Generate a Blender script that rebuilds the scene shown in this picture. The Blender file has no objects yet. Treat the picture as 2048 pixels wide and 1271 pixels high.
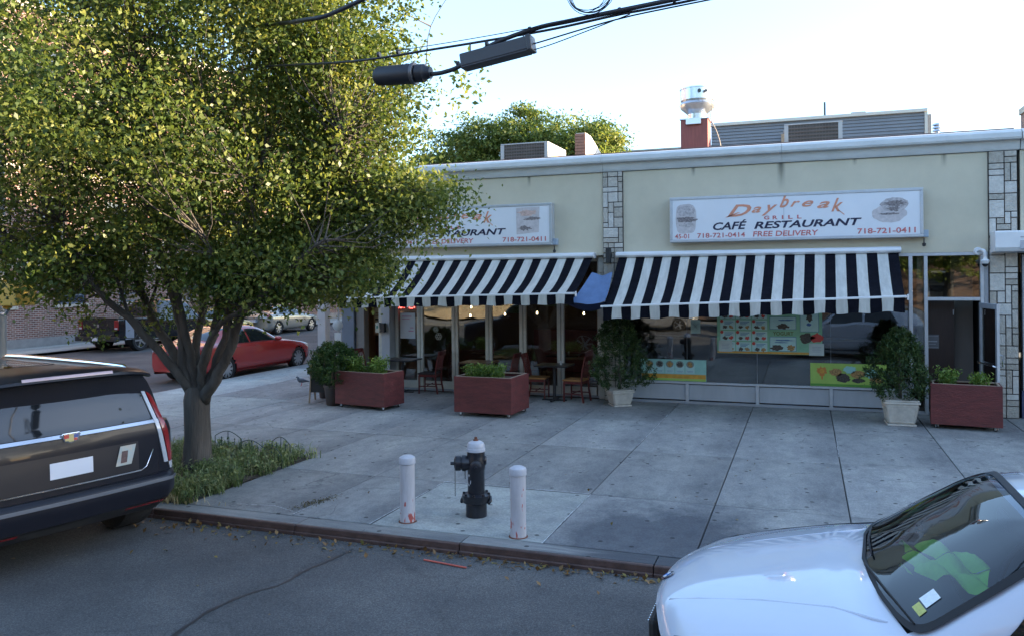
import bpy, bmesh, math, random
import numpy as np
from mathutils import Vector, Matrix
R = math.radians
random.seed(7)
rng = np.random.default_rng(11)
scene = bpy.context.scene
C = scene.collection

# ------------------------------------------------------------------ camera
YAW, ROLL = 0.34950, R(0.53)
fw = Vector((-math.sin(YAW), math.cos(YAW), 0)); r0 = Vector((math.cos(YAW), math.sin(YAW), 0)); u0 = Vector((0, 0, 1))
cr = r0 * math.cos(ROLL) - u0 * math.sin(ROLL); cu = u0 * math.cos(ROLL) + r0 * math.sin(ROLL)
cd = bpy.data.cameras.new('camera'); cam = bpy.data.objects.new('camera', cd); C.objects.link(cam)
m = Matrix((cr, cu, -fw)).transposed().to_4x4(); m.translation = Vector((0, 0, 2.6)); cam.matrix_world = m
cd.sensor_width = 36; cd.lens = 1608 / 2048 * 36; cd.shift_y = -(635.5 - 552.4) / 2048
cd.clip_start = .05; cd.clip_end = 1500
scene.camera = cam

# ------------------------------------------------------------------ light
SUN_EL, SUN_AZ = R(9.5), R(17)          # azimuth measured from +X towards +Y
w = bpy.data.worlds.new('World'); scene.world = w; w.use_nodes = True
nt = w.node_tree; nt.nodes.clear()
sky = nt.nodes.new('ShaderNodeTexSky'); sky.sky_type = 'NISHITA'; sky.sun_disc = False
sky.sun_elevation = SUN_EL; sky.sun_rotation = R(90) - SUN_AZ
sky.air_density = 1.0; sky.dust_density = 1.2; sky.ozone_density = 3.0; sky.altitude = 20
bg = nt.nodes.new('ShaderNodeBackground'); bg.inputs[1].default_value = .15
wo = nt.nodes.new('ShaderNodeOutputWorld')
hz = nt.nodes.new('ShaderNodeMixRGB'); hz.blend_type = 'ADD'; hz.inputs[0].default_value = 1; hz.inputs[2].default_value = (.38, .45, .58, 1)   # thin high haze, the same all round
nt.links.new(sky.outputs[0], hz.inputs[1]); nt.links.new(hz.outputs[0], bg.inputs[0]); nt.links.new(bg.outputs[0], wo.inputs[0])
sd = bpy.data.lights.new('sun', 'SUN'); sun = bpy.data.objects.new('sun', sd); C.objects.link(sun)
sd.energy = 5.0; sd.angle = R(.5); sd.color = (1, .80, .56)
sv = Vector((math.cos(SUN_EL) * math.cos(SUN_AZ), math.cos(SUN_EL) * math.sin(SUN_AZ), math.sin(SUN_EL)))
sun.rotation_euler = sv.to_track_quat('Z', 'Y').to_euler(); sun.location = (20, 20, 30)
vs = scene.view_settings; vs.view_transform = 'Standard'; vs.look = 'None'; vs.gamma = 1; vs.exposure = 2.3
vs.use_curve_mapping = False
scene.cycles.max_bounces = 6; scene.cycles.transparent_max_bounces = 12; scene.cycles.use_denoising = True
scene.cycles.caustics_reflective = False; scene.cycles.caustics_refractive = False

# ------------------------------------------------------------------ materials
MC = {}
def mat(name, col, rough=.6, metal=0, var=.12, scale=3., bump=0., bscale=40., coat=0., emit=0., col2=None, stretch=None, world=False, spec=.5, trans=0., rvar=.0):
    """plain principled surface whose colour wanders with two octaves of noise"""
    if name in MC: return MC[name]
    mt = bpy.data.materials.new(name); mt.use_nodes = True; n = mt.node_tree.nodes; l = mt.node_tree.links
    b = n['Principled BSDF']; b.inputs['Roughness'].default_value = rough; b.inputs['Metallic'].default_value = metal
    b.inputs['Coat Weight'].default_value = coat; b.inputs['Coat Roughness'].default_value = .03
    b.inputs['Specular IOR Level'].default_value = spec
    c = tuple(col) + (1,)
    if emit:
        b.inputs['Emission Color'].default_value = c; b.inputs['Emission Strength'].default_value = emit
    if var or bump or col2:
        if world: src = n.new('ShaderNodeNewGeometry').outputs['Position']
        else: src = n.new('ShaderNodeTexCoord').outputs['Object']
        if stretch:
            mp = n.new('ShaderNodeMapping'); mp.inputs['Scale'].default_value = stretch; l.new(src, mp.inputs[0]); src = mp.outputs[0]
    if var or col2:
        nz = n.new('ShaderNodeTexNoise'); nz.inputs['Scale'].default_value = scale; nz.inputs['Detail'].default_value = 6
        nz.inputs['Roughness'].default_value = .65; l.new(src, nz.inputs[0])
        rp = n.new('ShaderNodeValToRGB'); rp.color_ramp.elements[0].position = .3; rp.color_ramp.elements[1].position = .7
        c2 = tuple(col2) + (1,) if col2 else tuple(min(1, x * (1 + var)) for x in col) + (1,)
        c1 = c if col2 else tuple(x * (1 - var) for x in col) + (1,)
        rp.color_ramp.elements[0].color = c1; rp.color_ramp.elements[1].color = c2
        l.new(nz.outputs[0], rp.inputs[0]); l.new(rp.outputs[0], b.inputs['Base Color'])
        if rvar:
            mr = n.new('ShaderNodeMapRange'); mr.inputs[3].default_value = rough - rvar; mr.inputs[4].default_value = rough + rvar
            l.new(nz.outputs[0], mr.inputs[0]); l.new(mr.outputs[0], b.inputs['Roughness'])
    else: b.inputs['Base Color'].default_value = c
    if bump:
        nb = n.new('ShaderNodeTexNoise'); nb.inputs['Scale'].default_value = bscale; nb.inputs['Detail'].default_value = 5; l.new(src, nb.inputs[0])
        bp = n.new('ShaderNodeBump'); bp.inputs['Strength'].default_value = bump; bp.inputs['Distance'].default_value = .02
        l.new(nb.outputs[0], bp.inputs['Height']); l.new(bp.outputs[0], b.inputs['Normal'])
    MC[name] = mt
    return mt

def glass(name, tint=(.9, .95, .93), dark=.0, rough=0.01, gain=1.0, ior=1.5):
    """thin window pane: fresnel share of mirror, the rest looked through (tinted)"""
    if name in MC: return MC[name]
    mt = bpy.data.materials.new(name); mt.use_nodes = True; n = mt.node_tree.nodes; l = mt.node_tree.links; n.clear()
    o = n.new('ShaderNodeOutputMaterial'); g = n.new('ShaderNodeBsdfGlossy'); g.inputs['Roughness'].default_value = rough
    t = n.new('ShaderNodeBsdfTransparent'); t.inputs[0].default_value = tuple(x * (1 - dark) for x in tint) + (1,)
    f = n.new('ShaderNodeFresnel'); f.inputs[0].default_value = ior
    mm = n.new('ShaderNodeMath'); mm.operation = 'MULTIPLY_ADD'; mm.inputs[1].default_value = gain; mm.inputs[2].default_value = .02; mm.use_clamp = True
    tc = n.new('ShaderNodeNewGeometry'); nz = n.new('ShaderNodeTexNoise'); nz.inputs['Scale'].default_value = .8; l.new(tc.outputs['Position'], nz.inputs[0])
    bp = n.new('ShaderNodeBump'); bp.inputs['Strength'].default_value = .04; bp.inputs['Distance'].default_value = .1
    l.new(nz.outputs[0], bp.inputs['Height']); l.new(bp.outputs[0], g.inputs['Normal'])
    mx = n.new('ShaderNodeMixShader'); l.new(f.outputs[0], mm.inputs[0]); l.new(mm.outputs[0], mx.inputs[0])
    l.new(t.outputs[0], mx.inputs[1]); l.new(g.outputs[0], mx.inputs[2]); l.new(mx.outputs[0], o.inputs[0])
    MC[name] = mt
    return mt

def leafmat(name, c1, c2, c3, scale=1.3, trans=.45):
    if name in MC: return MC[name]
    mt = bpy.data.materials.new(name); mt.use_nodes = True; n = mt.node_tree.nodes; l = mt.node_tree.links; n.clear()
    o = n.new('ShaderNodeOutputMaterial'); tc = n.new('ShaderNodeTexCoord')
    nz = n.new('ShaderNodeTexNoise'); nz.inputs['Scale'].default_value = scale; nz.inputs['Detail'].default_value = 3; l.new(tc.outputs['Object'], nz.inputs[0])
    wn = n.new('ShaderNodeAttribute'); wn.attribute_name = 'tone'
    ad = n.new('ShaderNodeMath'); ad.operation = 'MULTIPLY_ADD'; ad.inputs[1].default_value = .5; l.new(nz.outputs[0], ad.inputs[0])
    m2 = n.new('ShaderNodeMath'); m2.operation = 'MULTIPLY'; m2.inputs[1].default_value = .5; l.new(wn.outputs['Fac'], m2.inputs[0]); l.new(m2.outputs[0], ad.inputs[2])
    rp = n.new('ShaderNodeValToRGB'); e = rp.color_ramp.elements; e[0].position = .22; e[0].color = c1 + (1,); e[1].position = .80; e[1].color = c3 + (1,)
    k = e.new(.5); k.color = c2 + (1,)
    l.new(ad.outputs[0], rp.inputs[0])
    d = n.new('ShaderNodeBsdfPrincipled'); d.inputs['Roughness'].default_value = .42; d.inputs['Specular IOR Level'].default_value = .35; l.new(rp.outputs[0], d.inputs['Base Color'])
    t = n.new('ShaderNodeBsdfTranslucent'); mixc = n.new('ShaderNodeMixRGB'); mixc.blend_type = 'MULTIPLY'; mixc.inputs[0].default_value = .6
    mixc.inputs[2].default_value = (1.4, 1.25, .5, 1); l.new(rp.outputs[0], mixc.inputs[1]); l.new(mixc.outputs[0], t.inputs[0])
    mx = n.new('ShaderNodeMixShader'); mx.inputs[0].default_value = trans
    l.new(d.outputs[0], mx.inputs[1]); l.new(t.outputs[0], mx.inputs[2]); l.new(mx.outputs[0], o.inputs[0])
    MC[name] = mt
    return mt

# ------------------------------------------------------------------ mesh helpers
class MB:
    """collects shapes for ONE mesh object"""
    def __init__(s): s.v = []; s.f = []; s.mi = []
    def add(s, vs, fs, mi=0):
        o = len(s.v); s.v += [tuple(p) for p in vs]; s.f += [tuple(i + o for i in f) for f in fs]; s.mi += [mi] * len(fs); return s
    def box(s, x0, x1, y0, y1, z0, z1, mi=0, rot=None, piv=None):
        vs = [Vector((x, y, z)) for z in (z0, z1) for x, y in ((x0, y0), (x1, y0), (x1, y1), (x0, y1))]
        if rot is not None:
            pv = Vector(piv) if piv else Vector(((x0 + x1) / 2, (y0 + y1) / 2, (z0 + z1) / 2)); vs = [pv + rot @ (p - pv) for p in vs]
        return s.add(vs, [(3, 2, 1, 0), (4, 5, 6, 7), (0, 1, 5, 4), (1, 2, 6, 5), (2, 3, 7, 6), (3, 0, 4, 7)], mi)
    def beam(s, a, b, wd, h, mi=0, up=(0, 0, 1)):
        a = Vector(a); b = Vector(b); d = (b - a).normalized(); u = Vector(up)
        if abs(d.dot(u)) > .98: u = Vector((1, 0, 0))
        x = d.cross(u).normalized() * wd / 2; y = x.cross(d).normalized() * h / 2
        vs = [p + q for p in (a, b) for q in (-x - y, x - y, x + y, -x + y)]
        return s.add(vs, [(0, 1, 2, 3), (7, 6, 5, 4), (0, 4, 5, 1), (1, 5, 6, 2), (2, 6, 7, 3), (3, 7, 4, 0)], mi)
    def tube(s, pts, r, n=8, mi=0, cap=True):
        pts = [Vector(p) for p in pts]; rs = r if isinstance(r, (list, tuple)) else [r] * len(pts)
        o = []; prev = None
        for i, p in enumerate(pts):
            d = (pts[min(i + 1, len(pts) - 1)] - pts[max(i - 1, 0)]).normalized()
            if prev is None: x = d.orthogonal().normalized()
            else:
                x = prev - d * prev.dot(d)
                x = x.normalized() if x.length > 1e-6 else d.orthogonal().normalized()
            prev = x; y = d.cross(x)
            o += [p + (x * math.cos(2 * math.pi * k / n) + y * math.sin(2 * math.pi * k / n)) * rs[i] for k in range(n)]
        fs = [(i * n + k, i * n + (k + 1) % n, (i + 1) * n + (k + 1) % n, (i + 1) * n + k) for i in range(len(pts) - 1) for k in range(n)]
        if cap: fs += [tuple(range(n - 1, -1, -1)), tuple((len(pts) - 1) * n + k for k in range(n))]
        return s.add(o, fs, mi)
    def lathe(s, prof, n=24, c=(0, 0, 0), axis=None, mi=0):
        """prof: (radius, height) pairs from bottom to top"""
        q = Vector(axis).to_track_quat('Z', 'Y').to_matrix() if axis else Matrix.Identity(3); c = Vector(c); vs = []
        for r, h in prof: vs += [c + q @ Vector((r * math.cos(2 * math.pi * k / n), r * math.sin(2 * math.pi * k / n), h)) for k in range(n)]
        fs = [(i * n + k, i * n + (k + 1) % n, (i + 1) * n + (k + 1) % n, (i + 1) * n + k) for i in range(len(prof) - 1) for k in range(n)]
        fs += [tuple(range(n - 1, -1, -1)), tuple((len(prof) - 1) * n + k for k in range(n))]
        return s.add(vs, fs, mi)
    def prism(s, poly, a0, a1, axis='x', mi=0):
        """closed outline extruded along an axis; poly in the two other axes"""
        def P(p, a): return {'x': (a, p[0], p[1]), 'y': (p[0], a, p[1]), 'z': (p[0], p[1], a)}[axis]
        n = len(poly); vs = [P(p, a0) for p in poly] + [P(p, a1) for p in poly]
        fs = [tuple(range(n - 1, -1, -1)), tuple(range(n, 2 * n))] + [(k, (k + 1) % n, n + (k + 1) % n, n + k) for k in range(n)]
        return s.add(vs, fs, mi)
    def grid(s, P, mi=0, wrap=False):
        """P: rows of points"""
        n, mm = len(P), len(P[0]); vs = [p for row in P for p in row]
        return s.add(vs, [(i * mm + j, i * mm + j + 1, (i + 1) * mm + j + 1, (i + 1) * mm + j) for i in range(n - 1) for j in range(mm - 1)], mi)
    def mesh(s, name, mats, smooth=False, fixn=True):
        me = bpy.data.meshes.new(name); me.from_pydata(s.v, [], s.f)
        for q in (mats if isinstance(mats, (list, tuple)) else [mats]): me.materials.append(q)
        me.polygons.foreach_set('material_index', s.mi)
        if fixn:
            b = bmesh.new(); b.from_mesh(me); bmesh.ops.recalc_face_normals(b, faces=b.faces); b.to_mesh(me); b.free()
        if smooth: me.shade_smooth() if smooth is True else me.set_sharp_from_angle(angle=R(smooth))
        me.update(); return me
    def build(s, name, mats, parent=None, smooth=False, bevel=0, loc=None, rotz=0, fixn=True, **kw):
        me = s.mesh(name, mats, smooth, fixn); o = bpy.data.objects.new(name, me); C.objects.link(o)
        if smooth and smooth is not True: me.shade_smooth(); me.set_sharp_from_angle(angle=R(smooth))
        if parent: o.parent = parent
        if loc: o.location = loc
        if rotz: o.rotation_euler.z = rotz
        if bevel:
            b = o.modifiers.new('b', 'BEVEL'); b.width = bevel; b.segments = 2; b.limit_method = 'ANGLE'; b.angle_limit = R(40)
        tag(o, **kw); return o
def tag(o, label=None, cat=None, group=None, kind=None):
    if label: o['label'] = label
    if cat: o['category'] = cat
    if group: o['group'] = group
    if kind: o['kind'] = kind
    return o
def thing(name, label, cat, loc=(0, 0, 0), rotz=0, group=None):
    o = bpy.data.objects.new(name, None); C.objects.link(o); o.location = loc; o.rotation_euler.z = rotz; o.empty_display_size = .2
    return tag(o, label, cat, group)
def kids(o): return [c for c in bpy.data.objects if c.parent == o]
def copy_tree(o, parent=None):
    c = o.copy(); C.objects.link(c); c.parent = parent
    for ch in kids(o): copy_tree(ch, c)
    return c
def again(o, loc, rotz=0, label=None, group=None):
    c = copy_tree(o); c.location = loc; c.rotation_euler.z = rotz
    if label: c['label'] = label
    if group: c['group'] = group
    return c
def text(s, x0, x1, z0, z1, y, mt, parent, name='lettering', shear=0., bold=.0, arch=0., slope=0., ext=.003):
    """flat lettering standing in an x-z plane facing -Y, fitted to a box"""
    cu_ = bpy.data.curves.new('t', 'FONT'); cu_.body = s; cu_.shear = shear; cu_.offset = bold; cu_.extrude = 0; cu_.resolution_u = 3
    ob = bpy.data.objects.new('t', cu_); C.objects.link(ob)
    me = bpy.data.meshes.new_from_object(ob.evaluated_get(bpy.context.evaluated_depsgraph_get())); bpy.data.objects.remove(ob); 
    n = len(me.vertices); co = np.empty(n * 3, np.float32); me.vertices.foreach_get('co', co); co = co.reshape(-1, 3)
    mn, mxx = co.min(0), co.max(0); u = (co[:, 0] - mn[0]) / (mxx[0] - mn[0]); v = (co[:, 1] - mn[1]) / (mxx[1] - mn[1])
    out = np.stack([x0 + u * (x1 - x0), np.full(n, y), z0 + v * (z1 - z0) + arch * (1 - (2 * u - 1) ** 2) + slope * u], 1).astype(np.float32)
    me.vertices.foreach_set('co', out.ravel()); me.materials.clear(); me.materials.append(mt); me.update()
    o = bpy.data.objects.new(name, me); C.objects.link(o); o.parent = parent
    return o
def leaves(name, pos, size, mt, parent=None, updir=None, flat=.5, tone=None, aspect=.55, kind='stuff', droop=.3, seed=1, **kw):
    """many small folded leaves as one mesh"""
    g = np.random.default_rng(seed); n = len(pos); pos = np.asarray(pos, np.float32)
    d = g.normal(size=(n, 3)); 
    if updir is not None: d = d * .6 + updir
    d[:, 2] -= droop; d /= np.linalg.norm(d, axis=1)[:, None] + 1e-6
    nn = g.normal(size=(n, 3)) * (1 - flat); nn[:, 2] += flat
    s = np.cross(d, nn); s /= np.linalg.norm(s, axis=1)[:, None] + 1e-6; nn = np.cross(s, d)
    L = (size * g.uniform(.6, 1.35, n))[:, None]; W = L * aspect * .5
    mid = pos + d * L * .45
    v = np.stack([pos, mid + s * W + nn * L * .10, pos + d * L - nn * L * .06, mid - s * W + nn * L * .10], 1).reshape(-1, 3).astype(np.float32)
    me = bpy.data.meshes.new(name); me.vertices.add(4 * n); me.vertices.foreach_set('co', v.ravel())
    me.loops.add(4 * n); me.loops.foreach_set('vertex_index', np.arange(4 * n, dtype=np.int32))
    me.polygons.add(n); me.polygons.foreach_set('loop_start', np.arange(0, 4 * n, 4, dtype=np.int32)); me.polygons.foreach_set('loop_total', np.full(n, 4, np.int32))
    me.update(calc_edges=True); me.materials.append(mt)
    a = me.attributes.new('tone', 'FLOAT', 'FACE'); t = g.uniform(0, 1, n) if tone is None else tone
    a.data.foreach_set('value', np.asarray(t, np.float32))
    o = bpy.data.objects.new(name, me); C.objects.link(o); o.parent = parent
    tag(o, kind=kind, **kw); return o
class Pair:
    """two mirrored shapes, each built as an object of its own"""
    def __init__(s, a): s.a = a
    def build(s, *p, **k): return [q.build(*p, **k) for q in s.a][-1]
def crv(pts, k=6):
    """Catmull-Rom through points"""
    P = [np.array(p, float) for p in pts]; P = [2 * P[0] - P[1]] + P + [2 * P[-1] - P[-2]]; out = []
    for i in range(1, len(P) - 2):
        for j in range(k):
            t = j / k; a, b, c, d = P[i - 1], P[i], P[i + 1], P[i + 2]
            out.append(.5 * (2 * b + (c - a) * t + (2 * a - 5 * b + 4 * c - d) * t * t + (3 * b - a - 3 * c + d) * t ** 3))
    out.append(P[-2]); return out
# ------------------------------------------------------------------ ground
def ground_mats():
    # asphalt
    mt = bpy.data.materials.new('asphalt'); mt.use_nodes = True; n = mt.node_tree.nodes; l = mt.node_tree.links; b = n['Principled BSDF']
    g = n.new('ShaderNodeNewGeometry').outputs['Position']
    def noise(sc, det=6, ro=.6, src=g):
        q = n.new('ShaderNodeTexNoise'); q.inputs['Scale'].default_value = sc; q.inputs['Detail'].default_value = det; q.inputs['Roughness'].default_value = ro; l.new(src, q.inputs[0]); return q.outputs[0]
    def ramp(src, stops):
        r = n.new('ShaderNodeValToRGB'); e = r.color_ramp.elements
        e[0].position, e[0].color = stops[0][0], stops[0][1] + (1,); e[1].position, e[1].color = stops[-1][0], stops[-1][1] + (1,)
        for p, c in stops[1:-1]: k = e.new(p); k.color = c + (1,)
        l.new(src, r.inputs[0]); return r.outputs[0]
    def mix(a, b_, f, mode='MIX'):
        q = n.new('ShaderNodeMixRGB'); q.blend_type = mode
        for i, s in ((0, f), (1, a), (2, b_)):
            if hasattr(s, 'is_linked'): l.new(s, q.inputs[i])
            else: q.inputs[i].default_value = s if i == 0 else tuple(s) + (1,)
        return q.outputs[0]
    base = ramp(noise(.55, 8), [(.28, (.044, .045, .047)), (.5, (.078, .079, .080)), (.72, (.125, .124, .120))])
    gr = ramp(noise(70, 4, .85), [(.36, (.35, .35, .35)), (.5, (.9, .9, .9)), (.64, (1.9, 1.9, 1.85))])
    c = mix(base, gr, .75, 'MULTIPLY')
    v = n.new('ShaderNodeTexVoronoi'); v.feature = 'DISTANCE_TO_EDGE'; v.inputs['Scale'].default_value = .33
    wp = n.new('ShaderNodeVectorMath'); wp.operation = 'ADD'; q2 = n.new('ShaderNodeTexNoise'); q2.inputs['Scale'].default_value = 1.2; q2.inputs['Detail'].default_value = 6; l.new(g, q2.inputs[0])
    l.new(g, wp.inputs[0]); l.new(q2.outputs[1], wp.inputs[1]); l.new(wp.outputs[0], v.inputs[0])
    crk = ramp(v.outputs[0], [(0, (.35, .35, .35)), (.012, (1, 1, 1))])
    c = mix(c, crk, .3, 'MULTIPLY'); l.new(c, b.inputs['Base Color']); b.inputs['Roughness'].default_value = .88
    bp = n.new('ShaderNodeBump'); bp.inputs['Strength'].default_value = .5; bp.inputs['Distance'].default_value = .01; l.new(noise(110, 2), bp.inputs['Height']); l.new(bp.outputs[0], b.inputs['Normal'])
    MC['asphalt'] = mt
    # concrete flags
    for nm, lo, hi in (('concrete_flag', (.235, .237, .228), (.345, .345, .325)), ('concrete_new', (.36, .375, .345), (.47, .485, .45))):
        mt = bpy.data.materials.new(nm); mt.use_nodes = True; n = mt.node_tree.nodes; l = mt.node_tree.links; b = n['Principled BSDF']
        g = n.new('ShaderNodeNewGeometry').outputs['Position']
        oi = n.new('ShaderNodeObjectInfo')
        big = ramp(noise(.9, 8, .62), [(.3, lo), (.7, hi)])
        tone = n.new('ShaderNodeMapRange'); tone.inputs[3].default_value = .80; tone.inputs[4].default_value = 1.12; l.new(oi.outputs['Random'], tone.inputs[0])
        cb = n.new('ShaderNodeCombineXYZ'); [l.new(tone.outputs[0], cb.inputs[i]) for i in range(3)]
        c = mix(big, cb.outputs[0], 1., 'MULTIPLY')
        c = mix(c, ramp(noise(75, 3, .75), [(.32, (.70, .70, .70)), (.68, (1.22, 1.22, 1.2))]), .8, 'MULTIPLY')
        c = mix(c, ramp(noise(9, 6, .7), [(.36, (.74, .75, .78)), (.58, (1.08, 1.08, 1.06))]), .8, 'MULTIPLY')
        v0 = n.new('ShaderNodeTexVoronoi'); v0.feature = 'DISTANCE_TO_EDGE'; v0.inputs['Scale'].default_value = .42
        wq = n.new('ShaderNodeVectorMath'); wq.operation = 'ADD'; q3 = n.new('ShaderNodeTexNoise'); q3.inputs['Scale'].default_value = 1.6; q3.inputs['Detail'].default_value = 8; l.new(g, q3.inputs[0]); l.new(g, wq.inputs[0]); l.new(q3.outputs[1], wq.inputs[1]); l.new(wq.outputs[0], v0.inputs[0])
        gate = ramp(noise(.7, 2), [(.50, (0, 0, 0)), (.56, (1, 1, 1))])
        c = mix(c, mix((1, 1, 1), ramp(v0.outputs[0], [(0, (.35, .36, .38)), (.006, (1, 1, 1))]), gate), .8, 'MULTIPLY')
        c = mix(c, ramp(noise(.35, 4, .6), [(.42, (.78, .79, .83)), (.58, (1.05, 1.05, 1.04))]), .8, 'MULTIPLY')
        # dark wet-looking stain that lies beside the hydrant pad
        sx = n.new('ShaderNodeSeparateXYZ'); l.new(g, sx.inputs[0])
        def bell(o, c0, wd):
            a = n.new('ShaderNodeMath'); a.operation = 'SUBTRACT'; l.new(o, a.inputs[0]); a.inputs[1].default_value = c0
            a2 = n.new('ShaderNodeMath'); a2.operation = 'ABSOLUTE'; l.new(a.outputs[0], a2.inputs[0])
            a3 = n.new('ShaderNodeMath'); a3.operation = 'MULTIPLY_ADD'; l.new(a2.outputs[0], a3.inputs[0]); a3.inputs[1].default_value = -1 / wd; a3.inputs[2].default_value = 1; a3.use_clamp = True
            return a3.outputs[0]
        mlt = n.new('ShaderNodeMath'); mlt.operation = 'MULTIPLY'; l.new(bell(sx.outputs[0], -1.35, 1.35), mlt.inputs[0]); l.new(bell(sx.outputs[1], 7.9, 1.7), mlt.inputs[1])
        st = n.new('ShaderNodeMath'); st.operation = 'MULTIPLY_ADD'; l.new(noise(2.3, 7, .65), st.inputs[0]); st.inputs[1].default_value = 1.4; st.inputs[2].default_value = -.58
        sm = n.new('ShaderNodeMath'); sm.operation = 'ADD'; l.new(st.outputs[0], sm.inputs[0]); l.new(mlt.outputs[0], sm.inputs[1])
        msk = ramp(sm.outputs[0], [(.10, (0, 0, 0)), (.50, (1, 1, 1))])
        c = mix(c, (.30, .32, .37), msk, 'MULTIPLY') if nm == 'concrete_flag' else c
        # chewing gum
        v = n.new('ShaderNodeTexVoronoi'); v.voronoi_dimensions = '2D'; v.inputs['Scale'].default_value = 1.7; l.new(g, v.inputs[0]); v.inputs['Randomness'].default_value = 1
        gm = ramp(v.outputs['Distance'], [(.036, (.12, .12, .13)), (.048, (1, 1, 1))])
        c = mix(c, gm, .85, 'MULTIPLY')
        l.new(c, b.inputs['Base Color']); b.inputs['Roughness'].default_value = .82
        bp = n.new('ShaderNodeBump'); bp.inputs['Strength'].default_value = .35; bp.inputs['Distance'].default_value = .006; l.new(noise(60, 4), bp.inputs['Height']); l.new(bp.outputs[0], b.inputs['Normal'])
        MC[nm] = mt
ground_mats()
mat('joint', (.05, .05, .048), .95, var=.3)
mat('soil', (.06, .045, .032), .95, var=.4, scale=12, bump=.8)
mat('steel_curb', (.085, .052, .044), .5, metal=.15, var=.35, scale=7, bump=.25, bscale=25, stretch=(1, 1, 1))
mat('grass_far', (.1, .1, .09), .9)
MB().add([(-700, -700, -.156), (700, -700, -.156), (700, 700, -.156), (-700, 700, -.156)], [(0, 1, 2, 3)]).build('ground', mat('ground_mat', (.12, .12, .11), .9, world=True), kind='structure')
MB().add([(-90, -9, -.105), (90, -9, -.105), (90, 7.3, -.105), (-90, 7.3, -.105)], [(0, 1, 2, 3)]).build('road', MC['asphalt'], kind='structure')
MB().add([(-26.05, 7.3, -.105), (-9.3, 7.3, -.105), (-9.3, 12.3, -.105), (-14, 13.5, -.105), (-14, 140, -.105), (-26.05, 140, -.105)], [(0, 1, 2, 3, 4, 5)]).build('side_street', MC['asphalt'], kind='structure')

CX0, CY0, CR = -9.2, 12.2, 5.0          # corner of the block
CURB_Y, CURB_X = CY0 - CR, CX0 - CR
arc = [(CX0 - (CR - .28) * math.sin(a), CY0 - (CR - .28) * math.cos(a)) for a in np.linspace(0, math.pi / 2, 13)]
def clip(poly, a, b):
    """keep the part of a convex polygon left of a->b"""
    out = []; s = lambda p: (b[0] - a[0]) * (p[1] - a[1]) - (b[1] - a[1]) * (p[0] - a[0])
    for i in range(len(poly)):
        p, q = poly[i], poly[(i + 1) % len(poly)]; sp, sq = s(p), s(q)
        if sp >= 0: out.append(p)
        if sp * sq < 0: t = sp / (sp - sq); out.append((p[0] + (q[0] - p[0]) * t, p[1] + (q[1] - p[1]) * t))
    return out
inner = arc[::-1]                         # from side street round to the main road (counter-clockwise)
def clip_corner(poly):
    for a, b in zip(inner[:-1], inner[1:]):
        poly = clip(poly, a, b)
        if len(poly) < 3: return None
    return poly
base = [(60, CURB_Y + .28)] + [(60, 16.6), (-10.4, 16.6), (-10.4, 70), (CURB_X + .28, 70)] + inner
walk = MB().prism([(60, CURB_Y + .27), (60, 16.6), (-10.4, 16.6), (-10.4, CURB_Y + .27)], -.14, -.022, 'z').prism(clip_corner([(-10.4, 5), (-10.4, 70), (-20, 70), (-20, 5)]), -.14, -.022, 'z').build('sidewalk', MC['joint'], kind='structure')
fl = {}
def slab(poly, new=False, j=.007):
    cx = sum(p[0] for p in poly) / len(poly); cy = sum(p[1] for p in poly) / len(poly)
    q = []
    for p in poly:
        dx, dy = p[0] - cx, p[1] - cy; L = math.hypot(dx, dy) + 1e-6; wx = max(abs(dx) - j, 0) * (1 if dx > 0 else -1); wy = max(abs(dy) - j, 0) * (1 if dy > 0 else -1)
        q.append((wx, wy))
    b = MB(); n = len(q); h = random.uniform(-.0015, .0015); tx, ty = random.uniform(-.0012, .0012), random.uniform(-.0012, .0012)
    up = [(x, y, h + tx * x + ty * y) for x, y in q]; lip = [(x * .995 , y * .995, z) for x, y, z in up]; lo = [(x, y, -.06) for x, y in q]
    b.add([(x, y, z - .004) for x, y, z in up] + [(x * (1 - .006 / max(abs(x), .2)), y * (1 - .006 / max(abs(y), .2)), z) for x, y, z in up] + lo,
          [tuple(range(n, 2 * n))] + [(k, (k + 1) % n, n + (k + 1) % n, n + k) for k in range(n)] + [(2 * n + k, 2 * n + (k + 1) % n, (k + 1) % n, k) for k in range(n)])
    return b.build('slab', MC['concrete_new' if new else 'concrete_flag'], walk, loc=(cx, cy, 0))
xs = [-10.45 + 0, -9.62, -8.19, -6.76, -5.33, -3.88, -2.43, -.98, .43, 1.88, 3.33, 4.8, 6.25, 7.7, 9.15, 10.6, 12.05]
ysj = [CURB_Y + .27, 9.31, 11.82, 14.25, 16.6]
PIT = (-9.62, -6.76, CURB_Y + .27, 9.95)
for i in range(len(xs) - 1):
    for k in range(4):
        x0, x1, y0, y1 = xs[i], xs[i + 1], ysj[k], ysj[k + 1]
        if x0 >= PIT[0] - .01 and x1 <= PIT[1] + .01:
            if k == 0: continue
            if k == 1: y0 = PIT[3]
        if k == 0 and i == 5: x0 += .45
        if k == 0 and i == 4:
            x1 += .45; 
        nw = (k == 0 and i == 5)
        if nw: x0 = -4.34
        if k == 0 and i == 4: x1 = -4.34
        poly = clip_corner([(x0, y0), (x1, y0), (x1, y1), (x0, y1)])
        if poly: slab(poly, nw)
b = MB()
yy = [4, 7.7, 9.9, 12.2, 14.6, 17.2, 19.8, 22.4, 25, 27.6, 30.2, 32.8, 35.4]
xx = [-14.3, -12.45, -10.45]
for i in range(len(yy) - 1):
    for k in range(2):
        poly = clip_corner([(xx[k], yy[i]), (xx[k + 1], yy[i]), (xx[k + 1], yy[i + 1]), (xx[k], yy[i + 1])])
        if poly: slab(poly, (k == 0 and i in (4, 5)) or (i == 3))
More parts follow.
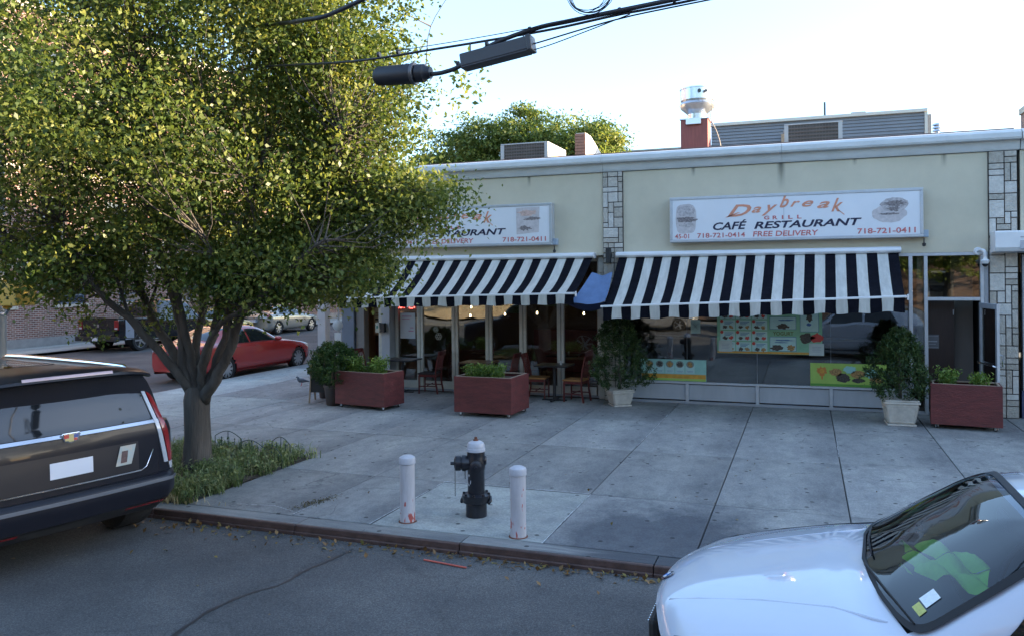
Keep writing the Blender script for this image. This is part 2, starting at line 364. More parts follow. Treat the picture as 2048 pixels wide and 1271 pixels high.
MB().box(12.07, 60, CURB_Y + .28, 16.6, -.06, 0).build('slab', MC['concrete_flag'], walk)
MB().box(-14.0, -10.45, 35.5, 70, -.06, 0).build('slab', MC['concrete_flag'], walk)
# pale filler squeezed out of some joints
fil = mat('joint_filler', (.46, .47, .48), .8, var=.3, scale=20)
for pts, wd in (([(-4.35, 7.45), (-4.34, 8.2), (-4.33, 9.3)], .016), ([(-4.34, 9.31), (-3.4, 9.32), (-2.44, 9.31)], .022), ([(-2.43, 7.45), (-2.43, 8.4), (-2.42, 9.3)], .014), ([(-2.43, 12.2), (-2.42, 13.4), (-2.43, 15.3)], .016), ([(-5.33, 7.5), (-5.32, 8.0)], .018), ([(-7.2, 11.83), (-5.6, 11.82)], .010), ([(-5.0, 11.82), (-3.2, 11.83)], .010), ([(.43, 12.3), (.44, 13.7)], .012), ([(-6.2, 7.65), (-5.75, 7.72), (-5.4, 7.6)], .014)):
    rows = []; n_ = 40
    for t in np.linspace(0, len(pts) - 1.001, n_):
        i = int(t); p = np.array(pts[i]) * (1 - t + i) + np.array(pts[i + 1]) * (t - i); d = np.array(pts[i + 1]) - np.array(pts[i]); d = d / np.linalg.norm(d); nr = np.array([-d[1], d[0]]); wv = wd * random.uniform(.15, 1.) ; o = nr * random.uniform(-.004, .004)
        rows.append([tuple(p + o - nr * wv / 2) + (.0045,), tuple(p + o + nr * wv / 2) + (.0045,)])
    MB().grid(rows).build('joint_filler', fil, walk)
# kerb: concrete top with a rusty steel face
kerb = MB()
path = [(60, CURB_Y)] + [(x, CURB_Y) for x in np.arange(12, -9.2, -1.9)] + [(CX0 - CR * math.sin(a), CY0 - CR * math.cos(a)) for a in np.linspace(0, math.pi / 2, 9)] + [(CURB_X, y) for y in np.arange(15, 60, 3)]
def off(pts, d):
    out = []
    for i, p in enumerate(pts):
        a, b_ = np.array(pts[max(i - 1, 0)]), np.array(pts[min(i + 1, len(pts) - 1)]); t = (b_ - a) / np.linalg.norm(b_ - a); out.append(tuple(np.array(p) + d * np.array([t[1], -t[0]])))
    return out
cb_root = MB().prism([(60, CURB_Y + .06), (60, CURB_Y + .2), (20, CURB_Y + .2), (20, CURB_Y + .06)], -.14, -.03, 'z').build('curb', MC['joint'], kind='structure')
o_, i_, f_ = off(path, 0), off(path, .262), off(path, .045)
def strip(P, Q, z0, z1, gap=.003):
    """one kerb stone between path points"""
    def lerp(a, b_, t): return (a[0] + (b_[0] - a[0]) * t, a[1] + (b_[1] - a[1]) * t)
    return [lerp(P[0], P[1], gap), lerp(P[0], P[1], 1 - gap), lerp(Q[0], Q[1], 1 - gap), lerp(Q[0], Q[1], gap)]
for k in range(len(path) - 1):
    MB().prism(strip((f_[k], f_[k + 1]), (i_[k], i_[k + 1]), 0, 0), -.16, -.003 - random.random() * .003, 'z').build('curb_stone', MC['concrete_flag'], cb_root)
    MB().prism(strip((o_[k], o_[k + 1]), (f_[k], f_[k + 1]), 0, 0, .0015), -.16, -.002, 'z').build('steel_edge', MC['steel_curb'], cb_root, bevel=.012)
    # rolled lip along the foot of the steel face
d_ = off(path, -.022)
for k in range(len(path) - 1):
    MB().prism(strip((d_[k], d_[k + 1]), (o_[k], o_[k + 1]), 0, 0, .0015), -.16, -.066, 'z').build('steel_foot', MC['steel_curb'], cb_root, bevel=.01)
# dark tar seam across the lane
rows = []; pts = [(-4.53, 3.2), (-4.51, 4.6), (-4.59, 5.29), (-4.51, 5.72), (-4.38, 5.97), (-4.37, 6.33), (-4.3, 6.68), (-4.26, 7.0)]
for p in crv([(x, y, 0) for x, y in pts], 8): wv = random.uniform(.006, .022); o = random.uniform(-.008, .008); rows.append([(p[0] + o - wv, p[1], -.1005), (p[0] + o + wv, p[1], -.1005)])
MB().grid(rows).build('tar_seam', mat('tar', (.022, .022, .024), .6, var=.2), bpy.data.objects['road'])
# far side of the side street
fs = MB().prism([(-28.6, 8.5), (-26.0, 8.5), (-26.0, 120), (-28.6, 120)], -.15, -.01, 'z').build('far_sidewalk', MC['joint'], kind='structure')
for k in range(22):
    for a, b_ in ((-28.55, -27.4), (-27.4, -26.22)):
        y = 8.5 + k * 2.2
        s = MB().box(a + .01, b_ - .01, y + .01, y + 2.19, -.05, 0).build('slab', MC['concrete_new'], fs)
    MB().box(-26.2, -26.0, y + .01, y + 2.19, -.15, 0).build('curb_stone', MC['concrete_flag'], fs)
MB().prism([(-60, -12.2), (60, -12.2), (60, -9), (-60, -9)], -.15, 0, 'z').build('opposite_sidewalk', MC['concrete_flag'], kind='structure')
# ------------------------------------------------------------------ tree pit, weeds, litter
pit = MB()
P = [[(x, y, -.03 + .05 * math.sin(3.1 * x + 2 * y) * math.sin(2.3 * y) + .02 * random.random() + .06 * math.exp(-((x + 7.9) ** 2 + (y - 8.9) ** 2) * 2)) for y in np.linspace(PIT[2], PIT[3], 16)] for x in np.linspace(PIT[0], PIT[1], 18)]
pit.grid(P); pit.build('tree_pit_soil', MC['soil'], smooth=True, kind='structure')
gm = leafmat('weed_leaf', (.06, .10, .035), (.15, .21, .08), (.34, .36, .18), 2.5, .35)
def blades(name, roots, hgt, wid, mt, parent=None, lean=.5, seed=3, seg=2, **kw):
    g = np.random.default_rng(seed); n = len(roots); roots = np.asarray(roots, float)
    h = hgt * g.uniform(.45, 1.25, n); a = g.uniform(0, 2 * math.pi, n); ln = g.uniform(.1, 1, n) * lean
    dx = np.stack([np.cos(a), np.sin(a), np.zeros(n)], 1); sdv = np.stack([-np.sin(a), np.cos(a), np.zeros(n)], 1)
    z = np.array([0, 0, 1.])
    p0 = roots; p1 = roots + z * (h * .6)[:, None] + dx * (h * ln * .35)[:, None]; p2 = roots + z * (h * (1 - .3 * ln))[:, None] + dx * (h * ln)[:, None]
    wv = sdv * (wid * g.uniform(.6, 1.3, n))[:, None]
    v = np.stack([p0 - wv * .5, p0 + wv * .5, p1 + wv * .45, p1 - wv * .45, p2], 1).reshape(-1, 3)
    f = []; 
    b = np.arange(n) * 5
    q = np.stack([b, b + 1, b + 2, b + 3], 1); t = np.stack([b + 3, b + 2, b + 4], 1)
    loops = np.concatenate([q, t], 1).ravel()
    me = bpy.data.meshes.new(name); me.vertices.add(5 * n); me.vertices.foreach_set('co', v.astype(np.float32).ravel())
    me.loops.add(7 * n); me.loops.foreach_set('vertex_index', loops.astype(np.int32))
    st = (np.arange(n)[:, None] * 7 + np.array([[0, 4]])).ravel(); me.polygons.add(2 * n); me.polygons.foreach_set('loop_start', st.astype(np.int32)); me.polygons.foreach_set('loop_total', np.tile([4, 3], n).astype(np.int32))
    me.update(calc_edges=True); me.materials.append(mt)
    at = me.attributes.new('tone', 'FLOAT', 'FACE'); at.data.foreach_set('value', np.repeat(g.uniform(0, 1, n), 2).astype(np.float32))
    o = bpy.data.objects.new(name, me); C.objects.link(o); o.parent = parent; tag(o, **kw); return o
g = np.random.default_rng(5)
cl = g.uniform((PIT[0], PIT[2] + .02), (PIT[1] + .02, PIT[3] + .12), (430, 2))
keep = [(x, y) for x, y in cl if g.random() < (.95 if (x > -8.9) else .5) and math.hypot(x + 7.9, y - 8.93) > .22]
rt = np.concatenate([g.normal((x, y), (.055, .055), (int(g.integers(8, 48)), 2)) for x, y in keep]); rt = rt[rt[:, 1] > CURB_Y + .2]; rt = rt[rt[:, 0] < PIT[1] + .14]
blades('weeds', np.c_[rt, np.full(len(rt), -.01)], .20, .011, gm, lean=1.35, kind='stuff', label='green weeds and grass filling the pit round the street tree')
lp = rt[g.integers(0, len(rt), 5200)]
leaves('weed_foliage', np.c_[lp, g.uniform(.01, .17, len(lp))], .05, gm, flat=.5, droop=-.4, label='broad weed leaves among the grass of the tree pit')
dry = g.normal((-7.25, CURB_Y + .30), (.28, .05), (500, 2))
blades('dry_grass', np.c_[dry, np.full(500, 0)], .10, .008, mat('straw', (.42, .33, .16), .8, var=.3), lean=1.2, kind='stuff', label='dry straw at the kerb edge of the tree pit')
# cracked patch of moss and weed in the joint beside the hydrant pad
ms = g.normal((-5.36, 7.98), (.05, .17), (700, 2)); ms[:, 0] += (ms[:, 1] - 7.98) * .25
leaves('moss_patch', np.c_[ms, np.full(700, .001)], .022, mat('moss', (.12, .10, .05), .9, var=.4, scale=30), flat=.95, droop=0, label='brown moss patch in a sidewalk joint near the white bollard')
# leaf litter in the gutter
lt = []
for x in g.uniform(-7.6, 3, 900):
    lt.append((x, CURB_Y - .03 - abs(g.normal(0, .09 if x > -4 else .2)), -.101))
for _ in range(45): lt.append((g.uniform(-9, 3), g.uniform(4.2, 7.0), -.101))
lm = leafmat('litter_leaf', (.10, .055, .02), (.20, .11, .035), (.20, .19, .06), 30, .1)
leaves('leaf_litter', lt, .05, lm, flat=.93, droop=0, aspect=.7, label='fallen leaves lying in the gutter along the steel kerb')
st = [(g.uniform(-9, 3), g.uniform(7.6, 12), .002) for _ in range(120)]
leaves('stray_leaves', st, .035, lm, flat=.95, droop=0, aspect=.7, label='a few stray leaves on the sidewalk slabs')
b = MB(); b.beam((-3.45, 6.93, -.097), (-2.98, 6.86, -.095), .018, .01)
b.build('stick', mat('red_stick', (.5, .1, .07), .6), bevel=.002, label='thin red stick lying in the gutter below the hydrant', cat='stick')

# ------------------------------------------------------------------ street tree
bark = mat('bark', (.045, .036, .030), .9, var=.5, scale=9, bump=1.0, bscale=34, stretch=(1, 1, .16), col2=(.105, .09, .078))
tree = thing('street_tree', 'large leafy street tree with many upright limbs in the weedy kerbside pit', 'tree', (-7.9, 8.93, 0))
tk = MB()
def X_(px): return (px - 395) * .0078
def Z_(py): return .98 + (785 - py) * .0072
def wob(pts, a, g=random): return [(p[0] + g.uniform(-a, a), p[1] + g.uniform(-a, a), p[2]) for p in pts]
tk.tube([(0, 0, -.06), (0, 0, .04), (.0, 0, .18), (.01, 0, .45), (.0, 0, .75), (0, 0, .95), (.0, 0, 1.12)], [.30, .225, .19, .175, .17, .175, .14], 18)
tk.build('trunk', bark, tree, smooth=True)
limbs = []
LP = [([(395, 790), (352, 745), (318, 690), (268, 640), (215, 560), (180, 470), (140, 380), (90, 280)], .25, .115),
      ([(398, 785), (376, 735), (384, 665), (372, 590), (357, 500), (352, 400), (340, 270), (320, 120)], -.25, .105),
      ([(395, 785), (392, 730), (402, 650), (418, 560), (430, 440), (445, 300), (470, 120)], .45, .10),
      ([(405, 790), (432, 730), (455, 650), (468, 560), (488, 450), (520, 320), (560, 170)], .1, .105),
      ([(408, 792), (450, 735), (488, 672), (512, 610), (570, 560), (640, 500), (700, 420), (740, 320)], -.2, .11),
      ([(400, 785), (415, 715), (425, 640), (452, 520), (500, 380), (590, 230), (680, 90)], .9, .09),
      ([(392, 785), (365, 720), (340, 640), (318, 550), (290, 430), (270, 300), (255, 150)], .8, .09),
      ([(395, 785), (370, 730), (330, 660), (290, 600), (230, 530), (160, 480), (60, 420), (-20, 350)], -.7, .085),
      ([(400, 788), (420, 735), (450, 690), (500, 640), (590, 600), (680, 540), (760, 500)], -.4, .075),
      ([(398, 785), (398, 700), (395, 600), (400, 480), (390, 330), (395, 150)], -.35, .085)]
skel = []
for pts, dep, r in LP:
    n = len(pts); P3 = [(X_(x), dep * 2.2 * (i / (n - 1)) ** 1.1 * (1 + .4 * i / n), Z_(y)) for i, (x, y) in enumerate(pts)]
    P3 = crv(P3, 4); P3 = [p + np.array([random.uniform(-.02, .02), random.uniform(-.02, .02), 0]) for p in P3]
    rr = [r * .64 * (1.15 - .95 * (i / (len(P3) - 1)) ** .8) + .008 for i in range(len(P3))]
    MB().tube(P3, rr, 10).build('limb', bark, tree, smooth=True)
    skel += [(p, q) for p, q in zip(P3[3:], rr[3:])]
# side branches grown from the limbs
g = np.random.default_rng(77); subs = []
for q_ in range(95):
    p, r = skel[int(g.integers(len(skel)))]
    if p[2] < 1.9 or p[1] < -.9 or p[0] > 2.3: continue
    out = np.array([p[0], p[1], 0]); out /= np.linalg.norm(out) + .3; d = out * .6 + g.normal(0, .38, 3) + np.array([0, 0, 1.25]); d /= np.linalg.norm(d); L = g.uniform(.6, 1.4)
    q1 = p + d * L * .5 + g.normal(0, .06, 3); q2 = p + d * L + np.array([0, 0, .12]) + g.normal(0, .12, 3); rr0 = min(r * .55, .035)
    subs.append(([p, q1, q2], [rr0, rr0 * .6, .006])); skel += [(q1, rr0 * .6), (q2, .008), ((q1 + q2) / 2, .01)]
sb_ = MB()
for P_, r_ in subs: sb_.tube(crv(P_, 4), list(np.interp(np.linspace(0, 2, 9), [0, 1, 2], r_)), 6)
sb_.build('branches', bark, tree, smooth=True, fixn=False, kind='stuff')
S = np.array([p for p, _ in skel])
# clump centres inside an uneven egg
g = np.random.default_rng(21)
def env(d):
    """crown radius in direction d from the centre"""
    return 1 + .12 * math.sin(3 * d[0] + 5 * d[2] + 1) + .10 * math.sin(6 * d[1] - 4 * d[0]) + .07 * math.sin(9 * d[2] + 7 * d[0])
ctr = np.array([-.95, .1, 5.1]); cl = []
while len(cl) < 2800:
    d = g.normal(size=3); d /= np.linalg.norm(d); rr_ = g.random() ** (1 / 2.6)
    rad = np.array([3.25 if d[0] > 0 else 3.9, 3.4, 4.8 if d[2] > 0 else 3.0]); p = ctr + d * rad * rr_ * env(d)
    if p[2] < 1.55: continue
    h = p[2] - 1.2
    if math.hypot(p[0], p[1]) > 1.1 + 2.0 * h: continue
    if p[0] < -2.0 and p[2] < 2.55 + .75 * (-2.0 - p[0]): continue
    if g.random() < .25 and p[2] < 3.4: continue
    if math.hypot(p[0], p[1]) < .5 and p[2] < 2.6: continue
    cl.append(p)
for (c_, r_, k_) in ((( 1.8, -.2, 2.72), (1.35, 1.2, .45), 280), ((2.3, 0, 3.6), (.85, .9, .8), 150), ((3.25, .1, 3.45), (.60, .7, .50), 75), ((1.0, -.3, 2.6), (.8, .9, .35), 70), ((2.0, .1, 6.2), (1.1, 1.3, 1.7), 320), ((2.5, .1, 4.75), (.85, 1.0, 1.1), 200), ((-1.9, -.5, 2.85), (1.2, 1.0, .45), 130)):
    for _ in range(k_):
        d = g.normal(size=3); d /= np.linalg.norm(d); cl.append(np.array(c_) + d * g.random() ** .4 * np.array(r_))
cl = np.array(cl)
tw = MB(); twig_pts = []
for c in cl:
    dd = np.linalg.norm(S - c + np.array([0, 0, .3]), axis=1) + g.uniform(0, .5, len(S)); k = int(dd.argmin()); a = S[k]
    L = np.linalg.norm(c - a)
    if L > .12:
        mdp = (a + c) / 2 + g.normal(0, .06 * L, 3) + np.array([0, 0, -.08 * L])
        r_ = min(.006 + .009 * L, .028)
        if g.random() < .6 and L < 1.6: tw.tube([a, mdp, c], [min(r_, .014), r_ * .45, .003], 4, cap=False)
    twig_pts.append((c, c - a if L > .1 else g.normal(size=3)))
tw.build('twigs', bark, tree, smooth=True, fixn=False, kind='stuff')
lv = []; tn = []
for c, dr in twig_pts:
    k = int(g.integers(44, 84)); dr = dr / (np.linalg.norm(dr) + 1e-6)
    t = g.uniform(-.5, .5, k)[:, None]; sp = g.uniform(.10, .2)
    pp = c + dr * t * .55 + g.normal(0, sp, (k, 3)) * np.array([1, 1, .75])
    lv.append(pp); tn.append(np.clip(g.normal(g.uniform(.2, .8), .16, k), 0, 1))
lv = np.concatenate(lv); tn = np.concatenate(tn)
lm1 = leafmat('tree_leaf', (.030, .062, .016), (.110, .155, .036), (.36, .36, .10), 1.1, .50)
leaves('crown', lv, .062, lm1, tree, tone=tn, flat=.35, aspect=.62, droop=.25, seed=8)
print('tree leaves', len(lv))
# stray outer sprays that stand clear of the crown
sp = []
for (px_, py_, dy_) in [(925, 200, .6), (945, 240, .5), (905, 250, .6), (935, 215, .6), (850, 420, .3), (880, 410, .3), (790, 20, 0), (820, 60, 0), (640, 610, -.2), (700, 600, .2)]:
    for _ in range(2): 
        c = np.array([X_(px_) * .93 + g.normal(0, .06), dy_ + g.normal(0, .15), Z_(py_) + g.normal(0, .05)])
        sp.append(c + g.normal(0, .11, (13, 3)))
leaves('spray', np.concatenate(sp), .08, lm1, tree, flat=.35, aspect=.6, seed=9)

# low wire border fence round the back of the pit
wf = thing('wire_border_fence', 'low bent green wire hoop fence behind the tree pit weeds', 'garden fence', (0, 0, 0))
wm = mat('green_wire', (.02, .045, .035), .5, metal=.3)
for k, (xa, ya, xb, yb, z0, H_) in enumerate([(-8.42, 9.9, -7.86, 9.8, .0, .33), (-7.9, 9.82, -7.3, 9.6, -.02, .27), (-7.36, 9.86, -6.95, 9.72, .0, .31), (-7.25, 9.62, -6.82, 9.35, -.03, .25)]):
    b = MB(); a = np.array([xa, ya]); c = np.array([xb, yb])
    def pt(t, z): q = a + (c - a) * t; return (q[0], q[1], z0 + z)
    b.tube([pt(t, H_ * (.72 + .28 * math.sin(math.pi * t))) for t in np.linspace(0, 1, 11)], .006, 6)
    b.tube([pt(0, 0), pt(0, H_ * .72)], .006, 6); b.tube([pt(1, 0), pt(1, H_ * .72)], .006, 6)
    for t, s_ in ((.25, .62), (.5, .98), (.75, .62)):
        hh = H_ * s_; b.tube([pt(t, 0), pt(t, hh)], .005, 6)
        if s_ < .9: b.lathe([(.001, 0), (.012, .012), (.001, .04)], 6, pt(t, hh))
    b.build('fence_hoop', wm, wf, smooth=40)
# ------------------------------------------------------------------ restaurant building
FY = 16.5; LY = 16.8
stucco = mat('stucco', (.61, .55, .42), .9, var=.08, scale=1.2, bump=.25, bscale=120)
def drips(mt, xs_, ztop):
    """dirt runs below the cornice joints: marks of their own on the stucco"""
    n = mt.node_tree.nodes; l = mt.node_tree.links; b = n['Principled BSDF']; src = b.inputs['Base Color'].links[0].from_socket
    g = n.new('ShaderNodeNewGeometry'); sx = n.new('ShaderNodeSeparateXYZ'); l.new(g.outputs['Position'], sx.inputs[0]); tot = None
    nz = n.new('ShaderNodeTexNoise'); nz.inputs['Scale'].default_value = 3; mp = n.new('ShaderNodeMapping'); mp.inputs['Scale'].default_value = (5, 1, .6); l.new(g.outputs['Position'], mp.inputs[0]); l.new(mp.outputs[0], nz.inputs[0])
    def M_(op, a, b_, c=None, clampit=False):
        q = n.new('ShaderNodeMath'); q.operation = op; q.use_clamp = clampit
        for i, s in enumerate((a, b_, c)):
            if s is None: continue
            if hasattr(s, 'is_linked'): l.new(s, q.inputs[i])
            else: q.inputs[i].default_value = s
        return q.outputs[0]
    for x, ln, wd in xs_:
        dx = M_('ABSOLUTE', M_('SUBTRACT', sx.outputs[0], x), None); a = M_('MULTIPLY_ADD', dx, -1 / wd, 1., True)
        dz = M_('SUBTRACT', ztop, sx.outputs[2]); c = M_('MULTIPLY_ADD', dz, -1 / ln, 1., True)
        t = M_('MULTIPLY', a, c); tot = t if tot is None else M_('MAXIMUM', tot, t)
    f = M_('MULTIPLY', tot, M_('MULTIPLY_ADD', nz.outputs[0], 1.6, .1, True))
    mx = n.new('ShaderNodeMixRGB'); l.new(f, mx.inputs[0]); l.new(src, mx.inputs[1]); mx.inputs[2].default_value = (.07, .07, .06, 1); l.new(mx.outputs[0], b.inputs['Base Color'])
drips(stucco, [(-.42, .55, .09), (-7.35, .5, .08), (2.4, .25, .06), (-2.1, .2, .05), (-5.6, .25, .05), (.9, .14, .05)], 4.76)
cornm = mat('cornice_paint', (.60, .61, .60), .7, var=.10, scale=2.5, bump=.15, bscale=60, stretch=(1, 1, 3))
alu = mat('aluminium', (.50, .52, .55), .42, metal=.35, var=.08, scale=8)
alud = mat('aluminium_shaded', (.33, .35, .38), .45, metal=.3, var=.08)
whitef = mat('cream_frame', (.55, .52, .45), .55, var=.1, scale=6)
stone_m = [mat('stone_a', (.50, .46, .40), .9, var=.18, scale=14, bump=.9, bscale=35), mat('stone_b', (.58, .55, .50), .9, var=.15, scale=11, bump=.9, bscale=30), mat('stone_c', (.42, .385, .33), .9, var=.22, scale=18, bump=.9, bscale=45)]
mortar = mat('mortar', (.07, .06, .055), .95, var=.2)
bld = thing('restaurant_building', 'single storey cream stucco corner restaurant with stone piers and large windows', 'building', (-3.5, FY, 0))
def B(mb, name, mt, parent=bld, **k):
    """child of a thing: shapes are given in world coordinates"""
    off_ = Vector(parent.location); pp = parent.parent
    while pp: off_ += Vector(pp.location); pp = pp.parent
    mb.v = [(x - off_.x, y - off_.y, z - off_.z) for x, y, z in mb.v]; return mb.build(name, mt, parent, **k)
# upper wall band; back and side walls
B(MB().box(-10.35, -3.965, FY, FY + .3, 3.02, 4.75), 'wall', stucco)
B(MB().box(-3.535, 3.095, FY, FY + .3, 2.96, 4.75), 'wall', stucco)
B(MB().box(-10.35, -10.05, FY + .302, 23.9, 0, 4.9), 'wall', stucco)
B(MB().box(-10.35, 3.58, 23.92, 24.2, 0, 4.9), 'wall', stucco)
B(MB().box(-10.04, 3.58, FY + .302, 23.9, 4.76, 4.9), 'roof', mat('roof_felt', (.16, .15, .14), .9, var=.3))
B(MB().box(-10.3, 3.58, FY + .31, FY + .5, 4.905, 5.17).box(-10.3, 3.58, FY + .30, FY + .56, 5.172, 5.20), 'parapet', mat('parapet_cap', (.12, .075, .07), .7, var=.3))
# cornice with a soft moulding
prof = [(FY + .29, 4.76), (FY - .04, 4.76), (FY - .06, 4.79), (FY - .08, 4.86), (FY - .09, 4.93), (FY - .20, 4.935), (FY - .215, 4.97), (FY - .21, 5.05), (FY - .16, 5.10), (FY - .02, 5.13), (FY + .29, 5.13)]
cjs = [-10.6, -7.4, -3.95, -.4, 3.59]
for a, b_ in zip(cjs[:-1], cjs[1:]): B(MB().prism(prof, a + .003, b_ - .003, 'x'), 'cornice', cornm, smooth=25)
# stone piers: ashlar of three widths, each stone its own piece
def ashlar(x0, x1, z0, z1, seed):
    r = random.Random(seed); out = []; u = .105; W_ = x1 - x0; nx = 4; nz = int((z1 - z0) / u); cell = (z1 - z0) / nz; grid_ = [[0] * nx for _ in range(nz)]
    cuts = [0, .26, .55, .77, 1.0]
    for j in range(nz):
        for i in range(nx):
            if grid_[j][i]: continue
            opts = [(3, 1), (2, 1), (2, 2), (1, 1), (2, 2), (3, 2), (1, 2), (2, 1), (1, 3), (2, 3)]; r.shuffle(opts)
            for a, c in opts + [(1, 1)]:
                if i + a > nx or j + c > nz: continue
                if all(not grid_[j + q][i + p] for p in range(a) for q in range(c)): break
            for p in range(a):
                for q in range(c): grid_[j + q][i + p] = 1
            out.append((x0 + W_ * cuts[i], x0 + W_ * cuts[i + a], z0 + j * cell, z0 + (j + c) * cell))
    return out
def pier(x0, x1, z0, z1, seed, yf=FY - .03):
    p = B(MB().box(x0, x1, yf, FY + .29, z0, z1), 'stone_pier', mortar)
    r = random.Random(seed)
    for a, b_, c, d in ashlar(x0 + .003, x1 - .003, z0 + .003, z1 - .003, seed):
        dd = r.uniform(.018, .035); e = .008
        mb = MB().box(a + e, b_ - e, yf - dd, yf - .001, c + e, d - e)
        s = B(mb, 'stone', r.choice(stone_m), p, bevel=.006)
    return p
pier(-3.962, -3.538, .0, 4.755, 3); pier(3.098, 3.55, 0, 3.22, 5, FY - .03); pier(3.098, 3.55, 3.23, 4.755, 8)
# right shopfront: kick panels, sill, glass, mullions
KX = [-3.535, -2.26, -.9, .45, 1.80]
for a, b_ in zip(KX[:-1], KX[1:]):
    B(MB().box(a + .035, b_ - .035, FY + .02, FY + .05, .075, .385), 'kick_panel', mat('kick_paint', (.40, .42, .45), .5, var=.08, scale=4, stretch=(1, 1, .3)), bevel=.004)
for k in KX: B(MB().box(k - .033, k + .033, FY - .015, FY + .06, .0, .40), 'kick_post', alu, bevel=.004)
B(MB().box(-3.53, 1.83, FY - .02, FY + .07, .402, .445), 'sill', alu, bevel=.005)
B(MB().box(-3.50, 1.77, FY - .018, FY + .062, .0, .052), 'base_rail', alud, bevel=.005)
gl = glass('shop_glass', dark=.05, gain=2.6)
for a, b_ in zip(KX[:-1], KX[1:]): B(MB().box(a + .004, b_ - .004, FY + .02, FY + .03, .447, 2.90), 'window_pane', gl)
for k in KX[1:-1]: B(MB().box(k - .0035, k + .0035, FY + .018, FY + .032, .447, 2.90), 'butt_joint', mat('silicone', (.25, .26, .27), .5))
B(MB().box(-3.53, 3.09, FY - .01, FY + .08, 2.902, 2.955), 'head_rail', alu, bevel=.004)
for a, b_ in ((1.80, 1.865), (2.055, 2.115), (2.965, 3.02)): B(MB().box(a, b_, FY - .025, FY + .09, 0.0 if a > 1.85 else .45, 2.90), 'mullion', alu, bevel=.004)
B(MB().box(1.868, 2.052, FY + .02, FY + .03, .05, 2.90), 'window_pane', gl)
B(MB().box(1.868, 2.052, FY - .01, FY + .05, 0, .05), 'sill', alu)
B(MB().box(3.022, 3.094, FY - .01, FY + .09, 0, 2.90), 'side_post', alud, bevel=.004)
B(MB().box(2.117, 2.963, FY - .02, FY + .09, 2.085, 2.145), 'transom', alu, bevel=.004)
B(MB().box(2.117, 2.963, FY + .02, FY + .03, 2.147, 2.90), 'window_pane', gl)
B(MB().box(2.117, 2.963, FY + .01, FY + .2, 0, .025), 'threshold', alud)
# glass door leaf swung open towards the street
dl = bpy.data.objects.new('door', None); C.objects.link(dl); dl.parent = bld; dl.location = Vector((2.955, FY - .03, 0)) - Vector(bld.location)
DW, DH = .84, 2.05
fm = MB().box(-DW, -DW + .075, -.022, .022, .02, DH).box(-.075, 0, -.022, .022, .02, DH).box(-DW + .076, -.076, -.021, .021, DH - .09, DH).box(-DW + .076, -.076, -.021, .021, .02, .24)
fm.build('door_frame', alu, dl, bevel=.003); MB().box(-DW + .077, -.077, -.004, .004, .242, DH - .092).build('door_pane', gl, dl)
MB().tube([(-DW + .04, .03, .98), (-DW + .04, .065, 1.0), (-.04, .065, 1.0), (-.04, .03, .98)], .016, 10).tube([(-DW + .06, -.03, .98), (-DW + .02, -.075, 1.0), (-DW + .02, -.075, 1.18), (-DW + .06, -.03, 1.2)], .013, 8).build('push_bar', mat('chrome', (.75, .76, .78), .12, metal=1, var=0), dl, smooth=40)
dl.rotation_euler.z = R(98)
# inner dark wooden door, notice, passage
dk = mat('dark_wood', (.035, .018, .015), .45, var=.3, scale=5, stretch=(8, 8, .6))
B(MB().box(2.13, 2.62, FY + .5, FY + .55, .03, 2.08), 'inner_door', dk, bevel=.004)
B(MB().box(2.60, 2.615, FY + .49, FY + .499, .5, .62).box(2.60, 2.615, FY + .49, FY + .499, 1.8, 1.9), 'door_hinge', alu)
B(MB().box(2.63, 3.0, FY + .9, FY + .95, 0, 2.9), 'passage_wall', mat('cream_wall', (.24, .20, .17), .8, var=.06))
B(MB().box(2.14, 2.36, FY + .488, FY + .498, 1.17, 1.43), 'door_notice', mat('notice_paper', (.16, .16, .17), .5, var=.1))
B(MB().box(2.152, 2.348, FY + .484, FY + .487, 1.40, 1.405).box(2.152, 2.348, FY + .484, FY + .487, 1.19, 1.195).box(2.17, 2.33, FY + .484, FY + .487, 1.295, 1.315).box(2.19, 2.31, FY + .484, FY + .487, 1.25, 1.258), 'notice_print', mat('paper_grey', (.45, .46, .48), .6))

# left shopfront: tall folding panes between cream posts
MX = [-9.05, -8.39, -7.51, -6.68, -5.87, -5.0, -4.12]
wp_ = mat('white_post', (.66, .66, .64), .5, var=.06)
for i, k in enumerate(MX):
    if i == 0: B(MB().box(-9.02 + -.02, -8.97, LY - .03, LY + .05, 0, 2.9), 'window_post', wp_, bevel=.005)
    elif i == len(MX) - 1: B(MB().box(k - .06, k + .0, LY - .03, LY + .05, 0, 2.9), 'window_post', whitef, bevel=.005)
    else:
        B(MB().box(k - .085, k - .007, LY - .03, LY + .05, 0.04, 2.9), 'window_post', whitef, bevel=.006)
        B(MB().box(k + .007, k + .072, LY - .03, LY + .05, 0.04, 2.9), 'window_post', whitef, bevel=.006)
        B(MB().box(k - .006, k + .006, LY - .01, LY + .04, 0.04, 2.9), 'seal', mat('black_rubber', (.02, .02, .02), .8))
for a, b_ in zip(MX[:-1], MX[1:]):
    B(MB().box(a + .086, b_ - .087, LY + .0, LY + .012, .22, 2.9), 'window_pane', gl)
    B(MB().box(a + .08, b_ - .087, LY - .02, LY + .05, .045, .218), 'kick_rail', whitef, bevel=.006)
B(MB().box(-9.02, -4.0, LY - .04, LY + .1, 0, .042), 'threshold', alud)
B(MB().box(-10.3, -3.97, LY - .05, LY + .1, 2.9, 3.2), 'head_rail', whitef)
B(MB().box(-4.115, -3.965, FY + .12, LY + .05, 0, 3.0), 'jamb', whitef, bevel=.005)
for k in range(12): B(MB().box(-4.11, -3.968, FY + .098, FY + .117, .03 + k * .24, .25 + k * .24), 'siding_board', whitef, bevel=.004)
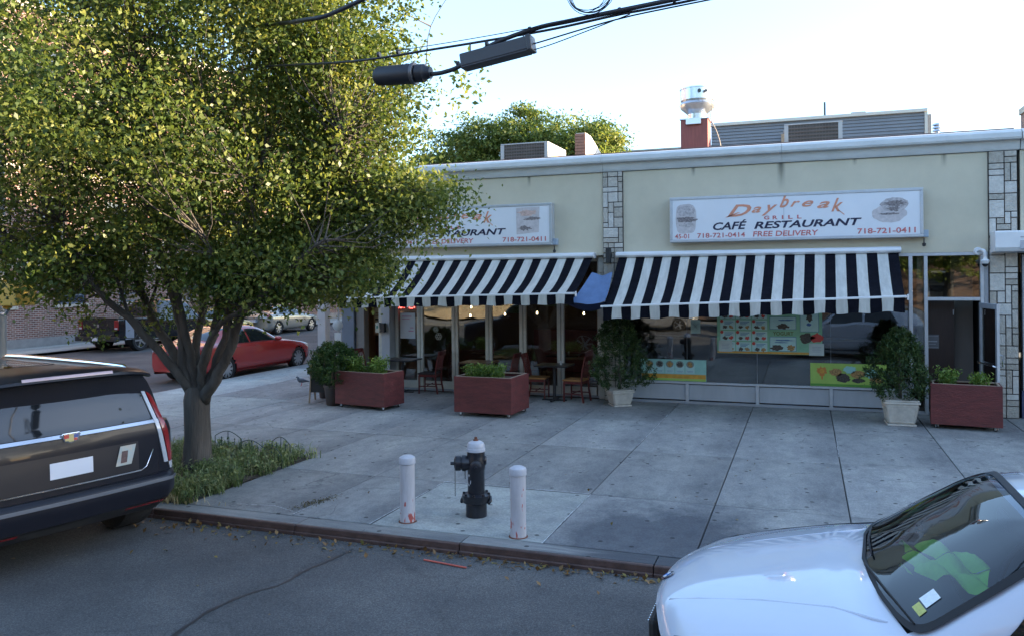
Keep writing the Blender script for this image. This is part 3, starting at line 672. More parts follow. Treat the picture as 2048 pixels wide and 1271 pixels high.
# corner columns and dark entrance bay
B(MB().box(-10.35, -10.02, FY + .06, FY + .30, 0, 3.0), 'corner_column', mat('blue_grey_paint', (.13, .155, .20), .5, var=.1), bevel=.01)
B(MB().box(-10.0, -9.78, FY + .12, FY + .34, 0, 3.0), 'corner_column', mat('taupe_paint', (.20, .175, .16), .6, var=.1), bevel=.01)
B(MB().box(-9.27, -9.06, LY - .26, LY + .04, 0, 2.9), 'entrance_post', mat('entrance_post', (.40, .41, .44), .5, var=.1, stretch=(1, 1, .2)), bevel=.008)
B(MB().box(-9.36, -9.28, LY - .24, LY + .02, 0, 2.9), 'entrance_post', whitef, bevel=.005)
B(MB().box(-9.775, -9.45, LY + .25, LY + .29, 1.22, 2.85), 'wood_panel', mat('warm_wood', (.34, .20, .10), .5, var=.2, scale=3, stretch=(6, 6, .8)), bevel=.004)
B(MB().box(-9.775, -9.40, LY + .35, LY + .39, 0, 1.215), 'dark_red_panel', mat('dark_red_panel', (.055, .012, .014), .5, var=.2))
B(MB().box(-9.74, -9.52, LY + .238, LY + .248, 1.38, 1.86), 'wall_notice', mat('cream_paper', (.50, .43, .27), .7, var=.05))
B(MB().box(-9.72, -9.54, LY + .234, LY + .237, 1.58, 1.62), 'notice_print', mat('ink', (.03, .03, .04), .6, var=0))
B(MB().box(-9.71, -9.55, LY + .234, LY + .237, 1.74, 1.76).box(-9.71, -9.55, LY + .234, LY + .237, 1.68, 1.695), 'notice_print', mat('brown_ink', (.30, .14, .07), .6))
# inside: floor, walls, ceiling
redb = mat('red_booth', (.17, .04, .034), .5, var=.2, scale=4)
B(MB().box(-10.0, 3.5, FY + .31, 23.8, -.02, .004), 'floor', mat('tile_floor', (.13, .09, .07), .45, var=.15))
B(MB().box(-10.04, -9.98, LY + .4, 23.8, .01, 3.3), 'inner_wall', mat('tan_wall', (.20, .13, .075), .7, var=.1))
B(MB().box(-9.97, 3.5, 21.6, 21.7, .01, 3.3), 'back_wall', mat('tan_wall2', (.15, .095, .055), .7, var=.2, scale=1.5))
B(MB().box(-3.9, -3.75, LY + .1, 21.5, .01, 3.3), 'partition', MC['tan_wall'])
B(MB().box(-10, 3.5, FY + .32, 23.8, 3.31, 3.35), 'ceiling', mat('ceiling_board', (.13, .11, .09), .8, var=.1))
B(MB().box(-7.0, -4.2, 20.9, 21.3, .01, 1.15), 'booth_back', redb, bevel=.02)
B(MB().box(-3.7, 1.9, 19.9, 20.3, .01, 1.05), 'counter', mat('dark_counter', (.06, .03, .025), .4, var=.2), bevel=.01)
B(MB().box(-3.7, 1.9, 19.85, 20.4, 1.052, 1.09), 'counter_top', mat('stone_top', (.2, .17, .14), .3, var=.3, scale=20), bevel=.005)
B(MB().box(3.10, 3.5, FY + .32, 23.9, .01, 3.3), 'added_party_wall', mat('added_party_wall', (.06, .055, .05), .8), bld)  # unseen wall added to stop light leaking in from next door
B(MB().box(1.95, 2.06, FY + .1, 21.5, .01, 3.3), 'partition', MC['cream_wall'])
B(MB().box(-1.86, .06, FY + .16, FY + .19, .45, .95), 'mesh_screen', mat('mesh_screen', (.018, .022, .03), .6, var=.3, scale=60))
for a, z_ in ((-9.4, 2.0), (-8.2, 1.9), (-6.9, 2.1), (-5.6, 1.95)):
    B(MB().box(a, a + .75, 21.55, 21.598, z_ - .35, z_ + .25), 'wall_picture', mat('picture_%d' % int(a * -10), (.3 + .02 * a, .22, .12), .6, var=.6, scale=5), bevel=.01)
# neighbouring shop to the right (continues the row)
nb = thing('neighbour_shop', 'next shop at the right edge with cream wall and white canopy over stone pier', 'building', (12, FY, 0))
B(MB().box(3.60, 34, FY, FY + .3, 3.0, 4.75), 'wall', stucco, nb)
B(MB().box(3.60, 34, FY + .31, 30, 4.6, 4.9), 'roof', MC['roof_felt'], nb)
B(MB().box(3.60, 34, 30.01, 30.3, 0, 4.9).box(33.7, 34, FY + .302, 30, 0, 4.9), 'back_wall', stucco, nb)
for a in np.arange(3.6, 34, 3.8): B(MB().prism(prof, a + .003, min(a + 3.797, 34), 'x'), 'cornice', cornm, nb, smooth=25)
B(MB().box(3.60, 34, FY + .06, FY + .08, .5, 2.9), 'window_pane', glass('dark_glass', dark=.6), nb)
B(MB().box(3.60, 34, FY + .0, FY + .16, 0, .49), 'kick_wall', mat('blue_tile', (.06, .07, .14), .4, var=.15), nb)
for a in np.arange(3.62, 34, 1.9): B(MB().box(a, a + .07, FY - .01, FY + .1, 0.49, 2.9), 'mullion', alud, nb)
tr_ = thing('added_shade_block', 'unseen two storey brick block added further right along the row to shade the sidewalk', 'building', (46, FY, 0))  # unseen occluder, placed and sized so its shadow covers the sidewalk
B(MB().box(34.1, 80, FY, 24.6, 0, 8.5), 'wall', mat('block_brick', (.24, .12, .09), .9, var=.2), tr_); B(MB().box(34.0, 80.1, FY - .1, 24.7, 8.5, 8.8), 'cornice', cornm, tr_)
B(MB().box(22, 34.05, FY + .3, 24.6, 4.76, 8.4), 'upper_storey', MC['block_brick'], tr_)
for a in np.arange(23, 78, 2.7):
    f = B(MB().box(a, a + 1.1, FY - .06 if a > 34 else FY + .24, FY - .005 if a > 34 else FY + .295, 5.6, 7.3), 'window', alud, tr_); B(MB().box(a + .06, a + 1.04, FY - .09 if a > 34 else FY + .21, FY - .065 if a > 34 else FY + .235, 5.66, 7.24), 'pane', mat('upper_glass', (.03, .04, .05), .05, coat=.5), f)
cp = [(FY - .002, 3.31), (FY - .42, 3.31), (FY - .44, 3.29), (FY - .44, 3.02), (FY - .40, 2.95), (FY - .002, 2.93)]
cnp = B(MB().prism([(y, z) for y, z in cp], 3.12, 7.4, 'x'), 'canopy', mat('canopy_white', (.74, .75, .76), .45, var=.05), nb, bevel=.01)
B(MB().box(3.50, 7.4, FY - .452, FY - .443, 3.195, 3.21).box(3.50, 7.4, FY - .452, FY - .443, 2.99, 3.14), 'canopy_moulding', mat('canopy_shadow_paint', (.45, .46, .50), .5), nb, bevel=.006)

# ------------------------------------------------------------------ signboards
orange = mat('faded_orange', (.66, .27, .17), .6, var=.12, scale=12); redl = mat('faded_red', (.55, .16, .16), .6, var=.25, scale=20); navy = mat('navy_ink', (.012, .014, .05), .5, var=.1)
face = mat('sign_face', (.74, .75, .78), .45, var=.035, scale=1.5)
pic = [mat('faded_print_a', (.46, .42, .42), .7, var=.4, scale=25), mat('faded_print_b', (.22, .19, .19), .7, var=.6, scale=30), mat('faded_print_c', (.56, .51, .51), .7, var=.15, scale=16), mat('faded_print_d', (.60, .42, .36), .7, var=.3, scale=18)]
def blob(cx_, cz, rx, rz, y, n=26, wob_=.0, seed=0, fl_=2.0):
    r = random.Random(seed); mb = MB(); vs_ = []
    for k in range(n):
        a = 2 * math.pi * k / n; q = 1 + r.uniform(-wob_, wob_); ca, sa = math.cos(a), math.sin(a)
        vs_.append((cx_ + rx * q * abs(ca) ** (2 / fl_) * (1 if ca > 0 else -1), y, cz + rz * q * abs(sa) ** (2 / fl_) * (1 if sa > 0 else -1)))
    return mb.add(vs_, [tuple(range(n))])
def signboard(x0, x1, z0, z1, label, full=True):
    s = thing('signboard', label, 'sign', ((x0 + x1) / 2, FY - .12, (z0 + z1) / 2)); s['group'] = 'restaurant signboards above the awnings'
    yb, yf = FY - .003, FY - .22
    B(MB().box(x0 + .03, x1 - .03, yf + .012, yb, z0 + .03, z1 - .03), 'sign_box', mat('sign_box', (.45, .47, .5), .5), s)
    for nm, bx in (('frame', (x0, x1, z1 - .055, z1)), ('frame', (x0, x1, z0, z0 + .055)), ('frame', (x0, x0 + .055, z0 + .057, z1 - .057)), ('frame', (x1 - .055, x1, z0 + .057, z1 - .057))):
        B(MB().box(bx[0], bx[1], yf - .012, yb - .001, bx[2], bx[3]), nm, alu, s, bevel=.008)
    xm = x0 + (x1 - x0) * .475
    B(MB().box(x0 + .056, xm - .004, yf, yf + .01, z0 + .056, z1 - .056), 'sign_face', face, s)
    B(MB().box(xm + .004, x1 - .056, yf, yf + .01, z0 + .056, z1 - .056), 'sign_face', face, s)
    y = yf - .004; W_ = x1 - x0; H_ = z1 - z0
    def T(t, u0, u1, v0, v1, mt, **k):
        o = text(t, x0 + u0 * W_, x0 + u1 * W_, z0 + v0 * H_, z0 + v1 * H_, y, mt, s, **k); o.location = -Vector(s.location); return o
    # the script line: one letter after the other on an arch
    lets = [('D', .245, .345, .50, .76), ('a', .345, .385, .57, .70), ('y', .385, .45, .50, .73), ('b', .458, .496, .66, .93), ('r', .500, .540, .67, .79), ('e', .546, .592, .66, .79), ('a', .605, .655, .62, .76), ('k', .660, .705, .54, .82)]
    for i, (ch, a, b_, c, d) in enumerate(lets):
        o = T(ch, a, b_, c + .03, d + .03, orange, shear=.45, bold=.018)
        if ch == 'D': T('I', .235, .30, .52, .62, orange, shear=1.4, bold=.02)
        if ch == 'k': T('I', .685, .712, .50, .60, orange, shear=-1.2, bold=.02)
    for ch, u_, w_ in (('G', .395, .022), ('R', .430, .020), ('I', .467, .006), ('L', .492, .018), ('L', .527, .018)): T(ch, u_, u_ + w_, .445, .525, redl, bold=.03)
    T('CAFÉ', .185, .325, .245, .455, navy, shear=.25, bold=.024, slope=.01)
    T('RESTAURANT', .355, .775, .25, .405, navy, shear=.25, bold=.026, slope=.02)
    T('45-01', .022, .083, .08, .185, redl, bold=.015)
    T('718-721-0414', .118, .318, .085, .19, redl, bold=.015)
    T('FREE DELIVERY', .35, .61, .085, .20, redl, bold=.018, shear=.1)
    T('718-721-0411', .758, .972, .09, .205, redl, bold=.02)
    def K(mb, nm, mt):
        return B(mb, nm, mt, s)
    cx_, cz = x0 + .07 * W_, z0 + .52 * H_
    K(blob(cx_, cz, .20, .29, y + .002, wob_=.04, fl_=3.5), 'burger_print', pic[2]); K(blob(cx_, cz + .15, .17, .10, y, wob_=.05, fl_=2.6), 'burger_print', pic[0]); K(blob(cx_, cz - .02, .19, .055, y, wob_=.25, n=40, seed=2), 'burger_print', pic[1]); K(blob(cx_ + .02, cz - .12, .15, .05, y, wob_=.15, n=30, seed=4), 'burger_print', pic[0])
    cx_ = x0 + .885 * W_; cz = z0 + .60 * H_
    if full:
        K(blob(cx_ - .04, cz - .10, .29, .16, y + .002, wob_=.06, seed=6), 'burger_print', pic[2]); K(blob(cx_ + .05, cz + .07, .24, .13, y, wob_=.08, seed=7), 'burger_print', pic[0]); K(blob(cx_ + .05, cz + .09, .19, .05, y - .002, wob_=.35, n=40, seed=8), 'burger_print', pic[1]); K(blob(cx_ - .03, cz - .10, .18, .018, y - .002, wob_=.3, n=30, seed=9), 'burger_print', pic[1]); K(blob(cx_ + .04, cz - .01, .10, .04, y - .002, wob_=.4, n=30, seed=10), 'burger_print', pic[1])
    else:
        K(MB().add([(cx_ - .26, y + .002, cz - .30), (cx_ + .24, y + .002, cz - .26), (cx_ + .26, y + .002, cz + .28), (cx_ - .27, y + .002, cz + .27)], [(0, 1, 2, 3)]), 'food_print', pic[2])
        K(blob(cx_ + .1, cz + .03, .16, .04, y, wob_=.35, n=30, seed=11), 'food_print', pic[1]); K(blob(cx_ - .08, cz - .17, .13, .05, y, wob_=.4, n=30, seed=12), 'food_print', pic[1]); K(blob(cx_ - .02, cz + .16, .2, .06, y, wob_=.3, n=30, seed=13), 'food_print', pic[3])
    B(MB().box(x1 + .002, x1 + .09, FY - .16, FY - .02, z0 + .0, z0 + .13), 'junction_box', mat('grey_box', (.35, .42, .50), .5), s, bevel=.006)
    B(MB().lathe([(.012, -.05), (.03, -.04), (.035, .0), (.012, .02), (.01, .10)], 12, (x1 + .02, FY - .1, z0 - .12)), 'sign_lamp', mat('dark_metal', (.05, .05, .055), .5, metal=.4), s, smooth=40)
    return s
signboard(-2.545, 2.03, 3.245, 4.145, 'white restaurant signboard above the striped awning between two stone piers')
signboard(-9.62, -5.03, 3.26, 4.15, 'white restaurant signboard half hidden behind the street tree crown', False)

# ------------------------------------------------------------------ awnings
aw_w = mat('awning_white', (.50, .49, .45), .85, var=.16, scale=5, bump=.3, bscale=24, stretch=(2.5, .5, .5), spec=.15); aw_k = mat('awning_navy', (.006, .0065, .011), .9, var=.3, scale=6, bump=.3, bscale=24, spec=.08)
def awning(x0t, x1t, x0b, x1b, zt, zl, zr, yb, label, n, first, dl_, dr_, seed=1):
    a = thing('striped_awning', label, 'awning', ((x0t + x1t) / 2, FY, zt)); a['group'] = 'striped awnings over the shopfront'; r = random.Random(seed)
    yt = FY - .17
    B(MB().prism([(FY - .004, zt - .02), (FY - .004, zt + .10), (FY - .16, zt + .105), (FY - .24, zt + .075), (FY - .25, zt + .03), (FY - .22, zt - .01)], x0t - .06, x1t + .04, 'x'), 'cassette', mat('cassette_white', (.72, .73, .75), .4, var=.05), a, bevel=.01)
    fab = MB(); cols = n * 6; rows = 12
    def top(u, v):
        x = (x0t + (x1t - x0t) * u) * (1 - v) + (x0b + (x1b - x0b) * u) * v; z = zt * (1 - v) + (zl + (zr - zl) * u) * v
        sag = -.06 * math.sin(math.pi * v) * (1 + .3 * math.sin(9 * u)); rip = .016 * math.sin(u * n * math.pi * .5 + 1.3) * math.sin(math.pi * v)
        return (x, yt + (yb - yt) * v, z + sag + rip + .006 * math.sin(u * 37 + v * 5))
    for i in range(cols):
        u0_, u1_ = i / cols, (i + 1) / cols; col = (i // 6 + first) % 2
        for j in range(rows): fab.add([top(u0_, j / rows), top(u1_, j / rows), top(u1_, (j + 1) / rows), top(u0_, (j + 1) / rows)], [(0, 1, 2, 3)], col)
    B(fab, 'awning_cloth', [aw_w, aw_k], a, smooth=True)
    val = MB(); sc_ = n // 2
    for i in range(cols):
        u0_, u1_ = i / cols, (i + 1) / cols; col = (i // 6 + first) % 2
        def vp(u, t):
            p = top(u, 1); d = (dl_ + (dr_ - dl_) * u) * (1 - .11 * (0.5 - .5 * math.cos(2 * math.pi * u * n / 2.9)))
            return (p[0] + .006 * math.sin(60 * u + 3 * t), yb - .022 - .02 * math.sin(u * n * 2.1) * t - .012 * t * math.sin(u * 23), p[2] + .0 - d * t)
        for j in range(4): val.add([vp(u0_, j / 4), vp(u1_, j / 4), vp(u1_, (j + 1) / 4), vp(u0_, (j + 1) / 4)], [(0, 1, 2, 3)], col)
    B(val, 'valance', [aw_w, aw_k], a, smooth=True)
    p0, p1 = top(0, 1), top(1, 1)
    B(MB().beam((p0[0] - .05, yb - .005, p0[2] + .012), (p1[0] + .03, yb - .005, p1[2] + .012), .035, .045), 'front_bar', mat('bar_white', (.74, .74, .74), .4, var=.04), a, bevel=.01)
    B(MB().beam((p1[0] + .03, yb - .02, p1[2] + .0), (p1[0] + .055, yb - .02, p1[2] + .0), .06, .10), 'bar_end', MC['bar_white'], a, bevel=.01)
    for s_ in (0.08, .92):
        xw = x0t + (x1t - x0t) * s_; xe = x0b + (x1b - x0b) * s_; d = .55 if s_ < .5 else -.55; ze = zl + (zr - zl) * s_
        el = (xe + d, (FY + yb) / 2, (zt + ze) / 2 - .24)
        ar = B(MB().tube([(xw, FY - .12, zt - .03), el], .022, 8).tube([el, (xe, yb + .04, ze - .035)], .016, 8), 'folding_arm', alu, a, smooth=40)
    return a
awning(-3.60, 1.62, -3.60, 1.57, 2.975, 2.005, 2.195, 14.9, 'black and white striped awning over the right window with the food posters', 29, 1, .25, .26)
awning(-9.55, -4.16, -9.35, -4.17, 2.975, 2.16, 2.255, 14.9, 'black and white striped awning over the left folding windows and cafe tables', 29, 1, .21, .21, 2)
# blue tarpaulin hung between the two awnings
bt = MB(); 
Pq = [[(-3.98 + .42 * u - .32 * v * (1 - .9 * u), 15.55 - .55 * v, 2.66 - .56 * v - .05 * math.sin(math.pi * u) - .06 * math.sin(math.pi * v) + .012 * math.sin(9 * u + 5 * v)) for v in np.linspace(0, 1, 12)] for u in np.linspace(0, 1, 12)]
bt.grid(Pq)
blue = thing('blue_tarpaulin', 'blue cloth sheet slung in the gap between the two striped awnings', 'tarpaulin', (-4, 15.3, 2.4))
B(bt, 'sheet', mat('blue_cloth', (.10, .17, .32), .7, var=.15, scale=6, bump=.2, bscale=20), blue, smooth=True)
bt = MB(); Pq = [[(-4.36 + .80 * u, 14.98 + .25 * v, 2.10 - .05 * math.sin(math.pi * u) - .14 * v * (.55 + .45 * math.sin(math.pi * u)) - .0 * u) for v in np.linspace(0, 1, 6)] for u in np.linspace(0, 1, 14)]
bt.grid(Pq); B(bt, 'hanging_fold', mat('navy_cloth', (.018, .03, .09), .75, var=.15, scale=6), blue, smooth=True)

# ------------------------------------------------------------------ small wall things
wl = thing('wall_lamp', 'dark rectangular wall lamp on the middle stone pier beside the awning', 'wall lamp', (-3.83, FY - .07, 3.02))
MB().box(-.05, .05, -.11, -.01, -.155, .155).build('lamp_body', mat('lamp_black', (.025, .027, .03), .5, var=.05), wl, bevel=.008)
MB().box(.03, .06, -.04, .02, -.05, .03).build('bracket', MC['lamp_black'], wl, bevel=.004); MB().box(-.035, .035, -.095, -.025, -.16, -.156).build('lamp_lens', mat('lamp_lens', (.5, .5, .48), .3), wl)
sc = thing('security_camera', 'white dome security camera on a curved arm above the open door', 'security camera', (2.93, FY, 2.92))
MB().lathe([(.07, 0), (.075, .02), (.06, .045)], 20, (0, 0, 0.05), (0, -1, 0)).build('wall_plate', mat('camera_white', (.75, .76, .77), .35, var=.02), sc, smooth=40)
MB().tube(crv([(0, -.04, .05), (.03, -.14, .07), (.07, -.2, .04), (.08, -.2, -.06)], 5), .028, 12).build('arm', MC['camera_white'], sc, smooth=40)
MB().lathe([(.045, -.12), (.058, -.10), (.07, -.06), (.06, -.045), (.035, -.03), (.03, .0)], 20, (.08, -.2, -.06)).build('dome_housing', MC['camera_white'], sc, smooth=40)
MB().lathe([(.001, -.175), (.03, -.165), (.048, -.14), (.05, -.115)], 20, (.08, -.2, -.06)).build('dome_lens', mat('lens_black', (.02, .02, .025), .1, var=0), sc, smooth=40)
ib = thing('intercom_box', 'small beige and black box mounted on the white entrance post', 'control box', (-9.24, LY - .32, 1.44))
MB().box(-.13, -.02, -.06, .05, -.11, .12).build('beige_case', mat('beige_case', (.48, .45, .36), .5, var=.1), ib, bevel=.008); MB().box(-.015, .10, -.05, .05, -.10, .11).build('black_case', mat('black_case', (.02, .02, .022), .4), ib, bevel=.008)
MB().box(-.10, -.06, -.066, -.061, -.01, .05).build('display', mat('green_display', (.05, .25, .2), .3), ib)
on = thing('open_sign', 'red neon sign reading open in the first folding window', 'neon sign', (-8.72, LY + .06, 1.88))
neon = mat('neon_red', (1., .10, .08), .4, var=0, emit=2.2)
def letter(pts, c): MB().tube([(x * .115 + c, 0, z * .2) for x, z in pts], .011, 8).build('neon_letter', neon, on, smooth=True)
ell = [(.5 + .45 * math.cos(t), .5 + .5 * math.sin(t)) for t in np.linspace(0, 2 * math.pi, 17)]
letter(ell, -.27); letter([(0, 0), (0, 1), (.7, 1), (.9, .78), (.7, .5), (0, .5)], -.125); letter([(.8, 1), (0, 1), (0, .5), (.6, .5), (0, .5), (0, 0), (.8, 0)], .01); letter([(0, 0), (0, 1), (.8, 0), (.8, 1)], .14)
MB().box(-.3, .27, .02, .035, -.04, .24).build('sign_back', mat('sign_back', (.05, .03, .03), .4), on)
pn = thing('paper_notice', 'white printed sheet taped inside the window below the open sign', 'paper', (-8.72, LY - .006, 1.5))
MB().box(-.20, .19, -.002, .002, -.32, .27).build('sheet', mat('sheet_white', (.50, .52, .54), .6, var=.06), pn)
MB().box(.06, .15, -.005, -.003, -.08, -.06).box(.02, .15, -.005, -.003, -.16, -.135).box(-.15, .10, -.005, -.003, .18, .2).box(-.15, .05, -.005, -.003, .12, .135).build('sheet_print', mat('pink_print', (.45, .2, .3), .6), pn)
fs_ = thing('flower_decal', 'faint white flower decals on the second folding window', 'decal', (-7.95, LY - .006, 1.3))
for dx, dz, r_ in ((-.05, .10, .07), (.02, -.06, .09)):
    for q in range(6): MB().tube([(dx + r_ * .6 * math.cos(t) * .5 + r_ * .6 * math.cos(q * 1.047), 0, dz + r_ * .6 * math.sin(t) * .5 + r_ * .6 * math.sin(q * 1.047)) for t in np.linspace(0, 2 * math.pi, 9)], .006, 4).build('petal', mat('decal_white', (.40, .42, .36), .5), fs_)
# posters
def poster(name, label, x0, x1, z0, z1, y, mt): 
    o = thing(name, label, 'poster', ((x0 + x1) / 2, y, (z0 + z1) / 2)); B(MB().box(x0, x1, y, y + .003, z0, z1), 'poster_sheet', mt, o); return o
PY = FY + .009
gp = mat('poster_green', (.22, .46, .30), .45, var=.15, scale=4); teal = mat('poster_teal', (.30, .56, .50), .45, var=.1, scale=5); lime = mat('poster_lime', (.34, .50, .10), .45, var=.12, scale=4)
yel = mat('poster_orange', (.60, .30, .04), .45, var=.2, scale=9); cell = mat('poster_cell', (.42, .62, .60), .45, var=.08, scale=9); redc = mat('poster_red', (.50, .05, .04), .45); dkf = mat('poster_dark', (.06, .05, .04), .5, var=.7, scale=40); brf = mat('poster_food', (.35, .20, .07), .5, var=.6, scale=35); blu = mat('poster_blue', (.05, .13, .32), .5)
mp_ = poster('menu_poster', 'large green menu poster of smoothies and yogurt in the middle of the window', -1.66, .30, 1.04, 1.96, PY, gp)
def q(x0, x1, z0, z1, mt, nm='print', d=.002, P_=mp_): B(MB().add([(x0, PY - d, z0), (x1, PY - d, z0), (x1, PY - d, z1), (x0, PY - d, z1)], [(0, 1, 2, 3)]), nm, mt, P_)
q(-1.655, .295, 1.045, 1.085, yel)
for i in range(3):
    for j in range(4):
        x = -1.60 + i * .305; z = 1.72 - j * .215
        if j == 3 and i == 0: pass
        q(x, x + .285, z, z + .19, cell); B(blob(x + .03, z + .165, .032, .032, PY - .005, 16), 'number_disc', redc, mp_)
        for t in range(3): q(x + .08, x + .25 - .03 * t, z + .15 - .025 * t, z + .16 - .025 * t, blu, d=.004)
        B(blob(x + .09, z + .05, .045, .032, PY - .004, 18, .35, i * 7 + j), 'food_picture', dkf, mp_); B(blob(x + .21, z + .05, .04, .034, PY - .004, 18, .35, i * 9 + j + 3), 'food_picture', brf if j % 2 else redc, mp_)
for (x0, x1, z0, z1) in ((-.66, -.17, 1.52, 1.76), (-.66, -.17, 1.10, 1.38), (-.10, .24, 1.48, 1.86)):
    q(x0, x1, z0, z1, blu); q(x0 + .008, x1 - .008, z0 + .008, z1 - .008, cell, d=.004)
o = text('YOGURT', -.60, -.22, 1.405, 1.48, PY - .005, mat('olive_ink', (.12, .14, .04), .5), mp_, bold=.02); o.location = -Vector(mp_.location)
for (x, z, a, b_, m_) in ((-.42, 1.58, .12, .05, dkf), (-.53, 1.16, .11, .055, dkf), (-.27, 1.17, .07, .055, brf), (-.36, 1.70, .14, .012, blu), (-.40, 1.31, .18, .012, blu), (-.45, 1.27, .13, .010, blu), (.07, 1.76, .06, .08, dkf), (.02, 1.36, .13, .09, dkf), (.19, 1.36, .12, .09, redc), (.06, 1.62, .04, .03, blu), (-1.2, 1.93, .16, .03, redc), (-.4, 1.93, .2, .03, redc), (.06, 1.93, .16, .03, redc)):
    B(blob(x, z, a, b_, PY - .0055, 22, .25, int(abs(x * 100))), 'food_picture', m_, mp_)
for nm_, x0, x1, z0, z1, lb in (('paper_note', -1.63, -1.37, 1.07, 1.29, 'pale paper note taped over the left corner of the menu poster'), ('paper_note', .06, .33, 1.03, 1.26, 'pale paper note taped over the right corner of the menu poster')):
    o = thing(nm_, lb, 'note', ((x0 + x1) / 2, PY - .008, (z0 + z1) / 2)); B(MB().box(x0, x1, PY - .009, PY - .0065, z0, z1), 'sheet', mat('note_paper', (.46, .52, .50), .6, var=.08, scale=8), o)
    for t in range(4): B(MB().box(x0 + .06, x1 - .05 - .02 * (t % 2), PY - .0105, PY - .0095, z1 - .07 - t * .03, z1 - .063 - t * .03), 'handwriting', mat('faint_ink', (.25, .28, .36), .6), o)
pl = poster('plates_poster', 'teal window poster with a row of round food plates above the kick panels', -3.2, -1.88, .452, .885, PY, teal)
q(-3.19, -1.89, .456, .50, lime, P_=pl); q(-3.19, -1.89, .502, .59, yel, P_=pl)
for k in range(5):
    x = -3.02 + k * .205; q(x - .088, x + .088, .61, .79, cell, P_=pl); B(blob(x, .79, .078, .07, PY - .005, 24), 'plate', mat('plate_grey', (.2, .24, .22), .4), pl); B(blob(x, .79, .055, .05, PY - .007, 20, .25, k), 'food_picture', dkf if k % 2 else brf, pl)
    q(x - .06, x + .06, .65, .655, blu, d=.004, P_=pl); q(x - .05, x + .05, .63, .634, blu, d=.004, P_=pl)
bp_ = poster('burgers_poster', 'lime green window poster with burgers partly behind the right potted conifer', .08, 1.42, .452, .89, PY, lime)
q(.085, 1.415, .456, .50, mat('poster_grass', (.10, .28, .04), .45), P_=bp_)
B(blob(.29, .74, .085, .085, PY - .004, 24, .3, 3), 'flower_logo', mat('logo_orange', (.55, .20, .04), .5), bp_); B(blob(.29, .74, .04, .045, PY - .006, 20), 'flower_logo', yel, bp_); B(blob(.29, .62, .015, .05, PY - .005, 12), 'flower_logo', MC['logo_orange'], bp_)
for x, z, a, b_, m_ in ((.53, .72, .11, .07, brf), (.66, .62, .13, .08, dkf), (.78, .78, .11, .07, teal), (.93, .70, .13, .075, brf), (.93, .58, .11, .045, dkf), (1.15, .72, .12, .09, teal), (1.25, .6, .12, .06, brf)): B(blob(x, z, a, b_, PY - .005, 26, .18, int(x * 100)), 'food_picture', m_, bp_)
sk = thing('window_sticker', 'small pale square sticker on the glass left of the menu poster', 'sticker', (-2.08, PY - .001, 1.56))
MB().box(-.10, .09, -.001, .001, -.14, .13).build('sheet', mat('sticker_pale', (.34, .48, .46), .5), sk)
b = MB(); b.beam((-.06, -.003, -.06), (.05, -.003, .06), .002, .035, up=(0, 1, 0)); b.beam((-.06, -.0035, .06), (.05, -.0035, -.06), .002, .035, up=(0, 1, 0)); b.build('emblem', mat('sticker_ink', (.04, .08, .09), .5), sk)
# pendant lamps
bulb = mat('bulb_glow', (1., .74, .42), .4, var=0, emit=5)
for k, (x, y, z) in enumerate([(-7.31, 19.5, 1.62), (-7.9, 18.6, 1.62), (-6.4, 19.4, 1.66), (-5.15, 19.3, 1.66), (-8.3, 19.6, 1.8), (-6.0, 20.2, 2.1), (-4.6, 18.2, 1.9)]):
    lb = ['glowing pendant bulb in the second folding window beside the bright strip', 'glowing pendant bulb nearest the glass behind the left tables', 'glowing pendant bulb seen through the third folding pane', 'glowing pendant bulb seen through the fifth folding pane', 'glowing pendant bulb furthest left in the dining room', 'highest glowing pendant bulb near the dining room back wall', 'glowing pendant bulb over the right end of the dining room'][k]
    p = thing('pendant_lamp', lb, 'pendant lamp', (x, y, z), group='pendant bulbs in the dining room')
    MB().lathe([(.004, -.028), (.018, -.02), (.022, 0), (.014, .028), (.012, .05)], 12).build('bulb', bulb, p, smooth=True)
    MB().tube([(0, 0, .05), (0, 0, 3.3 - z)], .004, 5).lathe([(.016, .045), (.018, .10), (.006, .12)], 10).build('cord', MC['black_case'], p, smooth=40)

# ------------------------------------------------------------------ things on the roof
acm = mat('ac_grey', (.45, .44, .42), .5, var=.12); slat_m = mat('ac_slat', (.10, .085, .075), .6, var=.2)
def ac(label, x0, x1, y0, y1, z0, z1):
    a = thing('air_conditioner', label, 'air conditioner', ((x0 + x1) / 2, (y0 + y1) / 2, z0)); a['group'] = 'air conditioners on the roof'
    B(MB().box(x0 + .02, x1 - .02, y0 + .03, y1 - .03, z0, z1 - .02), 'core', slat_m, a); B(MB().box(x0, x1, y0, y1, z1 - .03, z1), 'lid', acm, a, bevel=.006); B(MB().box(x0, x1, y0, y1, z0 - .1, z0 + .02), 'base', acm, a)
    for x in (x0, x1 - .09):
        for y in (y0, y1 - .09): B(MB().box(x, x + .09, y, y + .09, z0 + .021, z1 - .031), 'corner_post', acm, a)
    for k in range(7):
        z = z0 + .04 + k * (z1 - z0 - .09) / 7; B(MB().box(x0 + .091, x1 - .091, y0 + .01, y0 + .028, z, z + .035, rot=Matrix.Rotation(R(20), 3, 'X')), 'slat', mat('ac_slat2', (.17, .145, .13), .5), a)
    for k in range(1, 16): x = x0 + .09 + k * (x1 - x0 - .18) / 16; B(MB().box(x - .003, x + .003, y0 + .0, y0 + .006, z0 + .03, z1 - .035), 'guard_wire', MC['ac_slat2'], a)
    B(MB().box(x1 - .012, x1 + .0, y0 + .09, y1 - .09, z0 + .02, z1 - .03), 'side_panel', mat('ac_side', (.5, .36, .25), .5, var=.1), a)
ac('boxy rooftop air conditioner in front of the green trees', -7.2, -5.95, 19, 20.6, 5.3, 5.93)
ac('dark louvred rooftop unit in front of the grey siding', -.43, .84, 20, 21.2, 5.45, 6.11)
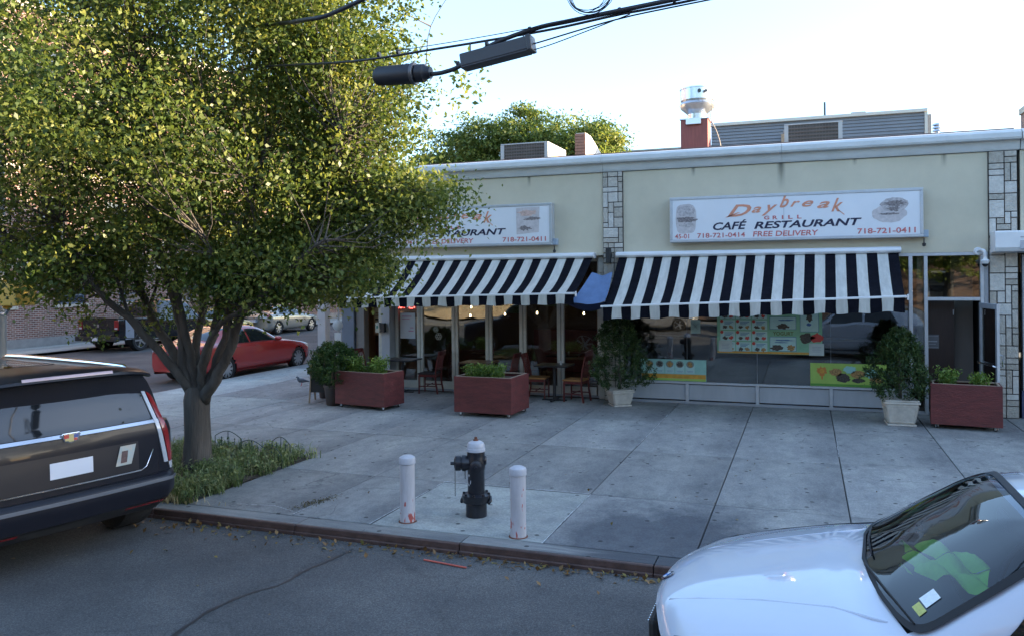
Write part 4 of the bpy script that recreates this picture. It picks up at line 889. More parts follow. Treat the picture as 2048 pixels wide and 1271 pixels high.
ex = thing('exhaust_fan', 'shiny metal exhaust fan on a dark red rooftop duct', 'exhaust fan', (-2.35, 19.2, 4.9))
chm = mat('spun_aluminium', (.62, .64, .66), .28, metal=.85, var=.06, scale=3)
MB().box(-.35, .27, -.2, .45, 0, 1.30).build('duct', mat('duct_red', (.26, .075, .06), .6, var=.15, scale=6, stretch=(4, 4, .5)), ex, bevel=.006)
MB().box(-.37, .30, -.22, .47, 1.302, 1.33).build('curb_cap', chm, ex, bevel=.004)
MB().box(-.22, .12, -.27, -.205, 1.18, 1.32).build('hinge_bracket', chm, ex, bevel=.004)
MB().lathe([(.22, 1.335), (.225, 1.46), (.27, 1.50), (.385, 1.60), (.41, 1.68), (.37, 1.74), (.355, 1.76), (.385, 1.78), (.388, 2.03), (.40, 2.035), (.40, 2.06), (.37, 2.062), (.36, 1.9), (.1, 1.88)], 40, (0, .1, 0)).build('fan_bowl', chm, ex, smooth=35)
MB().lathe([(.04, 0), (.04, .05)], 12, (.10, -.27, 1.94), (0, -1, 0)).lathe([(.03, 0), (.035, .06)], 12, (.22, -.23, 1.93), (.6, -1, 0)).build('cable_gland', MC['lens_black'], ex, smooth=40)
MB().tube(crv([(.26, -.26, 1.9), (.38, -.2, 1.6), (.34, -.2, 1.3), (.48, -.22, .95), (.56, -.22, .6), (.5, -.2, .35)], 5), .011, 6).build('cable', mat('cable_tan', (.4, .33, .26), .6), ex, smooth=True)
vp = thing('vent_pipe', 'small grey roof vent with stacked caps near the right end', 'roof vent', (2.5, 18, 4.9)); MB().lathe([(.045, 0), (.045, .5)], 14).build('pipe', chm, vp, smooth=40)
for k in range(3): MB().lathe([(.05, 0), (.09, .01), (.08, .04), (.05, .05)], 14, (0, 0, .5 + k * .06)).build('vent_cap', chm, vp, smooth=40)
bc = thing('brick_parapet', 'stepped brick parapet with sunlight put into the pale colour of its side above the roof edge', 'parapet', (-5.6, 22, 4.9))
brm = mat('roof_brick', (.30, .15, .10), .8, var=.2, scale=8, bump=.4, bscale=25)
b = MB(); b.prism([(0, 0), (5.6, 0), (5.6, 1.0), (4.6, 1.0), (4.2, .95), (3.6, .95), (.6, 1.72), (0, 1.72)], -.45, -.18, 'x'); b.build('parapet_wall', mat('pale_sunlit_side', (.62, .56, .50), .8, var=.1), bc)  # pale colour imitates sunlight on the parapet's side
for k in range(20): MB().box(-.47, -.17, -.06, -.003, k * .085 + .004, k * .085 + .08).build('brick', brm, bc, bevel=.003)
# grey sided building behind
gb = thing('grey_sided_building', 'grey clapboard building with pale roof trim behind the restaurant roof', 'building', (.4, 24.6, 0))
sidm = mat('grey_siding', (.20, .21, .225), .6, var=.08, scale=2)
def ztop_(x): return 6.98 + 0.0 * x
core = B(MB().box(-2.6, 3.3, 24.73, 40, 0, 6.95), 'wall', sidm, gb)
for k in range(24):
    z = 4.8 + k * .092; mb = MB().prism([(24.70, z), (24.66, z), (24.69, z + .091), (24.70, z + .091)], -2.6, 3.12, 'x'); B(mb, 'siding_board', sidm, gb)
B(MB().box(-2.7, 3.2, 24.60, 24.75, 7.01, 7.10), 'roof_trim', mat('trim_cream', (.62, .58, .50), .6, var=.06), gb, bevel=.006)
B(MB().box(3.125, 3.20, 24.64, 24.72, 4.8, 7.0), 'corner_board', MC['trim_cream'], gb)
B(MB().box(-.6, .0, 24.0, 24.4, 4.9, 6.55), 'chimney', mat('tan_brick', (.40, .28, .18), .8, var=.3, scale=20, bump=.5), gb, bevel=.01)
B(MB().box(-.55, -.05, 23.98, 24.3, 6.552, 6.66), 'chimney_cap', mat('cap_stone', (.25, .22, .2), .8, var=.2), gb, bevel=.02)
B(MB().box(-.35, -.28, 24.1, 24.2, 6.66, 6.78), 'flue', chm, gb)
B(MB().tube([(.6, 26, 6.9), (.6, 26, 7.75)], .03, 8), 'roof_pipe', MC['lens_black'], gb, smooth=40)
B(MB().box(1.3, 1.7, 25.4, 25.8, 7.0, 7.28), 'roof_box', acm, gb, bevel=.01)
# ------------------------------------------------------------------ planter boxes
pw = mat('planter_wood', (.120, .026, .024), .7, var=.35, scale=3.5, bump=.5, bscale=18, stretch=(1, 1, 3.5), rvar=.12)
herb = leafmat('herb_leaf', (.05, .10, .02), (.11, .20, .04), (.24, .32, .08), 6, .4)
ltgreen = leafmat('bright_herb', (.08, .16, .03), (.17, .28, .06), (.34, .42, .13), 6, .45)
def planter(label, loc, rz, w_, d_, h_, plants, seed):
    p = thing('planter_box', label, 'planter', loc, rz); p['group'] = 'dark red wooden planter boxes on castors'; r = random.Random(seed); g = np.random.default_rng(seed)
    z0 = .075
    for nm, b in (('front_board', (-w_ / 2, w_ / 2, -d_ / 2, -d_ / 2 + .022)), ('back_board', (-w_ / 2, w_ / 2, d_ / 2 - .022, d_ / 2)), ('side_board', (-w_ / 2 + .001, -w_ / 2 + .023, -d_ / 2 + .023, d_ / 2 - .023)), ('side_board', (w_ / 2 - .023, w_ / 2 - .001, -d_ / 2 + .023, d_ / 2 - .023))):
        MB().box(*b, z0, h_).build(nm, pw, p, bevel=.006)
    MB().box(-w_ / 2 + .024, w_ / 2 - .024, -d_ / 2 + .024, d_ / 2 - .024, z0, h_ - .07).build('soil', MC['soil'], p)
    rimm = mat('planter_rim', (.30, .22, .16), .75, var=.2, scale=10)
    for b in ((-w_ / 2 + .03, w_ / 2 - .03, -d_ / 2 + .024, -d_ / 2 + .06), (-w_ / 2 + .03, w_ / 2 - .03, d_ / 2 - .06, d_ / 2 - .024), (w_ / 2 - .06, w_ / 2 - .024, -d_ / 2 + .062, d_ / 2 - .062), (-w_ / 2 + .024, -w_ / 2 + .06, -d_ / 2 + .062, d_ / 2 - .062)):
        MB().box(*b, h_ - .02, h_ + .004).build('rim_board', rimm, p, bevel=.003)
    for sx in (-1, 1):
        for sy in (-1, 1):
            c = bpy.data.objects.new('caster', None); C.objects.link(c); c.parent = p; c.location = (sx * (w_ / 2 - .09), sy * (d_ / 2 - .08), 0); c.rotation_euler.z = r.uniform(0, 3)
            MB().lathe([(.028, -.012), (.032, -.008), (.032, .008), (.028, .012)], 16, (0.015, 0, .032), (0, 1, 0)).build('wheel', MC['black_case'], c, smooth=40)
            MB().box(-.018, .018, -.022, -.015, .025, .07).box(-.018, .018, .015, .022, .025, .07).box(-.03, .03, -.028, .028, .066, .074).build('fork', chm, c)
    for (x, y, hh, n, m_, rad) in plants:
        pts = []
        for _ in range(n // 9):
            a, q = g.uniform(0, 6.28), rad * math.sqrt(g.random()); top = hh * g.uniform(.6, 1)
            bx, by = x + q * math.cos(a), y + q * math.sin(a); lx, ly = g.normal(0, .05, 2)
            for t in np.linspace(.12, 1, 9): pts.append((bx + lx * t * 1.5 + g.normal(0, .012), by + ly * t * 1.5 + g.normal(0, .012), h_ - .05 + top * t))
        leaves('plant_leaves', pts, .06, m_, p, flat=.4, aspect=.42, droop=.1, seed=int(g.integers(1e6)), kind='stuff')
        blades('stems', [(x + g.normal(0, rad * .5), y + g.normal(0, rad * .5), h_ - .07) for _ in range(16)], hh * .8, .008, m_, p, lean=.3, seed=int(g.integers(1e6)), kind='stuff')
    return p
planter('dark red planter box with green herbs beside the black potted shrub at the left end', (-8.28, 14.26, 0), R(-9), 1.24, .66, .73, [(-.35, -.05, .36, 700, ltgreen, .14), (.34, -.1, .38, 700, ltgreen, .12), (.02, .1, .24, 220, herb, .12), (-.12, 0, .18, 150, herb, .1)], 3)
planter('dark red planter box with low leafy herbs standing right of the tree, nearest the hydrant', (-5.62, 14.25, 0), R(-2), 1.16, .92, .74, [(-.22, -.2, .27, 900, herb, .2), (.12, -.15, .26, 800, herb, .17), (-.02, .12, .22, 400, ltgreen, .2)], 4)
planter('dark red planter box with two basil plants in front of the open door', (2.50, 15.25, 0), R(-6), 1.04, .56, .75, [(-.26, 0, .30, 560, ltgreen, .13), (.22, 0, .22, 420, ltgreen, .12)], 5)

# ------------------------------------------------------------------ potted conifers and shrubs
conif = leafmat('conifer_leaf', (.014, .036, .010), (.034, .072, .020), (.095, .13, .035), 5, .15)
shrubl = leafmat('shrub_leaf', (.016, .045, .010), (.035, .082, .018), (.085, .13, .03), 4, .25)
potw = mat('pot_white', (.52, .48, .42), .7, var=.16, scale=9, bump=.3, bscale=30)
def lattice_pot(parent, w_, h_, m_):
    wt, wb = w_ / 2, w_ * .36
    b = MB(); b.add([(sx * wb, sy * wb, .03) for sx, sy in ((-1, -1), (1, -1), (1, 1), (-1, 1))] + [(sx * wt * .93, sy * wt * .93, h_ - .07) for sx, sy in ((-1, -1), (1, -1), (1, 1), (-1, 1))], [(3, 2, 1, 0), (4, 5, 6, 7), (0, 1, 5, 4), (1, 2, 6, 5), (2, 3, 7, 6), (3, 0, 4, 7)])
    b.build('pot_body', m_, parent, bevel=.02)
    MB().box(-wt, wt, -wt, wt, h_ - .068, h_ - .03).box(-wt * .95, wt * .95, -wt * .95, wt * .95, h_ - .028, h_).build('pot_rim', m_, parent, bevel=.008)
    MB().box(-wb * 1.12, wb * 1.12, -wb * 1.12, wb * 1.12, 0, .028).build('pot_foot', m_, parent, bevel=.006)
    for ang in range(4):
        b = MB(); rot = Matrix.Rotation(ang * math.pi / 2, 3, 'Z')
        def at(u, v, d=.004):   # point on the sloping side
            ww = wb + (wt * .93 - wb) * v; return rot @ Vector((u * ww, -ww - d, .03 + (h_ - .10) * v))
        for k in range(-3, 4):
            for s_ in (1, -1):
                pts = [(k * .33 + s_ * t * .9, .12 + t * .76) for t in (0, .25, .5, .75, 1)]
                pts = [q for q in pts if abs(q[0]) < .86]
                if len(pts) > 1: b.tube([at(*q) for q in pts], .0055, 4)
        for A, D in (((-.86, .1), (.86, .1)), ((.86, .1), (.86, .9)), ((.86, .9), (-.86, .9)), ((-.86, .9), (-.86, .1))): b.tube([at(*A), at(*D)], .008, 5)
        b.build('lattice', m_, parent)
def conifer(label, loc, rz, pw_, ph, H_, prof, n, seed, lf, size=.045, potm=potw, round_pot=False):
    t = thing('potted_conifer', label, 'potted plant', loc, rz); g = np.random.default_rng(seed)
    if round_pot:
        MB().lathe([(pw_ * .36, 0), (pw_ * .38, .01), (pw_ * .48, ph - .05), (pw_ * .52, ph - .045), (pw_ * .52, ph), (pw_ * .47, ph), (pw_ * .46, ph - .04), (.01, ph - .05)], 28).build('pot', potm, t, smooth=40)
    else: lattice_pot(t, pw_, ph, potm)
    MB().tube([(0, 0, ph - .1), (.01, 0, ph + .3), (0, .01, H_ * .8)], [.035, .03, .01], 8).build('stem', bark, t, smooth=True)
    pos = []; tn = []; cl = []
    nclump = int(n / 26)
    for _ in range(nclump):
        v = g.random() ** .8; a = g.uniform(0, 2 * math.pi); rad = np.interp(v, *prof); lump = 1 + .21 * math.sin(3 * a + 5 * v + seed) + .10 * math.sin(7 * a - 9 * v)
        rr_ = rad * lump * (.45 + .55 * g.random() ** .35); c = np.array([rr_ * math.cos(a), rr_ * math.sin(a), ph - .02 + v * (H_ - ph)])
        k = 26; out = np.array([math.cos(a) * .5, math.sin(a) * .5, .75]); out /= np.linalg.norm(out)
        tt = g.uniform(0, 1, k)[:, None]; pos.append(c + out * tt * .11 + g.normal(0, .022, (k, 3)) * (1.3 - tt)); tn.append(np.clip(g.normal(g.uniform(.15, .7), .15, k) + tt[:, 0] * .25, 0, 1))
    leaves('foliage', np.concatenate(pos), size, lf, t, tone=np.concatenate(tn), flat=.2, aspect=.38, droop=-.45, seed=seed, kind='stuff')
    return t
cA = conifer('conifer in a white lattice pot between the two awnings beside the teal poster', (-3.52, 15.92, 0), R(33), .46, .33, 1.78, ([0, .12, .3, .36, .5, .75, 1], [.34, .56, .60, .46, .42, .34, .12]), 15000, 2, conif)
cB = conifer('cone shaped conifer in a beige lattice pot left of the planter by the open door', (1.52, 15.33, 0), R(3), .56, .44, 1.58, ([0, .15, .35, .6, .85, 1], [.30, .46, .46, .34, .2, .05]), 13500, 3, conif)
cC = conifer('round green shrub in a dark brown plastic pot left of the first planter box', (-9.12, 14.28, 0), 0, .42, .42, 1.22, ([0, .25, .5, .8, 1], [.30, .46, .48, .34, .12]), 10000, 4, shrubl, .05, mat('pot_dark', (.045, .032, .028), .5, var=.15), True)
cD = conifer('smaller shrub in a black pot just behind the shrub at the left end', (-9.85, 15.1, 0), 0, .36, .32, .98, ([0, .3, .6, 1], [.2, .34, .30, .1]), 4500, 5, shrubl, .05, MC['pot_dark'], True)
ea = thing('sandwich_board', 'folding wooden board stand mostly hidden behind the shrub by the corner', 'sign stand', (-9.62, 14.62, 0), R(20))
wl_ = mat('board_wood', (.28, .19, .12), .6, var=.2)
for s_, y0 in ((1, 0), (-1, 0)):
    b = MB(); 
    for x in (-.22, .22): b.beam((x, s_ * .26, 0), (x, s_ * .02, .85), .03, .03)
    b.build('leg_frame', wl_, ea)
    b = MB(); a = Vector((0, s_ * .20, .22)); c = Vector((0, s_ * .035, .80)); b.add([(-.205, a.y, a.z), (.205, a.y, a.z), (.205, c.y, c.z), (-.205, c.y, c.z), (-.205, a.y - s_ * .012, a.z), (.205, a.y - s_ * .012, a.z), (.205, c.y - s_ * .012, c.z), (-.205, c.y - s_ * .012, c.z)], [(0, 1, 2, 3), (7, 6, 5, 4), (0, 4, 5, 1), (1, 5, 6, 2), (2, 6, 7, 3), (3, 7, 4, 0)]); b.build('board', MC['black_case'], ea)

# ------------------------------------------------------------------ cafe chairs and tables
cw = mat('chair_wood', (.115, .022, .018), .4, var=.25, scale=6, stretch=(3, 3, .7)); seat_t = mat('seat_tan', (.36, .16, .05), .45, var=.15, scale=6); seat_k = mat('seat_dark', (.03, .018, .018), .45, var=.1)
def make_chair(label, seatm):
    t = thing('cafe_chair', label, 'chair')       # faces +X, backrest at -X
    MB().box(-.21, .22, -.215, .215, .43, .465).build('seat', seatm, t, bevel=.014)
    MB().box(-.20, .20, -.20, .20, .375, .428).build('seat_rail', cw, t, bevel=.004)
    for sy in (-1, 1):
        MB().tube([(.19, sy * .19, 0), (.19, sy * .19, .40)], [.016, .021], 8).build('leg', cw, t, smooth=40)
        b = MB(); pts = [(-.25, sy * .195, 0), (-.205, sy * .195, .25), (-.20, sy * .195, .45), (-.24, sy * .195, .72), (-.30, sy * .195, .95)]
        for a, c in zip(pts[:-1], pts[1:]): b.beam(a, c, .03, .036, up=(0, 1, 0))
        b.build('leg', cw, t)
        MB().beam((-.22, sy * .195, .17), (.19, sy * .19, .17), .018, .024).build('stretcher', cw, t)
    MB().beam((0, -.19, .19), (0, .19, .19), .02, .022).build('stretcher', cw, t)
    b = MB(); n_ = 9
    b.grid([[(-.305 + .025 * math.cos(math.pi * u) * 0 - .02 * (1 - (2 * u - 1) ** 2) + dx, -.20 + .40 * u, z) for u in np.linspace(0, 1, n_)] for dx, z in ((-.012, .86), (-.02, .955), (.004, .955), (.012, .86), (-.012, .86))]); b.build('top_rail', cw, t)
    MB().beam((-.215, -.19, .54), (-.215, .19, .54), .022, .04).build('lower_rail', cw, t)
    for k in range(5):
        y = -.13 + k * .065; MB().beam((-.218, y, .55), (-.29, y, .87), .026, .010, up=(1, 0, 0)).build('slat', cw, t)
    return t
tt_ = mat('table_black', (.018, .018, .02), .35, var=.1); ttop = mat('table_brown', (.10, .05, .03), .3, var=.3, scale=5)
def make_table(label, topm):
    t = thing('cafe_table', label, 'table')
    MB().box(-.36, .36, -.30, .30, .725, .755).build('tabletop', topm, t, bevel=.005)
    MB().lathe([(.035, .03), (.035, .70), (.06, .715), (.06, .724)], 14).build('pedestal', tt_, t, smooth=40)
    MB().beam((-.27, 0, .018), (.27, 0, .018), .05, .03).beam((0, -.25, .0185), (0, .25, .0185), .05, .029).build('base', tt_, t, bevel=.006)
    return t
G1, G2 = 'cafe chairs on the sidewalk', 'cafe tables on the sidewalk'
c0 = make_chair('dark seated red wood chair facing the table at the left planter', seat_k); c0.location = (-7.98, 16.42, 0); c0.rotation_euler.z = R(186); c0['group'] = G1
c1 = make_chair('tan seated red wood chair left of the outdoor table nearest the middle planter', seat_t); c1.location = (-5.38, 16.32, 0); c1.rotation_euler.z = R(4); c1['group'] = G1
again(c1, (-4.50, 16.18, 0), R(172), 'tan seated red wood chair right of the outdoor table, closest to the white pot', G1)
again(c0, (-9.55, 16.35, 0), R(-8), 'dark red chair standing in the entrance bay behind the left planter', G1)
again(c0, (-6.16, 16.38, 0), R(180), 'red wood chair half hidden behind the middle planter box', G1)
t0 = make_table('black cafe table between the two dark seated chairs near the open sign', tt_); t0.location = (-8.62, 16.32, 0); t0['group'] = G2
again(t0, (-4.95, 16.12, 0), 0, 'black cafe table between the two tan seated chairs', G2)
t1 = make_table('brown topped cafe table half hidden behind the middle planter box', ttop); t1.location = (-6.72, 16.28, 0); t1['group'] = G2
for x, y, r_, l in ((-8.0, 18.2, 0, 'indoor chair behind the second folding pane'), (-6.6, 18.4, 180, 'indoor chair behind the third folding pane'), (-6.0, 18.1, 0, 'indoor chair behind the fourth folding pane, back to the window'), (-4.7, 18.3, 180, 'indoor chair behind the last folding pane by the partition')): again(c0, (x, y, 0), R(r_), l, 'chairs in the dining room')
for x, y, l in ((-7.3, 18.3, 'indoor table behind the second and third folding panes'), (-5.35, 18.2, 'indoor table behind the fifth folding pane')): again(t0, (x, y, 0), 0, l, 'tables in the dining room')
for (x, y, z, l) in ((-4.8, 16.1, .755, 'small glass salt shaker on the right outdoor table'), (-5.22, 18.15, .755, 'small white pot on the indoor table by the fifth pane')):
    s_ = thing('shaker', l, 'shaker', (x, y, z)); MB().lathe([(.02, 0), (.024, .01), (.018, .06)], 12).build('jar', mat('jar_white', (.5, .52, .5), .3), s_, smooth=40); MB().lathe([(.019, .061), (.02, .075), (.01, .085)], 12).build('lid', chm, s_, smooth=40)

# ------------------------------------------------------------------ hydrant and bollards
hy = thing('fire_hydrant', 'black fire hydrant with white bonnet and hanging chains on the pale concrete pad', 'fire hydrant', (-3.39, 8.10, 0))
hb = mat('hydrant_black', (.012, .013, .018), .32, var=.4, scale=12, bump=.15, bscale=30); hw = mat('hydrant_white', (.44, .44, .47), .5, var=.12, scale=14); rust = mat('rust', (.15, .055, .03), .8, var=.4, scale=30)
MB().lathe([(.115, -.02), (.115, .14), (.15, .155), (.15, .19), (.155, .20), (.155, .235), (.11, .25)], 28).build('foot', hb, hy, smooth=35)
MB().lathe([(.093, .25), (.093, .50), (.098, .51), (.102, .53), (.102, .60), (.097, .62), (.097, .70)], 32).build('barrel', hb, hy, smooth=35)
MB().lathe([(.097, .702), (.103, .705), (.103, .735), (.097, .74), (.097, .77), (.085, .795), (.055, .812), (.03, .818)], 32).build('bonnet', hw, hy, smooth=30)
MB().lathe([(.032, .819), (.032, .83), (.018, .832), (.016, .858)], 6).build('operating_nut', rust, hy)
b = MB().lathe([(.020, .0), (.020, .10), (.001, .105)], 6, (0, 0, .0)); 
dv = Vector((-.93, -.37, 0)).normalized()
nz_ = MB().lathe([(.075, .06), (.08, .10), (.088, .12), (.088, .15), (.072, .155), (.072, .205), (.06, .215)], 22, (0, 0, .575), dv); nz_.build('pumper_nozzle', hb, hy, smooth=35)
MB().lathe([(.078, .165), (.082, .17), (.082, .222), (.05, .238)], 14, (0, 0, .575), dv).lathe([(.020, .238), (.018, .278)], 5, (0, 0, .575), dv).build('nozzle_cap', hb, hy, smooth=30)
d2 = Vector((.37, -.93, 0)).normalized()
MB().lathe([(.055, .07), (.058, .10), (.066, .105), (.066, .13), (.045, .14)], 18, (0, 0, .555), d2).lathe([(.016, .14), (.014, .165)], 5, (0, 0, .555), d2).build('side_cap', hb, hy, smooth=30)
d3 = -dv; MB().lathe([(.05, .07), (.055, .10), (.04, .115)], 16, (0, 0, .60), d3).build('rear_boss', hb, hy, smooth=35)
for k in range(8):
    a = k * math.pi / 4 + .2; MB().lathe([(.016, 0), (.016, .02)], 6, (.137 * math.cos(a), .137 * math.sin(a), .236)).build('flange_bolt', hb, hy)
MB().tube([(.15, .03, .215), (.168, 0, .175), (.15, -.03, .15)], .018, 8).tube([(-.15, .03, .215), (-.165, -.02, .16), (-.15, -.05, .15)], .018, 8).build('flange_lug', hb, hy, smooth=True)
ch = MB(); p0 = Vector((0, 0, .555)) + dv * .225 + Vector((0, -.01, -.04))
for k in range(17): 
    z = -k * .018; ch.tube([p0 + Vector((.006 * math.cos(t) * (k % 2), .006 * math.cos(t) * (1 - k % 2), z + .011 * math.sin(t))) for t in np.linspace(0, 2 * math.pi, 7)], .0026, 4, cap=False)
ch.build('chain', mat('chain_steel', (.2, .19, .18), .45, metal=.8, var=.2), hy)
ch = MB(); p0 = Vector((0, 0, .50)) + dv * .12
for k in range(6): ch.tube([p0 + Vector((.006 * math.cos(t) * (k % 2), .006 * math.cos(t) * (1 - k % 2), -k * .018 + .011 * math.sin(t))) for t in np.linspace(0, 2 * math.pi, 7)], .0026, 4, cap=False)
ch.build('chain', MC['chain_steel'], hy)
# worn white paint in the shape of a broken ring on the barrel
b = MB()
for a0, a1 in ((.2, 2.2), (2.5, 4.2), (4.6, 5.4)):
    rows = []
    for rr_ in (.030, .044):
        row = []
        for a in np.linspace(a0, a1, 12):
            u, z = rr_ * math.cos(a + .9) * .75 - .045, .40 + rr_ * 1.45 * math.sin(a + .9); an = math.atan2(-.99, -.1) + u / .0945
            row.append((.0948 * math.cos(an), .0948 * math.sin(an), z))
        rows.append(row)
    b.grid(rows)
b.build('worn_white_mark', hw, hy)
bw = mat('bollard_white', (.47, .45, .46), .6, var=.15, scale=6, stretch=(2, 2, .5), rvar=.1)
def paint_wear(mt):
    n = mt.node_tree.nodes; l = mt.node_tree.links; b = n['Principled BSDF']; src = b.inputs['Base Color'].links[0].from_socket
    tc = n.new('ShaderNodeTexCoord'); nz = n.new('ShaderNodeTexNoise'); nz.inputs['Scale'].default_value = 22; nz.inputs['Detail'].default_value = 8; mp = n.new('ShaderNodeMapping'); mp.inputs['Scale'].default_value = (1, 1, .35)
    l.new(tc.outputs['Object'], mp.inputs[0]); l.new(mp.outputs[0], nz.inputs[0]); sx = n.new('ShaderNodeSeparateXYZ'); l.new(tc.outputs['Object'], sx.inputs[0])
    a = n.new('ShaderNodeMath'); a.operation = 'MULTIPLY_ADD'; l.new(sx.outputs[2], a.inputs[0]); a.inputs[1].default_value = -.22; l.new(nz.outputs[0], a.inputs[2])
    r = n.new('ShaderNodeValToRGB'); r.color_ramp.elements[0].position = .56; r.color_ramp.elements[0].color = (0, 0, 0, 1); r.color_ramp.elements[1].position = .60; r.color_ramp.elements[1].color = (1, 1, 1, 1); l.new(a.outputs[0], r.inputs[0])
    mx = n.new('ShaderNodeMixRGB'); l.new(r.outputs[0], mx.inputs[0]); l.new(src, mx.inputs[1]); mx.inputs[2].default_value = (.42, .09, .07, 1); l.new(mx.outputs[0], b.inputs['Base Color'])
paint_wear(bw)
for lb, x, y, hgt, rz in (('white steel bollard with red scrapes left of the hydrant', -4.01, 7.68, .70, 0), ('white steel bollard right of the hydrant near the dark stain', -2.72, 7.58, .70, 2.1)):
    o = thing('bollard', lb, 'bollard', (x, y, 0), rz, 'white bollards flanking the hydrant')
    MB().lathe([(.083, -.02), (.079, .10), (.079, hgt - .08)], 30).build('post', bw, o, smooth=35)
    MB().lathe([(.083, hgt - .085), (.088, hgt - .08), (.088, hgt - .03), (.083, hgt - .015), (.05, hgt + .004), (.001, hgt + .008)], 30).build('cap', hw, o, smooth=35)
    MB().lathe([(.098, 0), (.094, .006), (.08, .008)], 24).build('collar', rust, o, smooth=40)

# ------------------------------------------------------------------ overhead lines (run above the kerb at Y about 6.6)
wk = mat('cable_black', (.012, .014, .02), .5, var=.1); WY = 6.6
oc = thing('overhead_cables', 'bundle of black overhead cables crossing the sky above the kerb', 'cables', (0, WY, 4.8))
def wire(pts, r, nm='cable', k=6): return B(MB().tube(crv([(x, WY + dy, z) for x, dy, z in pts], k), r, 8), nm, wk, oc, smooth=True)
wire([(24, 0, 6.1), (8, 0, 5.45), (1.5, 0, 5.04), (-.93, 0, 4.84), (-1.43, 0, 4.80), (-1.85, 0, 4.765), (-2.17, 0, 4.735), (-2.57, 0, 4.64), (-2.86, -.02, 4.48), (-3.02, -.04, 4.43), (-3.15, -.05, 4.42)], .021)
wire([(24, .02, 6.06), (8, .02, 5.42), (1.5, .02, 5.01), (-.93, .02, 4.81), (-1.43, .02, 4.775), (-2.0, .02, 4.72), (-2.54, .02, 4.69), (-3.13, .02, 4.665), (-4.01, .02, 4.64), (-6.4, 1.7, 5.22), (-9.5, 3.4, 5.75), (-22, 6, 7.0)], .0115)
wire([(1.5, .03, 4.98), (-.93, .03, 4.79), (-1.43, .05, 4.75), (-1.75, .05, 4.70), (-2.1, .03, 4.63), (-2.22, 0, 4.60)], .007)
wire([(-1.35, .03, 4.77), (-1.6, .05, 4.71), (-2.0, .03, 4.60), (-2.2, 0, 4.55)], .005)
wire([(-1.6, -.03, 4.79), (-2.2, -.03, 4.735), (-2.9, -.02, 4.70), (-3.5, 0, 4.685)], .004)
wire([(2.5, -.2, 6.9), (-1.5, -.1, 5.9), (-3.9, 0, 5.19), (-4.7, .15, 5.14), (-7.4, 2.1, 5.9), (-22, 6, 7.6)], .022)
for (x, z) in ((-1.43, 4.80), (-2.22, 4.73), (-2.62, 4.645), (-2.9, 4.50), (-3.5, 4.67), (-3.7, 4.665), (-.98, 4.83)): B(MB().lathe([(.026, -.012), (.028, 0), (.026, .012)], 10, (x, WY, z), (1, 0, .1)), 'clamp', wk, oc, smooth=40)
cb = MB()
for k in range(7):
    r_ = .15 + .012 * k; cx_, cz = -1.69 + .006 * k, 4.965 + .004 * k
    cb.tube([(cx_ + r_ * math.cos(t) * (1 + .05 * math.sin(k)), WY + .02 * math.sin(t * 2 + k) - .01 * k, cz + r_ * math.sin(t) * (.9 + .06 * math.cos(k * 2))) for t in np.linspace(0, 2 * math.pi, 28)], .0035, 5, cap=False)
B(cb, 'cable_coil', wk, oc, smooth=True)
sb = thing('splice_box', 'long grey plastic splice box hung under the overhead cables', 'cable box', (-2.53, WY, 4.56)); sbm = mat('splice_grey', (.035, .038, .045), .45, var=.1)
rotb = Matrix.Rotation(-.145, 3, 'Y')
MB().box(-.33, .33, -.07, .07, -.062, .062, rot=rotb, piv=(0, 0, 0)).build('case', sbm, sb, bevel=.014)
MB().box(.30, .345, -.078, .078, -.07, .07, rot=rotb, piv=(0, 0, 0)).build('end_cap', sbm, sb, bevel=.01)
MB().box(-.33, .30, -.075, .075, -.072, -.060, rot=rotb, piv=(0, 0, 0)).build('bottom_flange', sbm, sb, bevel=.004)
for x in (-.25, .25): MB().tube([(x, 0, .06 + x * .14), (x, 0, .14 + x * .10)], .006, 6).build('hanger', wk, sb)
sp_ = thing('splice_closure', 'black cylindrical cable splice closure at the end of the thick overhead cable', 'cable box', (-3.43, WY - .05, 4.445))
ax = Vector((1, 0, -.03)).normalized()
MB().lathe([(.03, -.29), (.07, -.275), (.088, -.24), (.092, .10), (.088, .12)], 28, (0, 0, 0), ax).build('dome', wk, sp_, smooth=35)
MB().lathe([(.094, .10), (.10, .105), (.10, .13), (.094, .135)], 28, (0, 0, 0), ax).build('clamp_band', mat('clamp_metal', (.10, .10, .11), .4, metal=.6, var=.1), sp_, smooth=35)
MB().lathe([(.07, .136), (.082, .15), (.08, .22), (.062, .235), (.055, .26), (.052, .285)], 20, (0, 0, 0), ax).build('end_seal', wk, sp_, smooth=35)
# wooden pole out of sight to the right that carries the lines
up_ = thing('utility_pole', 'wooden utility pole carrying the overhead cables at the kerb', 'utility pole', (24, WY + 1.0, 0)); MB().lathe([(.16, -.1), (.15, 3), (.12, 8)], 14).build('pole', bark, up_, smooth=True); MB().box(-.06, .06, -1.1, .1, 6.0, 6.14).build('crossarm', bark, up_)

